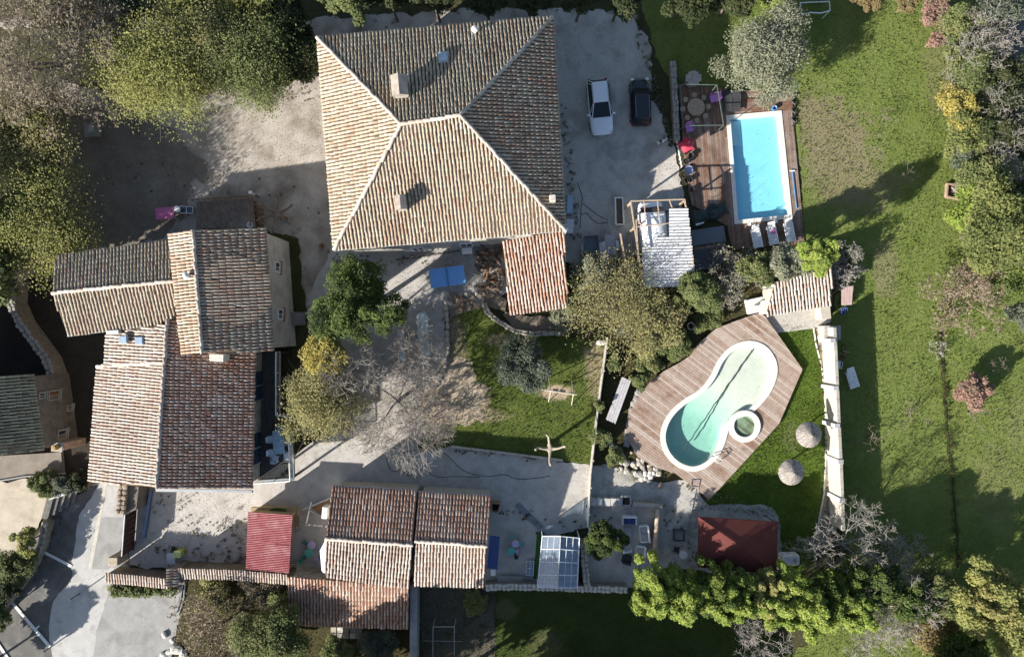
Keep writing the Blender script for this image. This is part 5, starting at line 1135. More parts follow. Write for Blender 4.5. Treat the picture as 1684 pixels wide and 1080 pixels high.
HO = paint('hose_green', (.05,.07,.045), .6); hp2 = [(714,735),(735,748),(752,765),(768,776),(800,783),(830,780),(850,787),(880,786),(905,782)]; hp3 = [(658,768),(672,782),(690,770),(705,778),(722,784),(750,783),(790,784)]
for h_ in (hp, hp2, hp3):
    s = [P(*q,.03) for q in h_]; o_ = []
    for i in range(len(s)-1):
        a, b, c_, d = s[max(0,i-1)], s[i], s[i+1], s[min(len(s)-1,i+2)]
        for k in range(6): u = k/6; o_.append(.5*((2*b)+(c_-a)*u+(2*a-5*b+4*c_-d)*u*u+(3*b-a-3*c_+d)*u**3))
    MB().path(o_+[s[-1]], .032, 5).build('hose_length', HO, t)
t = thing('manhole', 'small pale square drain cover in the shaded courtyard', 'drain cover', P(757,801,0)); MB().box((*P(757,801)[:2],.1), (.35,.35,.06), 0, .01).build('cover', CONC, t); MB().box((*P(757,801)[:2],.135), (.25,.25,.02)).build('lid', CONC2, t)

# north yard: terrace of the tall block, pink table, well slab
t = thing('terrace', 'dark wooden terrace with rail at the back of the tall block', 'terrace', P(380,350,0)); DKB = mat('aged_board', (.22,.18,.15), (.15,.12,.10), 3, (.30,.265,.23), .6)
q = P3([(322,332,.9),(416,326,.9),(420,374,.9),(322,376,.9)])
for i in range(26): MB().slab([bil(q,i/26+.003,0), bil(q,(i+1)/26-.003,0), bil(q,(i+1)/26-.003,1), bil(q,i/26+.003,1)], .05).build('plank', DKB, t)
MB().prism(inset(q,.1), -.02, .84).build('base', DARKWOOD, t); r_ = MB().tube(q[0]+Vector((0,0,.9)), q[1]+Vector((0,0,.9)), .05, n=4).tube(q[1]+Vector((0,0,.9)), q[2]+Vector((0,0,.9)), .05, n=4)
for k in range(12): c = q[0].lerp(q[1], k/11); r_.tube(c, c+Vector((0,0,.9)), .03, n=4)
r_.build('railing', mat('rust_board', (.22,.13,.07)), t)
b = MB()
for i in range(5): b.box((*P(426,336+i*9,.8-.14*i)[:2],.8-.14*i), (.75,.3,.05))
b.build('stair', mat('rust_board', (.22,.13,.07)), t)
t = thing('pink_table', 'bright pink rectangular table on the shaded gravel', 'table', P(270,350,0)); PK = paint('pink_top', (.50,.13,.30), .5); q = P3([(255,342,.74),(285,340,.74),(286,359,.74),(257,361,.74)]); MB().slab(q, .04).build('table_top', PK, t)
for u, v in ((.08,.1),(.92,.1),(.08,.9),(.92,.9)): c = bil(q,u,v); MB().tube((c.x,c.y,0), (c.x,c.y,.7), .025).build('leg', WP, t)
t = thing('bar_table', 'small round white table beside the bright pink table', 'table', P(291,344,0)); c = P(291,344,.8); MB().lathe((c.x,c.y,.77), [(.24,0),(.25,.03)], 18).build('table_top', WP, t); MB().tube((c.x,c.y,0),(c.x,c.y,.77),.03).lathe((c.x,c.y,0), [(.2,0),(.2,.03)], 14).build('pedestal', WP, t)
t = thing('metal_frame', 'white metal frame bench next to the round white table', 'bench', P(306,344,0)); q = P3([(296,339,.5),(317,340,.5),(317,351,.5),(296,350,.5)]); b = MB()
for i in range(4): b.tube(q[i], q[(i+1)%4], .03, n=5).tube((q[i].x,q[i].y,0), q[i], .025, n=5)
b.tube(bil(q,.5,0), bil(q,.5,1), .025, n=5); b.build('frame', WP, t); MB().slab([p_-Vector((0,0,.02)) for p_ in q], .02).build('mesh_seat', paint('dark_glass', (.03,.045,.07)), t)
for px, py, lb, m_ in ((412,370,'white bucket on the dark terrace corner', WP), (418,320,'white lamp on the terrace corner post', WP)):
    t = thing('bucket' if py > 350 else 'post_lamp', lb, 'bucket' if py > 350 else 'lamp', P(px,py,0)); c = P(px,py,1.0); MB().lathe((c.x,c.y,.9), [(.18,0),(.24,.3),(.2,.3),(.16,.05)] if py > 350 else [(.05,0),(.05,.8),(.14,.85),(.12,1.0),(.02,1.05)], 14).build('body', m_, t)
    if py < 350: MB().tube((c.x,c.y,0), (c.x,c.y,.9), .06).build('post', DARKWOOD, t)
    else: MB().path([(c.x-.23,c.y,1.2),(c.x,c.y+.1,1.3),(c.x+.23,c.y,1.2)], .012, 4).build('handle', ZINC, t)
t = thing('well_slab', 'square grey concrete well cover under the left trees', 'well cover', P(150,213,0)); MB().box((*P(150,213,.5)[:2],.45), (1.1,1.1,.1), R(4), .02).build('slab', CONC2, t); MB().box((*P(150,213,.5)[:2],.2), (.95,.95,.4), R(4)).build('well_body', RUBBLE, t); MB().box((*P(150,213,.5)[:2],.52), (.45,.45,.04), R(4), .01).build('hatch', CONC, t)
t = thing('steps', 'outdoor stone steps beside the tall block east wall', 'steps', P(486,524,0))
for i in range(5): c = P(474+i*6,524,1.0-.2*i); MB().box((c.x,c.y,.5-.1*i), (.3,1.0,1.0-.2*i)).build('step', mat('step_grey', (.26,.25,.24), (.19,.18,.17), 4), t)
t = thing('flower_pot', 'lone terracotta pot on the gravel by the hipped house', 'flower pot', P(530,405,0)); c = P(530,405,.2); MB().lathe((c.x,c.y,0), [(.16,0),(.24,.32),(.2,.32),(.17,.26)], 14).build('pot', mat('terracotta', (.3,.16,.1)), t); MB().lathe((c.x,c.y,.25), [(.19,0),(.02,.02)], 12).build('soil', EARTH, t)
t = thing('garden_table', 'white garden table against the south wall of the hipped house', 'table', P(768,412,0)); q = P3([(759,408,.74),(776,407,.74),(777,417,.74),(760,418,.74)]); MB().slab(q, .04).build('table_top', WP, t)
for u, v in ((.1,.1),(.9,.1),(.1,.9),(.9,.9)): c = bil(q,u,v); MB().tube((c.x,c.y,0),(c.x,c.y,.7),.025).build('leg', WP, t)
t = thing('storage_box', 'pale storage box against the east wall of the hipped house', 'box', P(937,373,0)); c = P(937,372,.8); MB().box((c.x,c.y,.4), (.5,1.05,.8), R(-3), .03).build('body', paint('pale_grey_box', (.52,.54,.58), .5), t); MB().box((c.x,c.y,.83), (.56,1.1,.06), R(-3), .02).build('lid', paint('pale_lid', (.6,.62,.66), .5), t)
t = thing('window_shelf', 'grey glazed cold frame on the east side of the hipped house', 'cold frame', P(937,336,0)); c = P(937,336,.6); MB().box((c.x,c.y,.3), (.55,1.5,.6), R(-3)).build('body', SHUT, t); MB().box((c.x+.02,c.y,.62), (.42,1.35,.03), R(-3)).build('pane', paint('skylight_glass', (.35,.45,.56)), t)

# drive: trough, trailers, cars, van
t = thing('trough', 'white rectangular planter trough with bare soil on the drive', 'planter', P(1018,347,0)); b = MB(); q = P3([(1011,324,.55),(1025,324,.55),(1027,370,.55),(1012,370,.55)])
for i in range(4):
    a, b_ = q[i], q[(i+1)%4]; ii = inset(q,.1); MB().prism([a, b_, (ii[(i+1)%4].x,ii[(i+1)%4].y), (ii[i].x,ii[i].y)], -.02, .55).build('side', WHITE, t)
MB().prism(inset(q,.11), 0, .42).build('soil', mat('brown_soil', (.15,.10,.075), (.1,.07,.05), 5), t)
def wheel(t, c, r, w_, axis, side=1):
    o = MB().tube(Vector(c)-Vector(axis)*w_/2, Vector(c)+Vector(axis)*w_/2, r, n=18).build('wheel', paint('tyre', (.02,.02,.02), .9), t, local=True)
    MB().tube(Vector(c)-Vector(axis)*(w_/2+.012), Vector(c)+Vector(axis)*(w_/2+.012), r*.62, n=14).build('rim', paint('alloy', (.45,.46,.47), .3, .9), o, local=True)
def car(label, cx, cy, heading, L, Wd, Ht, body, roof=None, name='parked_car', zc=.8, cab=(-.40,.10), cabt=(-.30,-.02), hood_z=.86, cat='car', tail_lift=0):
    c = P(cx,cy,zc); t = thing(name, label, cat, (c.x,c.y,0), R(heading))           # front towards local +x
    hw = Wd/2; belt = hood_z; rings = []
    st = [(-.5,.62,.50,belt*.76),(-.492,.82,.45,belt*.90),(-.475,.92,.40,belt*1.0),(-.43,.97,.33,belt*1.06),(-.25,1.0,.28,belt*1.07),(0,1.0,.26,belt*1.06),(.12,1.0,.26,belt*1.05),(.28,.99,.27,belt*1.0),(.38,.965,.3,belt*.94),(.44,.90,.33,belt*.88),(.475,.80,.37,belt*.82),(.493,.64,.42,belt*.74),(.5,.45,.45,belt*.66)]
    for k, wf, zl, zt in st:
        w_ = hw*wf; x = k*L; rings.append([(x,-w_*.93,zl),(x,-w_,zl+.14),(x,-w_,zt-.12),(x,-w_*.93,zt-.02),(x,-w_*.55,zt+.03),(x,0,zt+.04),(x,w_*.55,zt+.03),(x,w_*.93,zt-.02),(x,w_,zt-.12),(x,w_,zl+.14),(x,w_*.93,zl)])
    o = MB().loft(rings).build('body', body, t, smooth=True, local=True)
    x0, x1 = cab[0]*L, cab[1]*L; xr0, xr1 = cabt[0]*L, cabt[1]*L; zb = belt*1.05+.05; zr = Ht-.05; wb = hw*.96; wt = hw*.71
    lo = [(x0,-wb*.92,zb),(x0*.9,-wb,zb),(x1*.6,-wb,zb),(x1,-wb*.86,zb),(x1,wb*.86,zb),(x1*.6,wb,zb),(x0*.9,wb,zb),(x0,wb*.92,zb)]
    hi = [(xr0,-wt*.93,zr),(xr0*.9,-wt,zr),(xr1*.6,-wt,zr),(xr1,-wt*.92,zr),(xr1,wt*.92,zr),(xr1*.6,wt,zr),(xr0*.9,wt,zr),(xr0,wt*.93,zr)]
    G = paint('car_glass', (.012,.015,.022), .12, spec=.35, var=0); V = Vector
    MB().loft([lo, hi]).build('cabin', G, t, local=True); pil = MB()
    for i in range(8): pil.tube(lo[i], hi[i], .035 if i in (0,3,4,7) else .022, n=5)
    pil.build('pillars', body, t, local=True)
    def quad(nm, a, b, c_, d, k0, k1, s0, s1, m_, out=.012):
        a, b, c_, d = V(a), V(b), V(c_), V(d); n_ = (b-a).cross(d-a).normalized(); mid = (a+b+c_+d)/4-V((-.1*L,0,.3)); n_ = n_ if n_.dot(mid) > 0 else -n_; f = lambda u, v: a.lerp(b,u).lerp(d.lerp(c_,u), v)+n_*out
        pts = [f(k0,s0), f(k1,s0), f(k1,s1), f(k0,s1)]; MB().add([p_-n_*.03 for p_ in pts]+pts, [(4,5,6,7),(0,1,5,4),(1,2,6,5),(2,3,7,6),(3,0,4,7)]).build(nm, m_, t, local=True)
    quad('windscreen', lo[3], lo[4], hi[4], hi[3], .05,.95,.06,.95, G); quad('rear_window', lo[7], lo[0], hi[0], hi[7], .06,.94,.12,.92, G)
    for (i, j) in ((1,2),(5,6)): quad('side_window', lo[i], lo[j], hi[j], hi[i], .03,.50,.12,.9, G); quad('side_window', lo[i], lo[j], hi[j], hi[i], .53,.97,.12,.9, G)
    rp = [(xr0*1.01,-wt*.9,zr),(xr0*.86,-wt*1.0,zr+.02),(xr1*.55,-wt*1.0,zr+.02),(xr1*1.0,-wt*.88,zr),(xr1*1.0,wt*.88,zr),(xr1*.55,wt*1.0,zr+.02),(xr0*.86,wt*1.0,zr+.02),(xr0*1.01,wt*.9,zr)]
    MB().loft([rp, [(x*.985,y*.93,z+.045) for x, y, z in rp]]).build('roof', roof or body, t, smooth=False, local=True)
    for s in (-1,1):
        MB().tube((xr0*.9,s*wt*.93,zr+.075),(xr1*.6,s*wt*.93,zr+.075),.02,n=5).build('roof_rail', paint('rail_grey', (.3,.31,.32), .4, .5), t, local=True)
        for xx in (-.31,.31): wheel(t, (xx*L,s*(hw-.11),.33), .33, .22, (0,1,0))
        MB().box((x1-.22*1,s*(hw+.1),zb+.05), (.14,.2,.13), 0, .03).build('mirror', body, t, local=True)
        MB().box((.455*L,s*hw*.66,belt*.80), (.22,.34,.13), -s*.35, .04).build('headlight', paint('headlamp', (.75,.78,.8), .1, spec=1), t, local=True)
        MB().box((-.488*L,s*hw*.72,belt*.92), (.1,.3,.16), s*.2, .03).build('tail_light', paint('tail_red', (.3,.01,.01), .2), t, local=True)
        MB().box((-.03*L,s*(hw+.002),belt*.82), (.16,.03,.03)).build('door_handle', paint('rail_grey', (.3,.31,.32)), t, local=True)
    MB().box((.49*L,0,belt*.5), (.06,hw*1.0,.2), 0, .02).build('grille', paint('black_pot', (.03,.03,.035)), t, local=True); MB().box((.502*L,0,belt*.42), (.02,.5,.11)).build('number_plate', WP, t, local=True); MB().box((-.497*L,0,belt*.75), (.02,.5,.11)).build('number_plate', WP, t, local=True)
    return t
car('white estate car parked on the gravel with its nose towards the carport', 987.5,175, -84.5, 4.35, 1.78, 1.52, paint('car_white', (.78,.80,.83), .25, spec=.7, var=.02), cab=(-.475,.20), cabt=(-.395,-.03), zc=.9)
car('small black hatchback parked beside the low mossy wall', 1054,166, 92, 3.75, 1.60, 1.50, paint('car_black', (.012,.014,.018), .22, spec=.8, var=0), cab=(-.49,.25), cabt=(-.42,.10), zc=.9, hood_z=.9)
# white van under the carport
c = P(1077,380,1.9); t = thing('van', 'white van parked under the half covered carport', 'van', (c.x,c.y,0), R(94)); VW = paint('car_white', (.72,.75,.80)); L, hw = 4.9, .98
MB().loft([[(x,-w_*hw,.35),(x,-w_*hw,1.1),(x,-w_*hw*.97,zt-.25),(x,-w_*hw*.84,zt-.04),(x,0,zt),(x,w_*hw*.84,zt-.04),(x,w_*hw*.97,zt-.25),(x,w_*hw,1.1),(x,w_*hw,.35)] for x, w_, zt in ((-2.45,.93,1.9),(-2.4,.98,1.98),(0,1,2.02),(1.35,.99,2.0),(1.45,.98,1.95))]).build('body', VW, t, smooth=True, local=True)
MB().loft([[(x,-w_*hw,.35),(x,-w_*hw,z1),(x,-w_*hw*.8,z1+.08),(x,w_*hw*.8,z1+.08),(x,w_*hw,z1),(x,w_*hw,.35)] for x, w_, z1 in ((1.4,.99,1.15),(1.9,.96,1.02),(2.3,.88,.92),(2.42,.75,.75))]).build('bonnet', VW, t, smooth=True, local=True)
MB().slab([Vector((1.46,-.86,1.9)), Vector((1.46,.86,1.9)), Vector((1.98,.9,1.12)), Vector((1.98,-.9,1.12))], .03).build('windscreen', paint('car_glass', (.015,.02,.03)), t, local=True)
for s in (-1,1):
    MB().box((1.5,s*(hw+.12),1.3), (.14,.24,.26), 0, .04).build('mirror', paint('black_pot', (.03,.03,.035)), t, local=True); MB().box((1.05,s*(hw+.0),1.45), (.8,.03,.5)).build('side_window', paint('car_glass', (.015,.02,.03)), t, local=True)
    MB().box((2.33,s*.62,.78), (.16,.3,.2), -s*.3, .04).build('headlight', paint('headlamp', (.75,.78,.8)), t, local=True); MB().box((-2.46,s*.85,1.1), (.06,.14,.5)).build('tail_light', paint('tail_red', (.3,.01,.01)), t, local=True)
    for xx in (-1.5,1.65): wheel(t, (xx,s*(hw-.1),.34), .34, .22, (0,1,0))
for i in range(5): MB().box((-1.8+i*.75,0,2.03), (.05,1.5,.03)).build('roof_rib', VW, t, local=True)
def trailer(label, px, py, deg, L, w_, m_, tilt=0, flat=False):
    c = P(px,py,.6); t = thing('trailer', label, 'trailer', (c.x,c.y,0), R(deg)); b = MB()
    MB().box((0,0,.5), (L,w_,.06)).build('floor', m_, t, local=True)
    if not flat:
        for s in (-1,1): MB().box((0,s*(w_/2-.02),.72), (L,.04,.4)).build('side_board', paint('trailer_grey', (.24,.26,.28), .5, .3), t, local=True); MB().box((s*(L/2-.02),0,.72), (.04,w_-.09,.4)).build('end_board', paint('trailer_grey', (.24,.26,.28)), t, local=True)
    for s in (-1,1): wheel(t, (-.1,s*(w_/2+.14),.3), .3, .18, (0,1,0)); MB().box((-.1,s*(w_/2+.14),.64), (.75,.24,.05), 0, .02).build('mudguard', paint('pale_grey_box', (.52,.54,.58)), t, local=True)
    MB().path([(L/2,-.3,.45),(L/2+.9,0,.45),(L/2,.3,.45)], .035).tube((L/2+.8,0,.45),(L/2+1.2,0,.5),.04).build('drawbar', ZINC, t, local=True)
trailer('grey box trailer with raised sides beside the lean-to', 973,410, -86, 2.1, 1.15, paint('trailer_floor', (.15,.18,.22), .6)); trailer('flat bed trailer with drawbar next to the grey box trailer', 1004,402, 94, 1.6, .8, paint('pale_bed', (.36,.36,.40), .6), flat=True)
t = thing('timber_stack', 'long pale timbers lying beside the carport posts', 'timber', P(1026,425,0))
for i, (a, b, r_) in enumerate((((1020,390),(1026,440),.12),((1033,382),(1042,445),.1),((1012,395),(1013,430),.09),((1038,395),(1040,450),.08))): MB().tube(P(*a,.25+.1*i), P(*b,.25+.1*i), r_, n=4).build('beam', BEAM, t)
t = thing('cable', 'thin dark cable snaking over the gravel by the hipped house', 'cable', P(965,350,0))
for h_ in ([(950,300),(958,325),(955,350),(954,375)], [(958,335),(972,345),(985,355),(1000,362)], [(955,352),(965,350),(972,360),(985,368),(1000,365)]): MB().path([P(*q,.03) for q in h_], .025, 5).build('cable', paint('black_pot', (.03,.03,.035)), t)
# a white dog on the drive
c = P(1088,233,.3); t = thing('dog', 'small white dog with a dark back standing on the drive', 'dog', (c.x,c.y,0), R(20))
def skin(name, chains, m_, parent):
    me = bpy.data.meshes.new(name); vs, es, rs = [], [], []; ix = {}
    for ch in chains:
        prev = None
        for (x, y, z, r_) in ch:
            k = (round(x,3), round(y,3), round(z,3))
            if k not in ix: ix[k] = len(vs); vs.append((x,y,z)); rs.append(r_)
            if prev is not None and prev != ix[k]: es.append((prev, ix[k]))
            prev = ix[k]
    me.from_pydata(vs, es, []); o = bpy.data.objects.new(name, me); link(o, parent); me.materials.append(m_)
    s = o.modifiers.new('skin', 'SKIN'); s.use_smooth_shade = True
    for i, sv in enumerate(me.skin_vertices[0].data): sv.radius = (rs[i], rs[i]); sv.use_root = (i == 0)
    u = o.modifiers.new('sub', 'SUBSURF'); u.levels = 2; u.render_levels = 2; return o
body = [(-.26,0,.36,.085),(-.08,0,.36,.095),(.12,0,.37,.105),(.22,0,.42,.08),(.31,0,.52,.06),(.38,0,.56,.068),(.46,0,.54,.035)]
legs = []
for s in (-1,1): legs += [[(.12,0,.37,.105),(.15,s*.08,.26,.045),(.13,s*.085,.13,.026),(.15,s*.085,.02,.026)], [(-.26,0,.36,.085),(-.24,s*.08,.26,.055),(-.31,s*.085,.14,.026),(-.27,s*.085,.02,.026)]]
skin('body', [body]+legs+[[(-.26,0,.36,.085),(-.38,0,.42,.025),(-.46,.04,.52,.015)], [(.38,0,.56,.068),(.35,.06,.62,.018)], [(.38,0,.56,.068),(.35,-.06,.62,.018)]], paint('white_fur', (.7,.68,.66), .9), t)
MB().lathe((-.1,.02,.415), [(.12,0),(.11,.035),(.03,.055)], 12).build('dark_patch', paint('dark_fur', (.05,.045,.045), .9), t, local=True)

# terrace table with six chairs
t = thing('dining_table', 'pale blue covered dining table on the farmhouse terrace', 'table', P(460,728,2.2)); t.location.z = 2.2; c = P(458,727,2.95); TBL = mat('blue_pattern_cloth', (.36,.44,.50), (.22,.32,.38), 5, bmp=0)
MB().box((c.x,c.y,2.93), (.85,1.75,.04), R(3), .01).build('table_top', TBL, t)
for sx in (-.35,.35):
    for sy in (-.75,.75): MB().tube((c.x+sx,c.y+sy,2.2), (c.x+sx,c.y+sy,2.92), .025).build('leg', WP, t)
PB = paint('pale_blue_chair', (.50,.56,.62), .5)
for px, py, dg, lb in ((460,706,0,'pale chair at the top end of the blue terrace table'),(447,722,92,'pale chair left of the blue table, upper place'),(448,744,92,'pale chair left of the blue table, lower place'),(472,726,-88,'pale chair right of the blue table, upper place'),(471,749,-88,'pale chair right of the blue table, lower place'),(452,754,170,'pale chair at the lower corner of the blue table')): chair(lb, px, py, dg, PB, z=2.2)
t = thing('round_mat', 'small dark round pot at the terrace corner', 'flower pot', P(467,779,2.2)); t.location.z = 2.2; c = P(467,779,2.4); MB().lathe((c.x,c.y,2.2), [(.15,0),(.22,.3),(.18,.3),(.14,.22)], 14).build('pot', paint('black_pot', (.03,.03,.035)), t); MB().lathe((c.x,c.y,2.45), [(.15,0),(.02,.03)], 10).build('soil', EARTH, t)
# children's corners
MINT, LIL, DGR = paint('mint_plastic', (.10,.42,.32), .5), paint('lilac_top', (.50,.42,.62), .5), paint('green_plastic', (.05,.20,.15), .5)
round_table('round lilac table beside the red shed', 512.5,896, .32, .5, LIL); round_table('round mint green table beside the red shed', 507.5,909, .34, .5, MINT)
for px, py, dg, m_, lb in ((501,894,60,DGR,'dark green small chair left of the lilac round table'),(499,918,130,DGR,'dark green small chair below the mint round table'),(493,924,140,MINT,'mint small chair at the bottom left of the red shed corner'),(525,903,-80,LIL,'lilac small chair right of the mint round table'),(519,920,-120,LIL,'lilac small chair lowest beside the cottage wall')): chair(lb, px, py, dg, m_, s=.62, arms=False, name='small_chair')
round_table('round lilac table on the gravel beside the cottage east wall', 847.5,894, .30, .5, LIL); round_table('round mint table on the gravel beside the cottage east wall', 840.5,906, .32, .5, MINT)
for px, py, dg, m_, lb in ((841,883,20,MINT,'mint small chair above the lilac table east of the cottage'),(856,896,-90,MINT,'mint small chair right of the lilac table east of the cottage'),(850,907,-150,LIL,'lilac small chair below the lilac table east of the cottage'),(849,914,180,CHAR,'dark small chair lowest of the cottage east group')): chair(lb, px, py, dg, m_, s=.65, arms=False, name='small_chair')
t = thing('ramp_board', 'long grey board lying slanted on the courtyard gravel', 'board', P(871,851,0))
for i in range(3): q = P3([(846+i*2.7,829-i*3.2,.12),(850+i*2.7,826-i*3.2+1,.12),(893,868-i*4,.12),(889-i*1,873-i*4,.12)])
q = P3([(847,832,.14),(854,827,.14),(893,865,.14),(888,874,.14)])
for i in range(3): MB().slab([bil(q,i/3+.01,0), bil(q,(i+1)/3-.01,0), bil(q,(i+1)/3-.01,1), bil(q,i/3+.01,1)], .06).build('plank', mat('slate_board', (.22,.24,.27), (.17,.185,.21), 3), t)
t = thing('turf_strip', 'narrow strip of artificial turf beside the greenhouse', 'turf', P(886,910,0)); MB().prism([P(*q) for q in ((883,876),(893,876),(888,952),(877,950))], .05, .09).build('turf_mat', mat('turf_bright', (.05,.16,.03), (.04,.12,.025), 9), t); MB().prism([P(*q) for q in ((881,874),(895,874),(895,877),(881,877))], .05, .12).build('edging', DARKWOOD, t)
t = thing('cold_frame', 'white framed pane lying beside the greenhouse turf strip', 'cold frame', P(872,932,0)); q = P3([(866,922,.3),(878,922,.3),(877,946,.3),(865,945,.3)]); b = MB()
for i in range(4): b.tube(q[i], q[(i+1)%4], .03, n=4)
b.tube(bil(q,.5,0), bil(q,.5,1), .02, n=4).tube(bil(q,0,.5), bil(q,1,.5), .02, n=4); b.build('frame', WHITE, t); MB().slab(q, .012).build('pane', GL, t); MB().prism(inset(q,.03), 0, .27).build('box', BROWNWALL, t)
t = thing('crate', 'brown wooden crate beside the cottage north east corner', 'crate', P(815,832,0)); q = P3([(808,827,.8),(823,828,.8),(819,842,.8),(809,842,.8)]); MB().prism(q, 0, .1).build('base', DARKWOOD, t)
for i in range(4):
    ii = inset(q,.05); MB().prism([q[i], q[(i+1)%4], (ii[(i+1)%4].x,ii[(i+1)%4].y), (ii[i].x,ii[i].y)], .1, .8).build('side', mat('crate_wood', (.3,.2,.13)), t)
t = thing('white_tub', 'white tub under the navy awning beside the cottage', 'tub', P(811,940,0)); c = P(811,941,.6); MB().box((c.x,c.y,.3), (.35,.45,.6), 0, .05).build('body', WP, t); MB().box((c.x,c.y,.62), (.38,.48,.05), 0, .02).build('lid', WP, t)
t = thing('stone_bench', 'low grey slab bench against the dry stone wall', 'bench', P(840,950,0)); MB().slab(P3([(818,946,.4),(860,948,.4),(860,957,.4),(818,956,.4)]), .12).build('slab', CONC2, t)
for px in (824,854): c = P(px,951,.2); MB().box((c.x,c.y,.14), (.25,.35,.28)).build('leg', CONC2, t)
# patio seating
NAVY = paint('navy_cushion', (.035,.06,.20), .8); GREYC = paint('grey_cushion', (.36,.37,.38), .9)
def sofa(label, px, py, deg, w_, d_, m_, frame, cat='sofa', name='garden_sofa'):
    c = P(px,py,.4); t = thing(name, label, cat, (c.x,c.y,0), R(deg))
    MB().box((0,0,.2), (w_,d_,.24), 0, .02).build('frame', frame, t, local=True); k = max(1, round(w_/.7))
    for i in range(k): MB().box((-w_/2+w_*(i+.5)/k,-.05,.38), (w_/k-.04,d_-.2,.14), 0, .04).build('seat_cushion', m_, t, local=True)
    MB().box((0,d_/2-.08,.5), (w_,.14,.5), 0, .04).build('backrest', frame, t, local=True)
    for s in (-1,1):
        MB().box((s*(w_/2-.05),-.04,.42), (.1,d_-.12,.3), 0, .03).build('armrest', frame, t, local=True)
        for sy in (-1,1): MB().box((s*(w_/2-.08),sy*(d_/2-.08),.05), (.07,.07,.12)).build('leg', frame, t, local=True)
sofa('navy cushioned garden sofa at the top of the patio', 1035,855, 0, 1.15,.75, NAVY, WP); sofa('pale grey long sofa along the right side of the patio', 1060,877, -84, 1.35,.75, GREYC, WP)
sofa('pale grey armchair below the long grey patio sofa', 1054,906, -95, .85,.75, GREYC, WP); sofa('pale grey armchair beside the round tree on the patio', 1030,898, 100, .95,.75, GREYC, WP); sofa('dark armchair at the lower end of the patio group', 1031,920, 165, .7,.65, CHAR, CHAR)
t = thing('coffee_table', 'low square grey table in the middle of the patio sofas', 'table', P(1033,877,0)); c = P(1033,876,.4); MB().box((c.x,c.y,.38), (.62,.78,.05), 0, .02).build('table_top', paint('grey_top', (.27,.28,.30)), t)
for sx in (-.25,.25):
    for sy in (-.32,.32): MB().tube((c.x+sx,c.y+sy,0),(c.x+sx,c.y+sy,.37),.03).build('leg', ZINC, t)
t = thing('log_crate', 'dark metal crate of logs on the concrete beside the gazebo', 'crate', P(1117,880,0)); c = P(1117,880,.4); b = MB()
for s in (-1,1): b.box((c.x+s*.4,c.y,.25), (.05,.85,.5)).box((c.x,c.y+s*.4,.25), (.75,.05,.5))
b.build('frame', paint('dark_metal', (.06,.06,.06)), t)
for i in range(6): MB().tube((c.x-.34,c.y-.3+i*.12,.3), (c.x+.34,c.y-.3+i*.12,.33), .06, n=7).build('log', STONE[1], t)
round_table('small round white table near the bright hedge', 1124,912, .32, .72, WP); chair('black chair beside the small round white table', 1113,904, 80, CHAR, s=.95)
t = thing('water_tank', 'white plastic tank beside the maroon gazebo', 'tank', P(1301,921,0)); c = P(1301,921,.9); MB().box((c.x,c.y,.45), (1.4,.85,.9), 0, .12).build('body', WP, t); MB().lathe((c.x+.3,c.y,.88), [(.16,0),(.16,.08),(.05,.1)], 14).build('lid', paint('grey_cap', (.4,.4,.4)), t)
t = thing('stair', 'white open metal stair from terrace up to the timber deck', 'stair', P(1139,828,0)); a0, a1, b0, b1 = P(1133,868,.06), P(1145,868,.06), P(1137,790,.5), P(1150,790,.5)
MB().tube(a0, b0, .03, n=4).build('stringer', ZINC, t); MB().tube(a1, b1, .03, n=4).build('stringer', ZINC, t)
for i in range(9): MB().tube(a0.lerp(b0,i/8), a1.lerp(b1,i/8), .028, n=4).build('tread', ZINC, t)
t = thing('outdoor_shower', 'white square shower tray with a grey tap post', 'shower', P(1243,502,0)); MB().box((*P(1243,502,.5)[:2],.24), (1.35,1.15,.48), R(12), .03).build('tray', paint('pier_white', (.66,.66,.64)), t); c = P(1247,499,.9); MB().tube((c.x-.1,c.y-.1,.4), (c.x-.1,c.y-.1,1.2), .05).box((c.x-.05,c.y-.05,1.2), (.25,.1,.06), R(40)).build('tap_post', paint('dark_metal', (.06,.06,.06)), t)
# meadow side of the wall
t = thing('picnic_bench', 'pink topped table standing behind the boundary wall', 'table', P(1392,487,0)); q = P3([(1384,472,.75),(1403,470,.75),(1401,501,.75),(1384,502,.75)])
for i in range(4): MB().slab([bil(q,i/4+.01,0), bil(q,(i+1)/4-.01,0), bil(q,(i+1)/4-.01,1), bil(q,i/4+.01,1)], .04).build('plank', mat('pink_board', (.52,.38,.34), (.44,.31,.28), 3), t)
for v in (.15,.85): a, b = bil(q,.15,v), bil(q,.85,v); MB().box(((a.x+b.x)/2,(a.y+b.y)/2,.36), (.6,.06,.7)).build('trestle', DARKWOOD, t)
chair('blue garden chair behind the pool house', 1389,451, 180, NAVY, s=1.1); chair('dark blue chair just below the pink topped table', 1388,512, 0, NAVY, s=.9)
lounger('white lounger lying askew behind the boundary wall', 1401,620, 18, WP, 1.75,.7); chair('white plastic chair behind the boundary wall', 1378,598, 170, WP, s=1.05)
t = thing('bicycle', 'red bicycle leaning behind the boundary wall', 'bicycle', P(1384,580,0)); c = P(1386,583,.5); rd = paint('red_frame', (.4,.02,.03), .4)
def on(k, z, o_=0): return c+Vector((.12*k+o_, .5*k, z-.5))
MB().path([on(-.9,.35), on(-.2,.3), on(.55,.75), on(-.35,.8), on(-.2,.3)], .03).path([on(-.9,.35), on(-.35,.8)], .025).path([on(.95,.35), on(.55,.75), on(.5,.95)], .03).build('frame', rd, t)
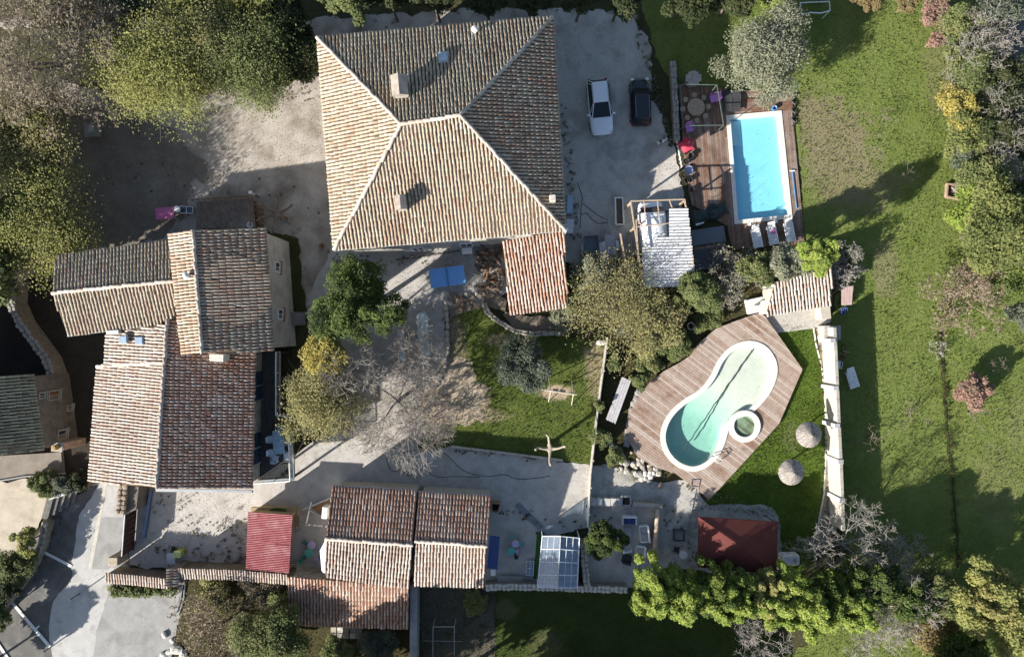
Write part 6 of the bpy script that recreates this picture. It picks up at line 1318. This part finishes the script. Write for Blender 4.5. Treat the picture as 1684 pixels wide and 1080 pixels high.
for k in (-.9,.95):
    q = on(k,.35); pts = [q+Vector((.04*math.cos(a*.4488),.33*math.cos(a*.4488),.33*math.sin(a*.4488))) for a in range(15)]; MB().path(pts, .025, 5).build('wheel', paint('tyre', (.02,.02,.02)), t)
MB().box(on(-.38,.88), (.14,.24,.06), 0, .02).build('saddle', CHAR, t); MB().tube(on(.5,.97)-Vector((.28,-.05,0)), on(.5,.97)+Vector((.28,-.05,0)), .02).build('handlebar', ZINC, t)
t = thing('sandbox', 'square timber sandbox with a beam across it on the meadow', 'sandbox', P(1570,313,0)); SBX = mat('sandbox_wood', (.36,.26,.18), (.28,.2,.14), 3); q = P3([(1558,301,.3),(1582,303,.3),(1581,329,.3),(1556,324,.3)]); ii = inset(q,.12)
for i in range(4): MB().prism([q[i], q[(i+1)%4], (ii[(i+1)%4].x,ii[(i+1)%4].y), (ii[i].x,ii[i].y)], -.02, .3).build('side_board', SBX, t)
MB().prism(ii, -.02, .06).build('soil', mat('brown_soil', (.15,.10,.075)), t); MB().tube(P(1576,298,.4), P(1570,315,.36), .09, n=4).build('beam', mat('grey_log', (.36,.34,.31)), t); MB().tube(P(1565,308,.36), P(1583,324,.36), .06, n=4).build('beam', mat('grey_log', (.36,.34,.31)), t)
t = thing('goal_frame', 'white tubular goal frame in the grass at the top edge', 'goal', P(1340,15,0)); b = MB(); g4 = P3([(1316,5,.1),(1364,3,.1),(1365,18,1.3),(1318,26,1.3)]); b.path(g4[:2], .05).path([g4[0], g4[3]], .04).path([g4[1], g4[2]], .04); m1, m2 = P(1332,21,1.35), P(1350,22,1.3)
b.path([g4[3], m1, m2, g4[2]], .05); b.build('frame', WHITE, t)
for i in (2,3): MB().tube((g4[i].x,g4[i].y,0), g4[i], .035).build('post', WHITE, t)
t = thing('trellis', 'thin white wire trellis frame in the dirt run', 'trellis', P(720,1050,0)); A, B, C_, D = P3([(712,1030,1.6),(747,1030,1.6),(747,1100,1.6),(712,1100,1.6)]); LW = paint('thin_white', (.55,.55,.5)); b = MB()
b.path([A,B,C_,D,A], .025, 4); b.build('top_frame', LW, t); b = MB()
for p_ in (A,B,C_,D): b.tube((p_.x,p_.y,0), p_, .025, n=4)
b.tube(P(696,1053,1.2), P(760,1054,1.2), .012, n=4); b.build('posts', LW, t)
def lamp_post(px, py, h, label, name='bollard'):
    c = P(px,py,0); t = thing(name, label, 'post', c); MB().tube((c.x,c.y,-.02), (c.x,c.y,h), .045, n=8).build('pole', paint('dark_metal', (.06,.06,.06)), t); MB().lathe((c.x,c.y,h), [(.07,0),(.08,.05),(.02,.1)], 10).build('cap', paint('dark_metal', (.06,.06,.06)), t); MB().lathe((c.x,c.y,0), [(.1,0),(.1,.03),(.06,.06)], 10).build('foot', paint('dark_metal', (.06,.06,.06)), t)
lamp_post(132,975, 1.15, 'thin dark signpost on the pale pavement', 'sign_post'); lamp_post(84,1063, .75, 'short dark bollard at the end of the parking line')
t = thing('compost_bin', 'lime green square bin beside the tile capped wall', 'bin', P(292,910,0)); c = P(292,911,.8); MB().box((c.x,c.y,.4), (.5,.5,.8), 0, .04).build('body', paint('lime_plastic', (.36,.42,.10), .6), t); MB().box((c.x,c.y,.83), (.55,.55,.06), 0, .02).build('lid', paint('lime_lid', (.45,.5,.18), .6), t)
t = thing('wheelbarrow', 'grey wheelbarrow tipped against the tile capped wall', 'wheelbarrow', P(282,917,0)); c = P(282,917,.5); MB().loft([[(c.x-.2,c.y-.3,.3),(c.x+.2,c.y-.3,.3),(c.x+.2,c.y+.3,.3),(c.x-.2,c.y+.3,.3)],[(c.x-.33,c.y-.45,.6),(c.x+.33,c.y-.45,.6),(c.x+.33,c.y+.42,.6),(c.x-.33,c.y+.42,.6)]]).build('tray', ZINC, t)
for s in (-1,1): MB().tube((c.x+s*.2,c.y-.8,.55), (c.x+s*.12,c.y+.6,.3), .025).build('handle', BROWNBARK, t)
MB().tube((c.x-.05,c.y+.62,.2), (c.x+.05,c.y+.62,.2), .2, n=14).build('wheel', paint('tyre', (.02,.02,.02)), t)
t = thing('flagstones', 'pale flagstones laid below the cottage lean-to', 'paving', P(590,1038,0))
for i in range(5):
    for j in range(2): c = P(550+i*10+random.uniform(-1,1),1034+j*10,0); MB().box((c.x,c.y,.08), (.44,.44,.1), random.uniform(-.06,.06), .02).build('flagstone', random.choice((STONE[0],STONE[3],STONE[1])), t)
for px, py, s, lb in ((272,1042,.5,'white stone at the top of the group by the apron edge'),(285,1052,.4,'smallest white stone by the apron edge'),(292,1066,.9,'largest white boulder by the apron edge'),(303,1074,.8,'white boulder right of the largest one by the apron'),(280,1070,.5,'white stone left of the largest boulder by the apron'),(270,1075,.5,'white stone lowest left by the apron edge')):
    c = P(px,py); o = bpy.data.objects.new('boulder', stone_mesh(3, px % 5)); link(o); o.location = (c.x,c.y,.15); o.scale = (s,s*.75,s*.5); o.rotation_euler = (0,0,px); tag(o, lb, 'boulder', 'white boulders by the apron')
for px, py, lb in ((989,563,'pale flat stone at the upper end of the plank fence'),(1020,545,'pinkish pale boulder under the loose yellow green tree'),(1047,572,'pale boulder in the dark greenery above the long white table')):
    c = P(px,py,.3); o = bpy.data.objects.new('boulder', stone_mesh(3, px % 5)); link(o); o.location = (c.x,c.y,.25); o.scale = (.75,.4,.4); tag(o, lb, 'boulder', 'boulders in the greenery')
c = P(1136,536,.3); t = thing('planter', 'cream stone pot among the greenery by the deck edge', 'flower pot', (c.x,c.y,0)); MB().lathe((c.x,c.y,0), [(.2,0),(.32,.4),(.25,.4),(.2,.3)], 16).build('pot', mat('cream_stone', (.6,.55,.46)), t); MB().lathe((c.x,c.y,.32), [(.23,0),(.02,.02)], 12).build('soil', EARTH, t)
for px, py, lb in ((147,89,'left dark green bin between the brown and yellow green trees'),(156,83,'right dark green bin between the brown and yellow green trees')):
    c = P(px,py,.8); t = thing('bin', lb, 'bin', (c.x,c.y,0), 0, 'dark green bins'); MB().box((c.x,c.y,.48), (.42,.48,.96), .2, .04).build('body', paint('green_bin', (.05,.08,.07), .6), t); MB().box((c.x,c.y,.99), (.46,.52,.05), .2, .02).build('lid', paint('green_bin', (.05,.08,.07), .6), t)

# ================================================================== TREES AND PLANTS
bare(66,80,112,9.5,'tall sparse brown autumn tree in the top left corner', mat('brown_grey_twig', (.27,.225,.18), (.19,.155,.125), 3), depth=6, kids=4, rmin=.012, thick=1.1, zf=.62, leaves=16000, pal='brown')
tree(58,225,78,6.0,'olive brown tree on the left edge below the sparse one','autumn', dens=.7, size=.13, twigs=10, clump=.36)
tree(62,372,100,6.0,'yellow green tree on the left edge above the farmhouse roof','yellowgreen', dens=.85, size=.125, clump=.36, twigs=6)
tree(262,118,98,8,'broad yellow green tree left of the bare gravel yard','yellowgreen', dens=.8, size=.12, twigs=10, clump=.40, bark=PALEBARK)
tree(352,78,62,6.5,'dull olive tree between the two yellow green yard trees','autumn', dens=.7, size=.12, twigs=10, clump=.40)
tree(412,112,76,7,'mid green tree nearest the hipped house on the yard side','mid', dens=.55, size=.13, twigs=8, clump=.38)
tree(405,22,66,6,'thin yellow tree with a pale bare limb on the top edge','yellowgreen', dens=.6, twigs=6, bark=PALEBARK)
tree(500,100,48,5,'dark ivy mound against the west corner of the hipped house','dark', dens=1.3, size=.14, name='shrub', cat='shrub')
tree(478,40,40,5,'small dark tree on the dirt path by the hipped house','dark', dens=1.2, size=.15)
tree(110,12,55,6,'bright green tree at the top edge near the left corner','mid', dens=1.0)
tree(225,4,50,6,'grey green tree on the top edge beyond the dirt path','greygreen', dens=1.0); tree(315,0,45,6,'olive tree on the top edge left of the thin yellow tree','yellowgreen', dens=.8)
tree(570,2,42,7,'dark green tree on the top edge above the house corner','mid', dens=1.2); 
for px, r_, lb in ((640,34,'dark evergreen on the top edge, left of the dark row'),(715,38,'dark evergreen on the top edge above the north roof'),(800,36,'dark evergreen on the top edge above the ridge end'),(880,34,'dark evergreen on the top edge above the north east hip'),(955,32,'dark evergreen on the top edge above the gravel drive'),(1020,34,'dark evergreen on the top edge at the end of the drive')):
    tree(px,-2,r_+4,6,lb,'dark', dens=1.3, name='evergreen_tree', group=None)
tree(1130,-10,50,6,'dark leafy tree on the top edge above the shaded lawn','dark', dens=1.1); tree(1205,-6,42,5,'low dark tree on the top edge left of the lime bush','dark', dens=1.1)
tree(1280,2,28,3.2,'lime green bush on the top edge above the olive tree','bright', dens=1.3, size=.13, name='shrub', cat='shrub')
tree(1258,93,74,5.6,'large grey green olive tree beside the rectangular pool','olive', dens=2.0, size=.125, name='olive_tree', clump=.26, twigs=2)
tree(858,598,46,3.4,'small grey green olive tree on the lawn','greygreen', dens=1.6, size=.12, name='olive_tree', clump=.26)
tree(1425,-8,28,2.8,'small autumn bush on the top edge of the meadow','orange', dens=1.0, size=.13, name='shrub', cat='shrub'); tree(1488,8,17,2,'tiny orange bush near the top of the meadow','orange', dens=1.3, size=.12, name='shrub', cat='shrub')
tree(1540,18,30,2,'pinkish red bush at the top of the meadow','pink', dens=.8, size=.13, name='shrub', cat='shrub', squash=1.2); tree(1538,66,16,1.3,'small faded pink bush below the pinkish red one','pink', dens=.6, size=.12, name='shrub', cat='shrub')
# hedge on the right
for px, py, r_, h_, pal, lb, dn in ((1585,40,40,3.5,'mid','green bush at the top of the right hand hedge',1.0),(1590,110,45,3.6,'mid','green bush left of the bare white trees',1.0),(1568,168,34,3,'gold','golden bush at the meadow edge of the hedge',.8),(1592,222,40,3,'moss','yellowing bush below the golden one in the hedge',.9),(1578,205,22,2.6,'gold','small golden bush between the two yellowing ones',.9),
    (1618,300,48,3.6,'mid','dark green bush in the middle of the right hedge',1.1),(1650,215,45,3.6,'dark','very dark bush deep in the right hedge',1.1),(1655,135,45,3.6,'dark','dark bush between the bare white trees',1.0),(1600,345,42,3.5,'bright','bright leafy bush beside the timber sandbox',1.0),(1585,250,28,2.5,'greygreen','pale olive bush next to the hedge stems',.8),
    (1640,378,74,6.5,'moss','large yellow green conifer below the sandbox',1.4),(1690,330,45,5,'dark','dark tree cut off by the right edge',1.1),(1672,455,42,4,'pine','green conifer low on the right edge',1.2),(1635,20,36,4,'greygreen','grey green bush at the very top of the hedge',.8),(1680,520,26,2.5,'greygreen','grey green bush on the right edge by the meadow',.9)):
    tree(px,py,r_,h_,lb,pal, dens=dn, size=.16, name='conifer_tree' if 'conifer' in lb else 'shrub', cat='tree' if 'conifer' in lb or 'tree' in lb else 'shrub', twigs=2)
for px, py, r_, lb in ((1612,78,52,'white twiggy bare tree at the top of the right hedge'),(1640,40,46,'white twiggy bare tree highest in the right hedge'),(1668,172,46,'white twiggy bare tree on the right edge of the hedge'),(1672,278,42,'white twiggy bare tree lower down the right edge'),(1672,235,34,'small bare tree between the two edge trees')): bare(px,py,r_,4.6,lb, depth=6, rmin=.0125, thick=1.1)
bare(1590,482,55,2.6,'wide brown bare bush in the middle of the meadow', mat('russet_twig', (.30,.21,.16), (.2,.14,.1), 3), name='shrub', cat='shrub', depth=6, rmin=.014, kids=3, leaves=1500, pal='brown')
tree(1600,640,31,2.4,'small tree with salmon pink leaves on the meadow','pink', dens=1.0, size=.15, name='small_tree')
for px, py, r_, h_, lb in ((1466,189,16,2.2,'bare sapling on the upper meadow'),(1497,289,17,2.4,'bare sapling at the tip of the big shadow'),(1608,682,24,2,'bare grey bush below the pink tree'),(1440,722,22,2.2,'bare grey bush at the shadow edge on the meadow'),(1500,680,22,1.5,'faint bare bush in the open meadow'),(1645,602,18,2,'bare sapling near the right edge of the meadow')): bare(px,py,r_,h_,lb, mat('sapling_twig', (.22,.18,.14), (.15,.12,.09), 3), depth=5, kids=2, rmin=.009, name='bare_sapling')
bare(1545,575,12,1.0,'tiny bare shrub by the meadow ditch', depth=4, name='bare_sapling')
# bottom right group
for i, (px, py, r_, h_, lb, pal) in enumerate(((1082,968,56,5.2,'bright green cypress at the left end of the hedge below the gazebo','bright'),(1128,978,50,5.4,'bright green cypress second from the left in the hedge','bright'),(1172,968,54,5.2,'leafy green cypress below the left gazebo corner','pine'),(1216,980,50,5.4,'bright cypress below the middle of the maroon gazebo','bright'),
    (1258,972,50,5.0,'yellowish cypress at the right gazebo corner','yellowgreen'),(1302,985,56,5.6,'bright cypress below the white tank','bright'),(1340,1000,54,6.0,'tall bright cypress leaning to the bottom of the hedge','bright'),(1382,972,54,5.6,'green cypress near the right end of the hedge','pine'),(1402,1000,42,5.6,'last green cypress at the right end of the hedge','bright'))):
    tree(px,py,r_,h_,lb,pal, dens=1.6, size=.15, name='cypress_tree', plume=1.1, clump=.17, nclump=90, flat=1.0)
for px, py, r_, lb in ((1400,905,58,'white bare tree at the foot of the boundary wall'),(1462,930,52,'white bare tree right of the wall foot tree'),(1440,985,50,'white bare tree behind the cypress hedge end'),(1478,1010,52,'white bare tree lowest of the bottom group'),(1418,1040,46,'white bare tree on the bottom edge below the hedge'),(1250,1060,42,'white bare tree on the bottom edge left of centre group'),(1500,950,40,'white bare tree nearest the dark meadow corner')): bare(px,py,r_,4.8,lb, depth=6, rmin=.0125, thick=1.0)
tree(1442,948,32,5.2,'dark evergreen added for shade under the white bare trees by the wall foot','darkpine', dens=1.3, name='shrub', cat='shrub'); tree(1490,985,34,5.0,'dark evergreen added for shade right of the lowest white bare trees','darkpine', dens=1.3, name='shrub', cat='shrub')  # both evergreens added to deepen the shadow on the meadow
tree(1540,1035,48,3.2,'rusty orange bush on the bottom edge','orange', dens=.7, size=.15, name='shrub', cat='shrub'); tree(1532,972,46,4.5,'green bush above the rusty one at the bottom right','mid', dens=1.1, name='shrub', cat='shrub')
tree(1618,985,62,6.5,'yellow green conifer at the bottom right','yellowgreen', dens=1.5, name='conifer_tree', plume=.9, clump=.22); tree(1672,1010,60,7,'yellow green conifer cut off by the bottom right corner','yellowgreen', dens=1.5, name='conifer_tree', plume=.9, clump=.22); tree(1570,1070,46,5,'dark conifer on the bottom right edge','pine', dens=1.2, name='conifer_tree')
# garden between the houses
tree(588,498,80,8.5,'big dark green conifer in the courtyard','darkpine', dens=2.2, size=.15, name='conifer_tree', plume=.9, clump=.2, nclump=150, flat=1.2)
tree(545,578,40,6,'golden leaved tree between the conifer and the farmhouse','gold', dens=1.1, size=.15, twigs=3)
tree(528,662,68,5.5,'thin olive leaved tree beside the farmhouse terrace','autumn', dens=.6, size=.12, twigs=18, limbs=14, clump=.35, bark=PALEBARK)
bare(648,662,74,6.0,'big bare grey plane tree in the courtyard', mat('grey_brown_twig', (.29,.265,.235), (.19,.17,.15), 3), depth=6, kids=4, rmin=.0115, thick=.95, zf=.55, spread=.62)
bare(708,690,30,2.6,'small bare tree with upswept twigs beside the lawn', mat('pinkish_twig', (.34,.28,.25), (.24,.2,.18), 3), depth=6, rmin=.013)
tree(1015,497,84,4.4,'loose yellow green tree between lean-to and carport','autumn', dens=.17, size=.11, twigs=18, limbs=20, clump=.42); tree(975,450,40,3.5,'greyish shrub against the trailers','olive', dens=.8, size=.14, name='shrub', cat='shrub', twigs=4); tree(1085,530,50,3.6,'yellow green shrub above the curved deck','autumn', dens=1.0, size=.14, name='shrub', cat='shrub', twigs=3)
tree(938,482,30,2.6,'ivy bush at the lean-to corner','mid', dens=1.3, size=.13, name='shrub', cat='shrub'); tree(925,520,26,1.6,'pale low bush under the lean-to edge','olive', dens=1.0, size=.12, name='shrub', cat='shrub')
bare(1196,458,44,3,'grey bare bush below the carport', mat('grey_twig', (.27,.235,.2), (.19,.165,.14), 3), name='shrub', cat='shrub', depth=6, rmin=.014, leaves=700, pal='olive')
tree(1150,478,40,4.0,'deep green shrub below the metal sheets','mid', dens=1.2, size=.13, name='shrub', cat='shrub'); tree(1238,442,31,4.2,'mixed green shrub left of the pool loungers','mid', dens=1.1, size=.13, name='shrub', cat='shrub', twigs=3); tree(1286,436,33,4.8,'olive shrub above the pool house roof','olive', dens=1.0, size=.13, name='shrub', cat='shrub', twigs=3); tree(1334,424,36,6.0,'yellow green cypress above the pool house corner','bright', dens=1.5, size=.14, name='cypress_tree', plume=1.1, clump=.24)
bare(1384,436,28,2.6,'grey bare bush behind the pool house', depth=6, rmin=.014, name='shrub', cat='shrub')
for px, py, r_, lb in ((1066,598,22,'leafy shrub above the long white table'),(1012,598,16,'low green shrub beside the plank fence'),(1110,570,28,'green ground shrub by the curved deck edge'),(1165,520,26,'green shrub at the upper left of the curved deck'),(985,720,18,'green shrub at the lower end of the plank fence'),(1010,750,16,'bright shrub above the loose rocks'),(1050,625,14,'dark green shrub right of the long white table'),(986,668,10,'green shrub between fence and long table')): tree(px,py,r_,1.4,lb,'mid', dens=1.4, size=.11, name='shrub', cat='shrub')
tree(996,886,34,3.2,'round glossy dark green tree on the patio','darkpine', dens=2.2, size=.12, clump=.24); 
tree(450,1040,66,5,'round glossy green tree at the bottom left','mid', dens=2.0, size=.13, clump=.22); bare(352,1040,50,3,'brown twiggy shrub beside the glossy round tree', BROWNBARK, name='shrub', cat='shrub', depth=6, rmin=.014, leaves=2500, pal='brown'); tree(350,980,34,1.4,'rough brown green scrub below the tile capped wall','autumn', dens=.8, size=.12, name='shrub', cat='shrub'); tree(430,965,30,1.2,'dull scrub along the wall under the red shed','brown', dens=.8, size=.12, name='shrub', cat='shrub')
tree(625,1062,34,1.6,'blue green shrub below the cottage lean-to','greygreen', dens=1.3, size=.12, name='shrub', cat='shrub'); tree(560,1070,30,1.4,'bright green shrub below the flagstones','mid', dens=1.3, size=.12, name='shrub', cat='shrub'); tree(780,990,24,.8,'low yellow weeds against the dry stone wall','yellowgreen', dens=1.0, size=.1, name='shrub', cat='shrub')
t = tree(232,972,20,.8,'clipped green hedge strip below the tile capped wall','mid', dens=1.0, size=.1, name='hedge', cat='hedge'); 
g = Vector(t.location); cr = [c for c in t.children if c.name.startswith('crown')][0]; r = np.random.default_rng(8); k = 60
cen = np.stack([g.x+r.uniform(-2.5,2.5,k), g.y+r.uniform(-.3,.3,k)+0, np.full(k,.4)], 1); V, Q, C = leaf_cloud(r, cen, np.full((k,3),.3), 5200, .1, PAL['mid']); off = np.array(t.location); cr.data = np_mesh('crown', V-off, Q, C); cr.data.materials.append(LEAF)
for px, py, r_, pal, lb in ((45,888,22,'yellowgreen','yellow green bush on the sandy terrace edge'),(25,930,32,'mid','rounded green bush above the retaining wall'),(8,970,26,'dark','dark bush at the left edge above the parking bays'),(70,795,22,'mid','grassy green bush in front of the terrace slab'),(105,798,20,'greygreen','grey green agave like bush by the pink stack'),(130,790,16,'dark','dark shrub between the steps and the farmhouse'),(-5,1010,24,'mid','green bush cut off by the left edge below')): tree(px,py,r_,2.6 if px < 50 and py > 880 else 1.3,lb,pal, dens=1.4, size=.13, name='shrub', cat='shrub')
# pollarded trees
def pollard(px, py, h, label, arms, m_, L=1.3):
    c = P(px,py,h*.8); t = thing('pollarded_tree', label, 'tree', (c.x,c.y,0)); rr = random.Random(px); chains = [[(0,0,-.05,.17),(0,0,h*.5,.13),(0,0,h*.8,.15)]]
    for a in arms: a = R(a); chains.append([(0,0,h*.8,.15),(math.cos(a)*L*.5,math.sin(a)*L*.5,h*.88,.095),(math.cos(a)*L*.8,math.sin(a)*L*.8+.1,h*.93,.085),(math.cos(a+.1)*L,math.sin(a+.1)*L,h,.12)])
    skin('trunk', chains, m_, t); return t
pollard(905,738,2.6,'pollarded pale tree with stubby arms in the lawn shade', (8,100,175,265), mat('pale_bark', (.42,.35,.27), (.32,.26,.2), 4), 1.2)
pollard(456,352,2.8,'pollarded dark mulberry with stubby arms by the terrace', (20,80,150,200,260,320), BROWNBARK, 1.5)
# trees standing just outside the frame whose shade falls into it
for px, py, r_, h_, pal, lb in ((-45,425,85,6.5,'mid','tall tree outside the left edge beside the yellow green one'),(-135,455,90,7.5,'mid','tall tree outside the left edge farthest from the yard'),(-110,330,100,8,'mid','tall tree outside the left edge behind the yellow green one'),(-40,1105,40,4,'mid','bush outside the lower left corner by the bays'),
    (470,1215,90,9,'dark','tall tree below the frame under the glossy round tree'),(580,1215,90,10,'dark','tall tree below the frame left of the dirt run'),(690,1220,90,10.5,'dark','tall tree below the frame under the dirt run'),(800,1225,95,10,'dark','tall tree below the frame under the back lawn'),(910,1230,90,9,'dark','tall tree below the frame right of the back lawn'),(750,1290,90,9.5,'dark','tall tree farther below the frame under the dirt run'),(880,1300,95,10.5,'dark','tall tree farther below the frame under the back lawn'),(1010,1220,80,7,'dark','tree below the frame left of the cypress hedge'),(1110,1190,70,5,'dark','tree below the frame under the cypress hedge'),(1560,1180,90,9,'mid','tree below the frame at the lower right')):
    tree(px,py,r_,h_,lb,pal, dens=1.6, size=.42, flat=1.0)
# ---- grass tufts and fallen leaves
GV, GC = [], []
r = np.random.default_rng(77)
for nm, (poly, dn) in GRASSY.items():
    X = [p.x for p in poly]; Y = [p.y for p in poly]; x0, x1, y0, y1 = max(min(X),-42), min(max(X),42), max(min(Y),-27), min(max(Y),27); n = int((x1-x0)*(y1-y0)*55*dn)
    x = r.uniform(x0,x1,n); y = r.uniform(y0,y1,n); k = inside_np(poly, x, y)
    for (px, py, rx, ry) in (((735,640,48,42),(772,662,34,24),(915,645,22,12)) if nm == 'lawn' else ()): c = P(px,py); k &= (((x-c.x)*K/rx)**2+((y-c.y)*K/ry)**2) > r.uniform(.6,1.3,n)
    x, y = x[k], y[k]; n = len(x); a = r.uniform(0,2*np.pi,n); h_ = r.uniform(.04,.13,n)*(1+.5*np.sin(x*1.3+y*.7)*np.sin(y*1.1-x*.4)); w_ = r.uniform(.02,.05,n); ln_ = r.normal(0,.05,(n,2))
    z = .11; b0 = np.stack([x-w_*np.cos(a), y-w_*np.sin(a), np.full(n,z-.01)],1); b1 = np.stack([x+w_*np.cos(a), y+w_*np.sin(a), np.full(n,z-.01)],1); tp = np.stack([x+ln_[:,0], y+ln_[:,1], z+h_],1)
    GV.append(np.stack([b0,b1,tp],1).reshape(-1,3)); base = np.array({'meadow':(.165,.215,.052),'lawn':(.10,.145,.028),'pool_lawn':(.095,.155,.025),'back_lawn':(.065,.095,.025)}.get(nm, (.085,.09,.035)))
    dr = (.5+.5*np.sin(x*.45+1)*np.sin(y*.5+2))[:,None]*r.random((n,1)); GC.append((base*(1-.6*dr)+np.array((.17,.155,.06))*.6*dr)*(.75+.5*r.random((n,1))))
V = np.concatenate(GV); C = np.concatenate(GC); V[:,2] -= .02
o = np_obj('grass', V, np.arange(len(V)).reshape(-1,3), LEAF, None, C, origin=(0,0,0)); o['kind'] = 'stuff'
LV, LC = [], []
for (x0,y0,x1,y1,n) in ((120,150,520,430,700),(430,690,960,860,600),(900,40,1120,420,350),(230,800,420,930,500),(60,860,300,1080,250),(970,770,1160,960,500),(690,960,810,1080,700),(640,420,830,520,900),(1040,520,1320,820,250),(1120,140,1320,400,250)):
    p = P(0,0); x = r.uniform(x0,x1,n); y = r.uniform(y0,y1,n); cx = (x-842)/K; cy = (540-y)/K; a = r.uniform(0,6.28,n); s = r.uniform(.02,.05,n); z = .125 if x0 not in (1040,) else .44
    if x0 == 1120: z = .14
    e = [np.stack([cx+s*np.cos(a+k*1.571)*(1 if k % 2 else .6), cy+s*np.sin(a+k*1.571)*(1 if k % 2 else .6), z+r.uniform(0,.03,n)],1) for k in range(4)]
    LV.append(np.stack(e,1).reshape(-1,3)); c = np.array([(.10,.07,.04),(.15,.10,.05),(.07,.075,.03),(.2,.15,.07)])[r.integers(0,4,n)]; LC.append(c)
V = np.concatenate(LV); C = np.concatenate(LC); o = np_obj('fallen_leaves', V, np.arange(len(V)).reshape(-1,4), LEAF, None, C, origin=(0,0,0)); o['kind'] = 'stuff'

PV, PC = [], []
for (pts, n, base, z) in (([(905,25),(1040,25),(1068,90),(1110,250),(1130,400),(930,420)], 9000, (.47,.45,.42), .13), ([(130,170),(530,140),(540,420),(440,370),(250,390),(120,400)], 11000, (.38,.345,.30), .13), ([(500,700),(640,650),(690,735),(965,762),(965,865),(800,815),(540,795),(420,820),(230,930),(215,810),(410,800)], 12000, (.44,.42,.385), .15), ([(975,775),(1140,795),(1280,840),(1090,930),(975,960)], 3500, (.42,.41,.38), .17), ([(690,970),(812,970),(812,1080),(690,1080)], 2500, (.2,.18,.14), .19), ([(545,420),(830,400),(800,490),(735,500),(700,640),(530,560)], 5000, (.42,.39,.35), .15)):
    poly = [P(*q) for q in pts]; X = [p.x for p in poly]; Y = [p.y for p in poly]; x = r.uniform(min(X),max(X),n); y = r.uniform(min(Y),max(Y),n); k = inside_np(poly, x, y); x, y = x[k], y[k]; n = len(x); a = r.uniform(0,6.28,n); s = r.uniform(.012,.045,n)
    PV.append(np.stack([np.stack([x+s*np.cos(a+k*1.571)*(1 if k % 2 else .7), y+s*np.sin(a+k*1.571)*(1 if k % 2 else .7), z+r.uniform(0,.02,n)],1) for k in range(4)],1).reshape(-1,3)); PC.append(np.array([base])*r.uniform(.45,1.35,(n,1)))
V = np.concatenate(PV); o = np_obj('pebbles', V, np.arange(len(V)).reshape(-1,4), TILE, None, np.concatenate(PC), origin=(0,0,0)); o['kind'] = 'stuff'
# weeds in clumps on the gravel and along walls and edges
cl = []
def clumps(pts_a, pts_b, n, spread, rr_): 
    for _ in range(n):
        k = r.random(); cl.append((pts_a[0]+(pts_b[0]-pts_a[0])*k+r.normal()*spread, pts_a[1]+(pts_b[1]-pts_a[1])*k+r.normal()*spread, rr_*r.uniform(.5,1.6)))
for a, b, n, sp, q in (((926,180),(948,400),45,5,.16),((1046,30),(1078,150),45,6,.17),((1078,150),(1108,240),35,6,.15),((240,800),(400,930),60,22,.13),((380,850),(400,925),30,10,.15),((250,900),(400,922),40,5,.16),((130,300),(500,330),30,30,.1),((745,738),(925,760),30,2,.13),
    ((810,840),(960,865),26,6,.1),((1100,845),(1150,930),22,8,.1),((440,390),(455,520),14,4,.15),((480,380),(500,510),20,5,.2),((140,150),(520,150),40,12,.17),((545,420),(700,420),25,8,.1),((736,495),(735,600),16,3,.15),((690,970),(812,1080),40,20,.16),((690,1080),(812,970),40,20,.16),
    ((1540,545),(1558,690),60,2.5,.13),((1558,690),(1575,930),80,3,.15),((1345,545),(1362,860),50,3,.12),((60,20),(640,30),60,10,.22),((640,14),(1040,16),60,5,.25),((205,800),(230,930),16,4,.12),((1000,770),(1140,800),26,5,.1),((968,840),(1085,960),24,12,.09),((100,850),(60,950),14,5,.12)): clumps(a, b, n, sp, q)
cl = np.array(cl); cen = np.stack([(cl[:,0]-842)/K, (540-cl[:,1])/K, np.full(len(cl), .16)], 1); rad = cl[:,2:3]*np.array([[1,1,.5]])
V, Q, C = leaf_cloud(r, cen, rad, 20000, .045, [(.075,.085,.03),(.11,.115,.04),(.10,.075,.04),(.055,.06,.025),(.15,.13,.06)])
o = np_obj('weeds', V, Q, LEAF, None, C, origin=(0,0,0)); o['kind'] = 'stuff'
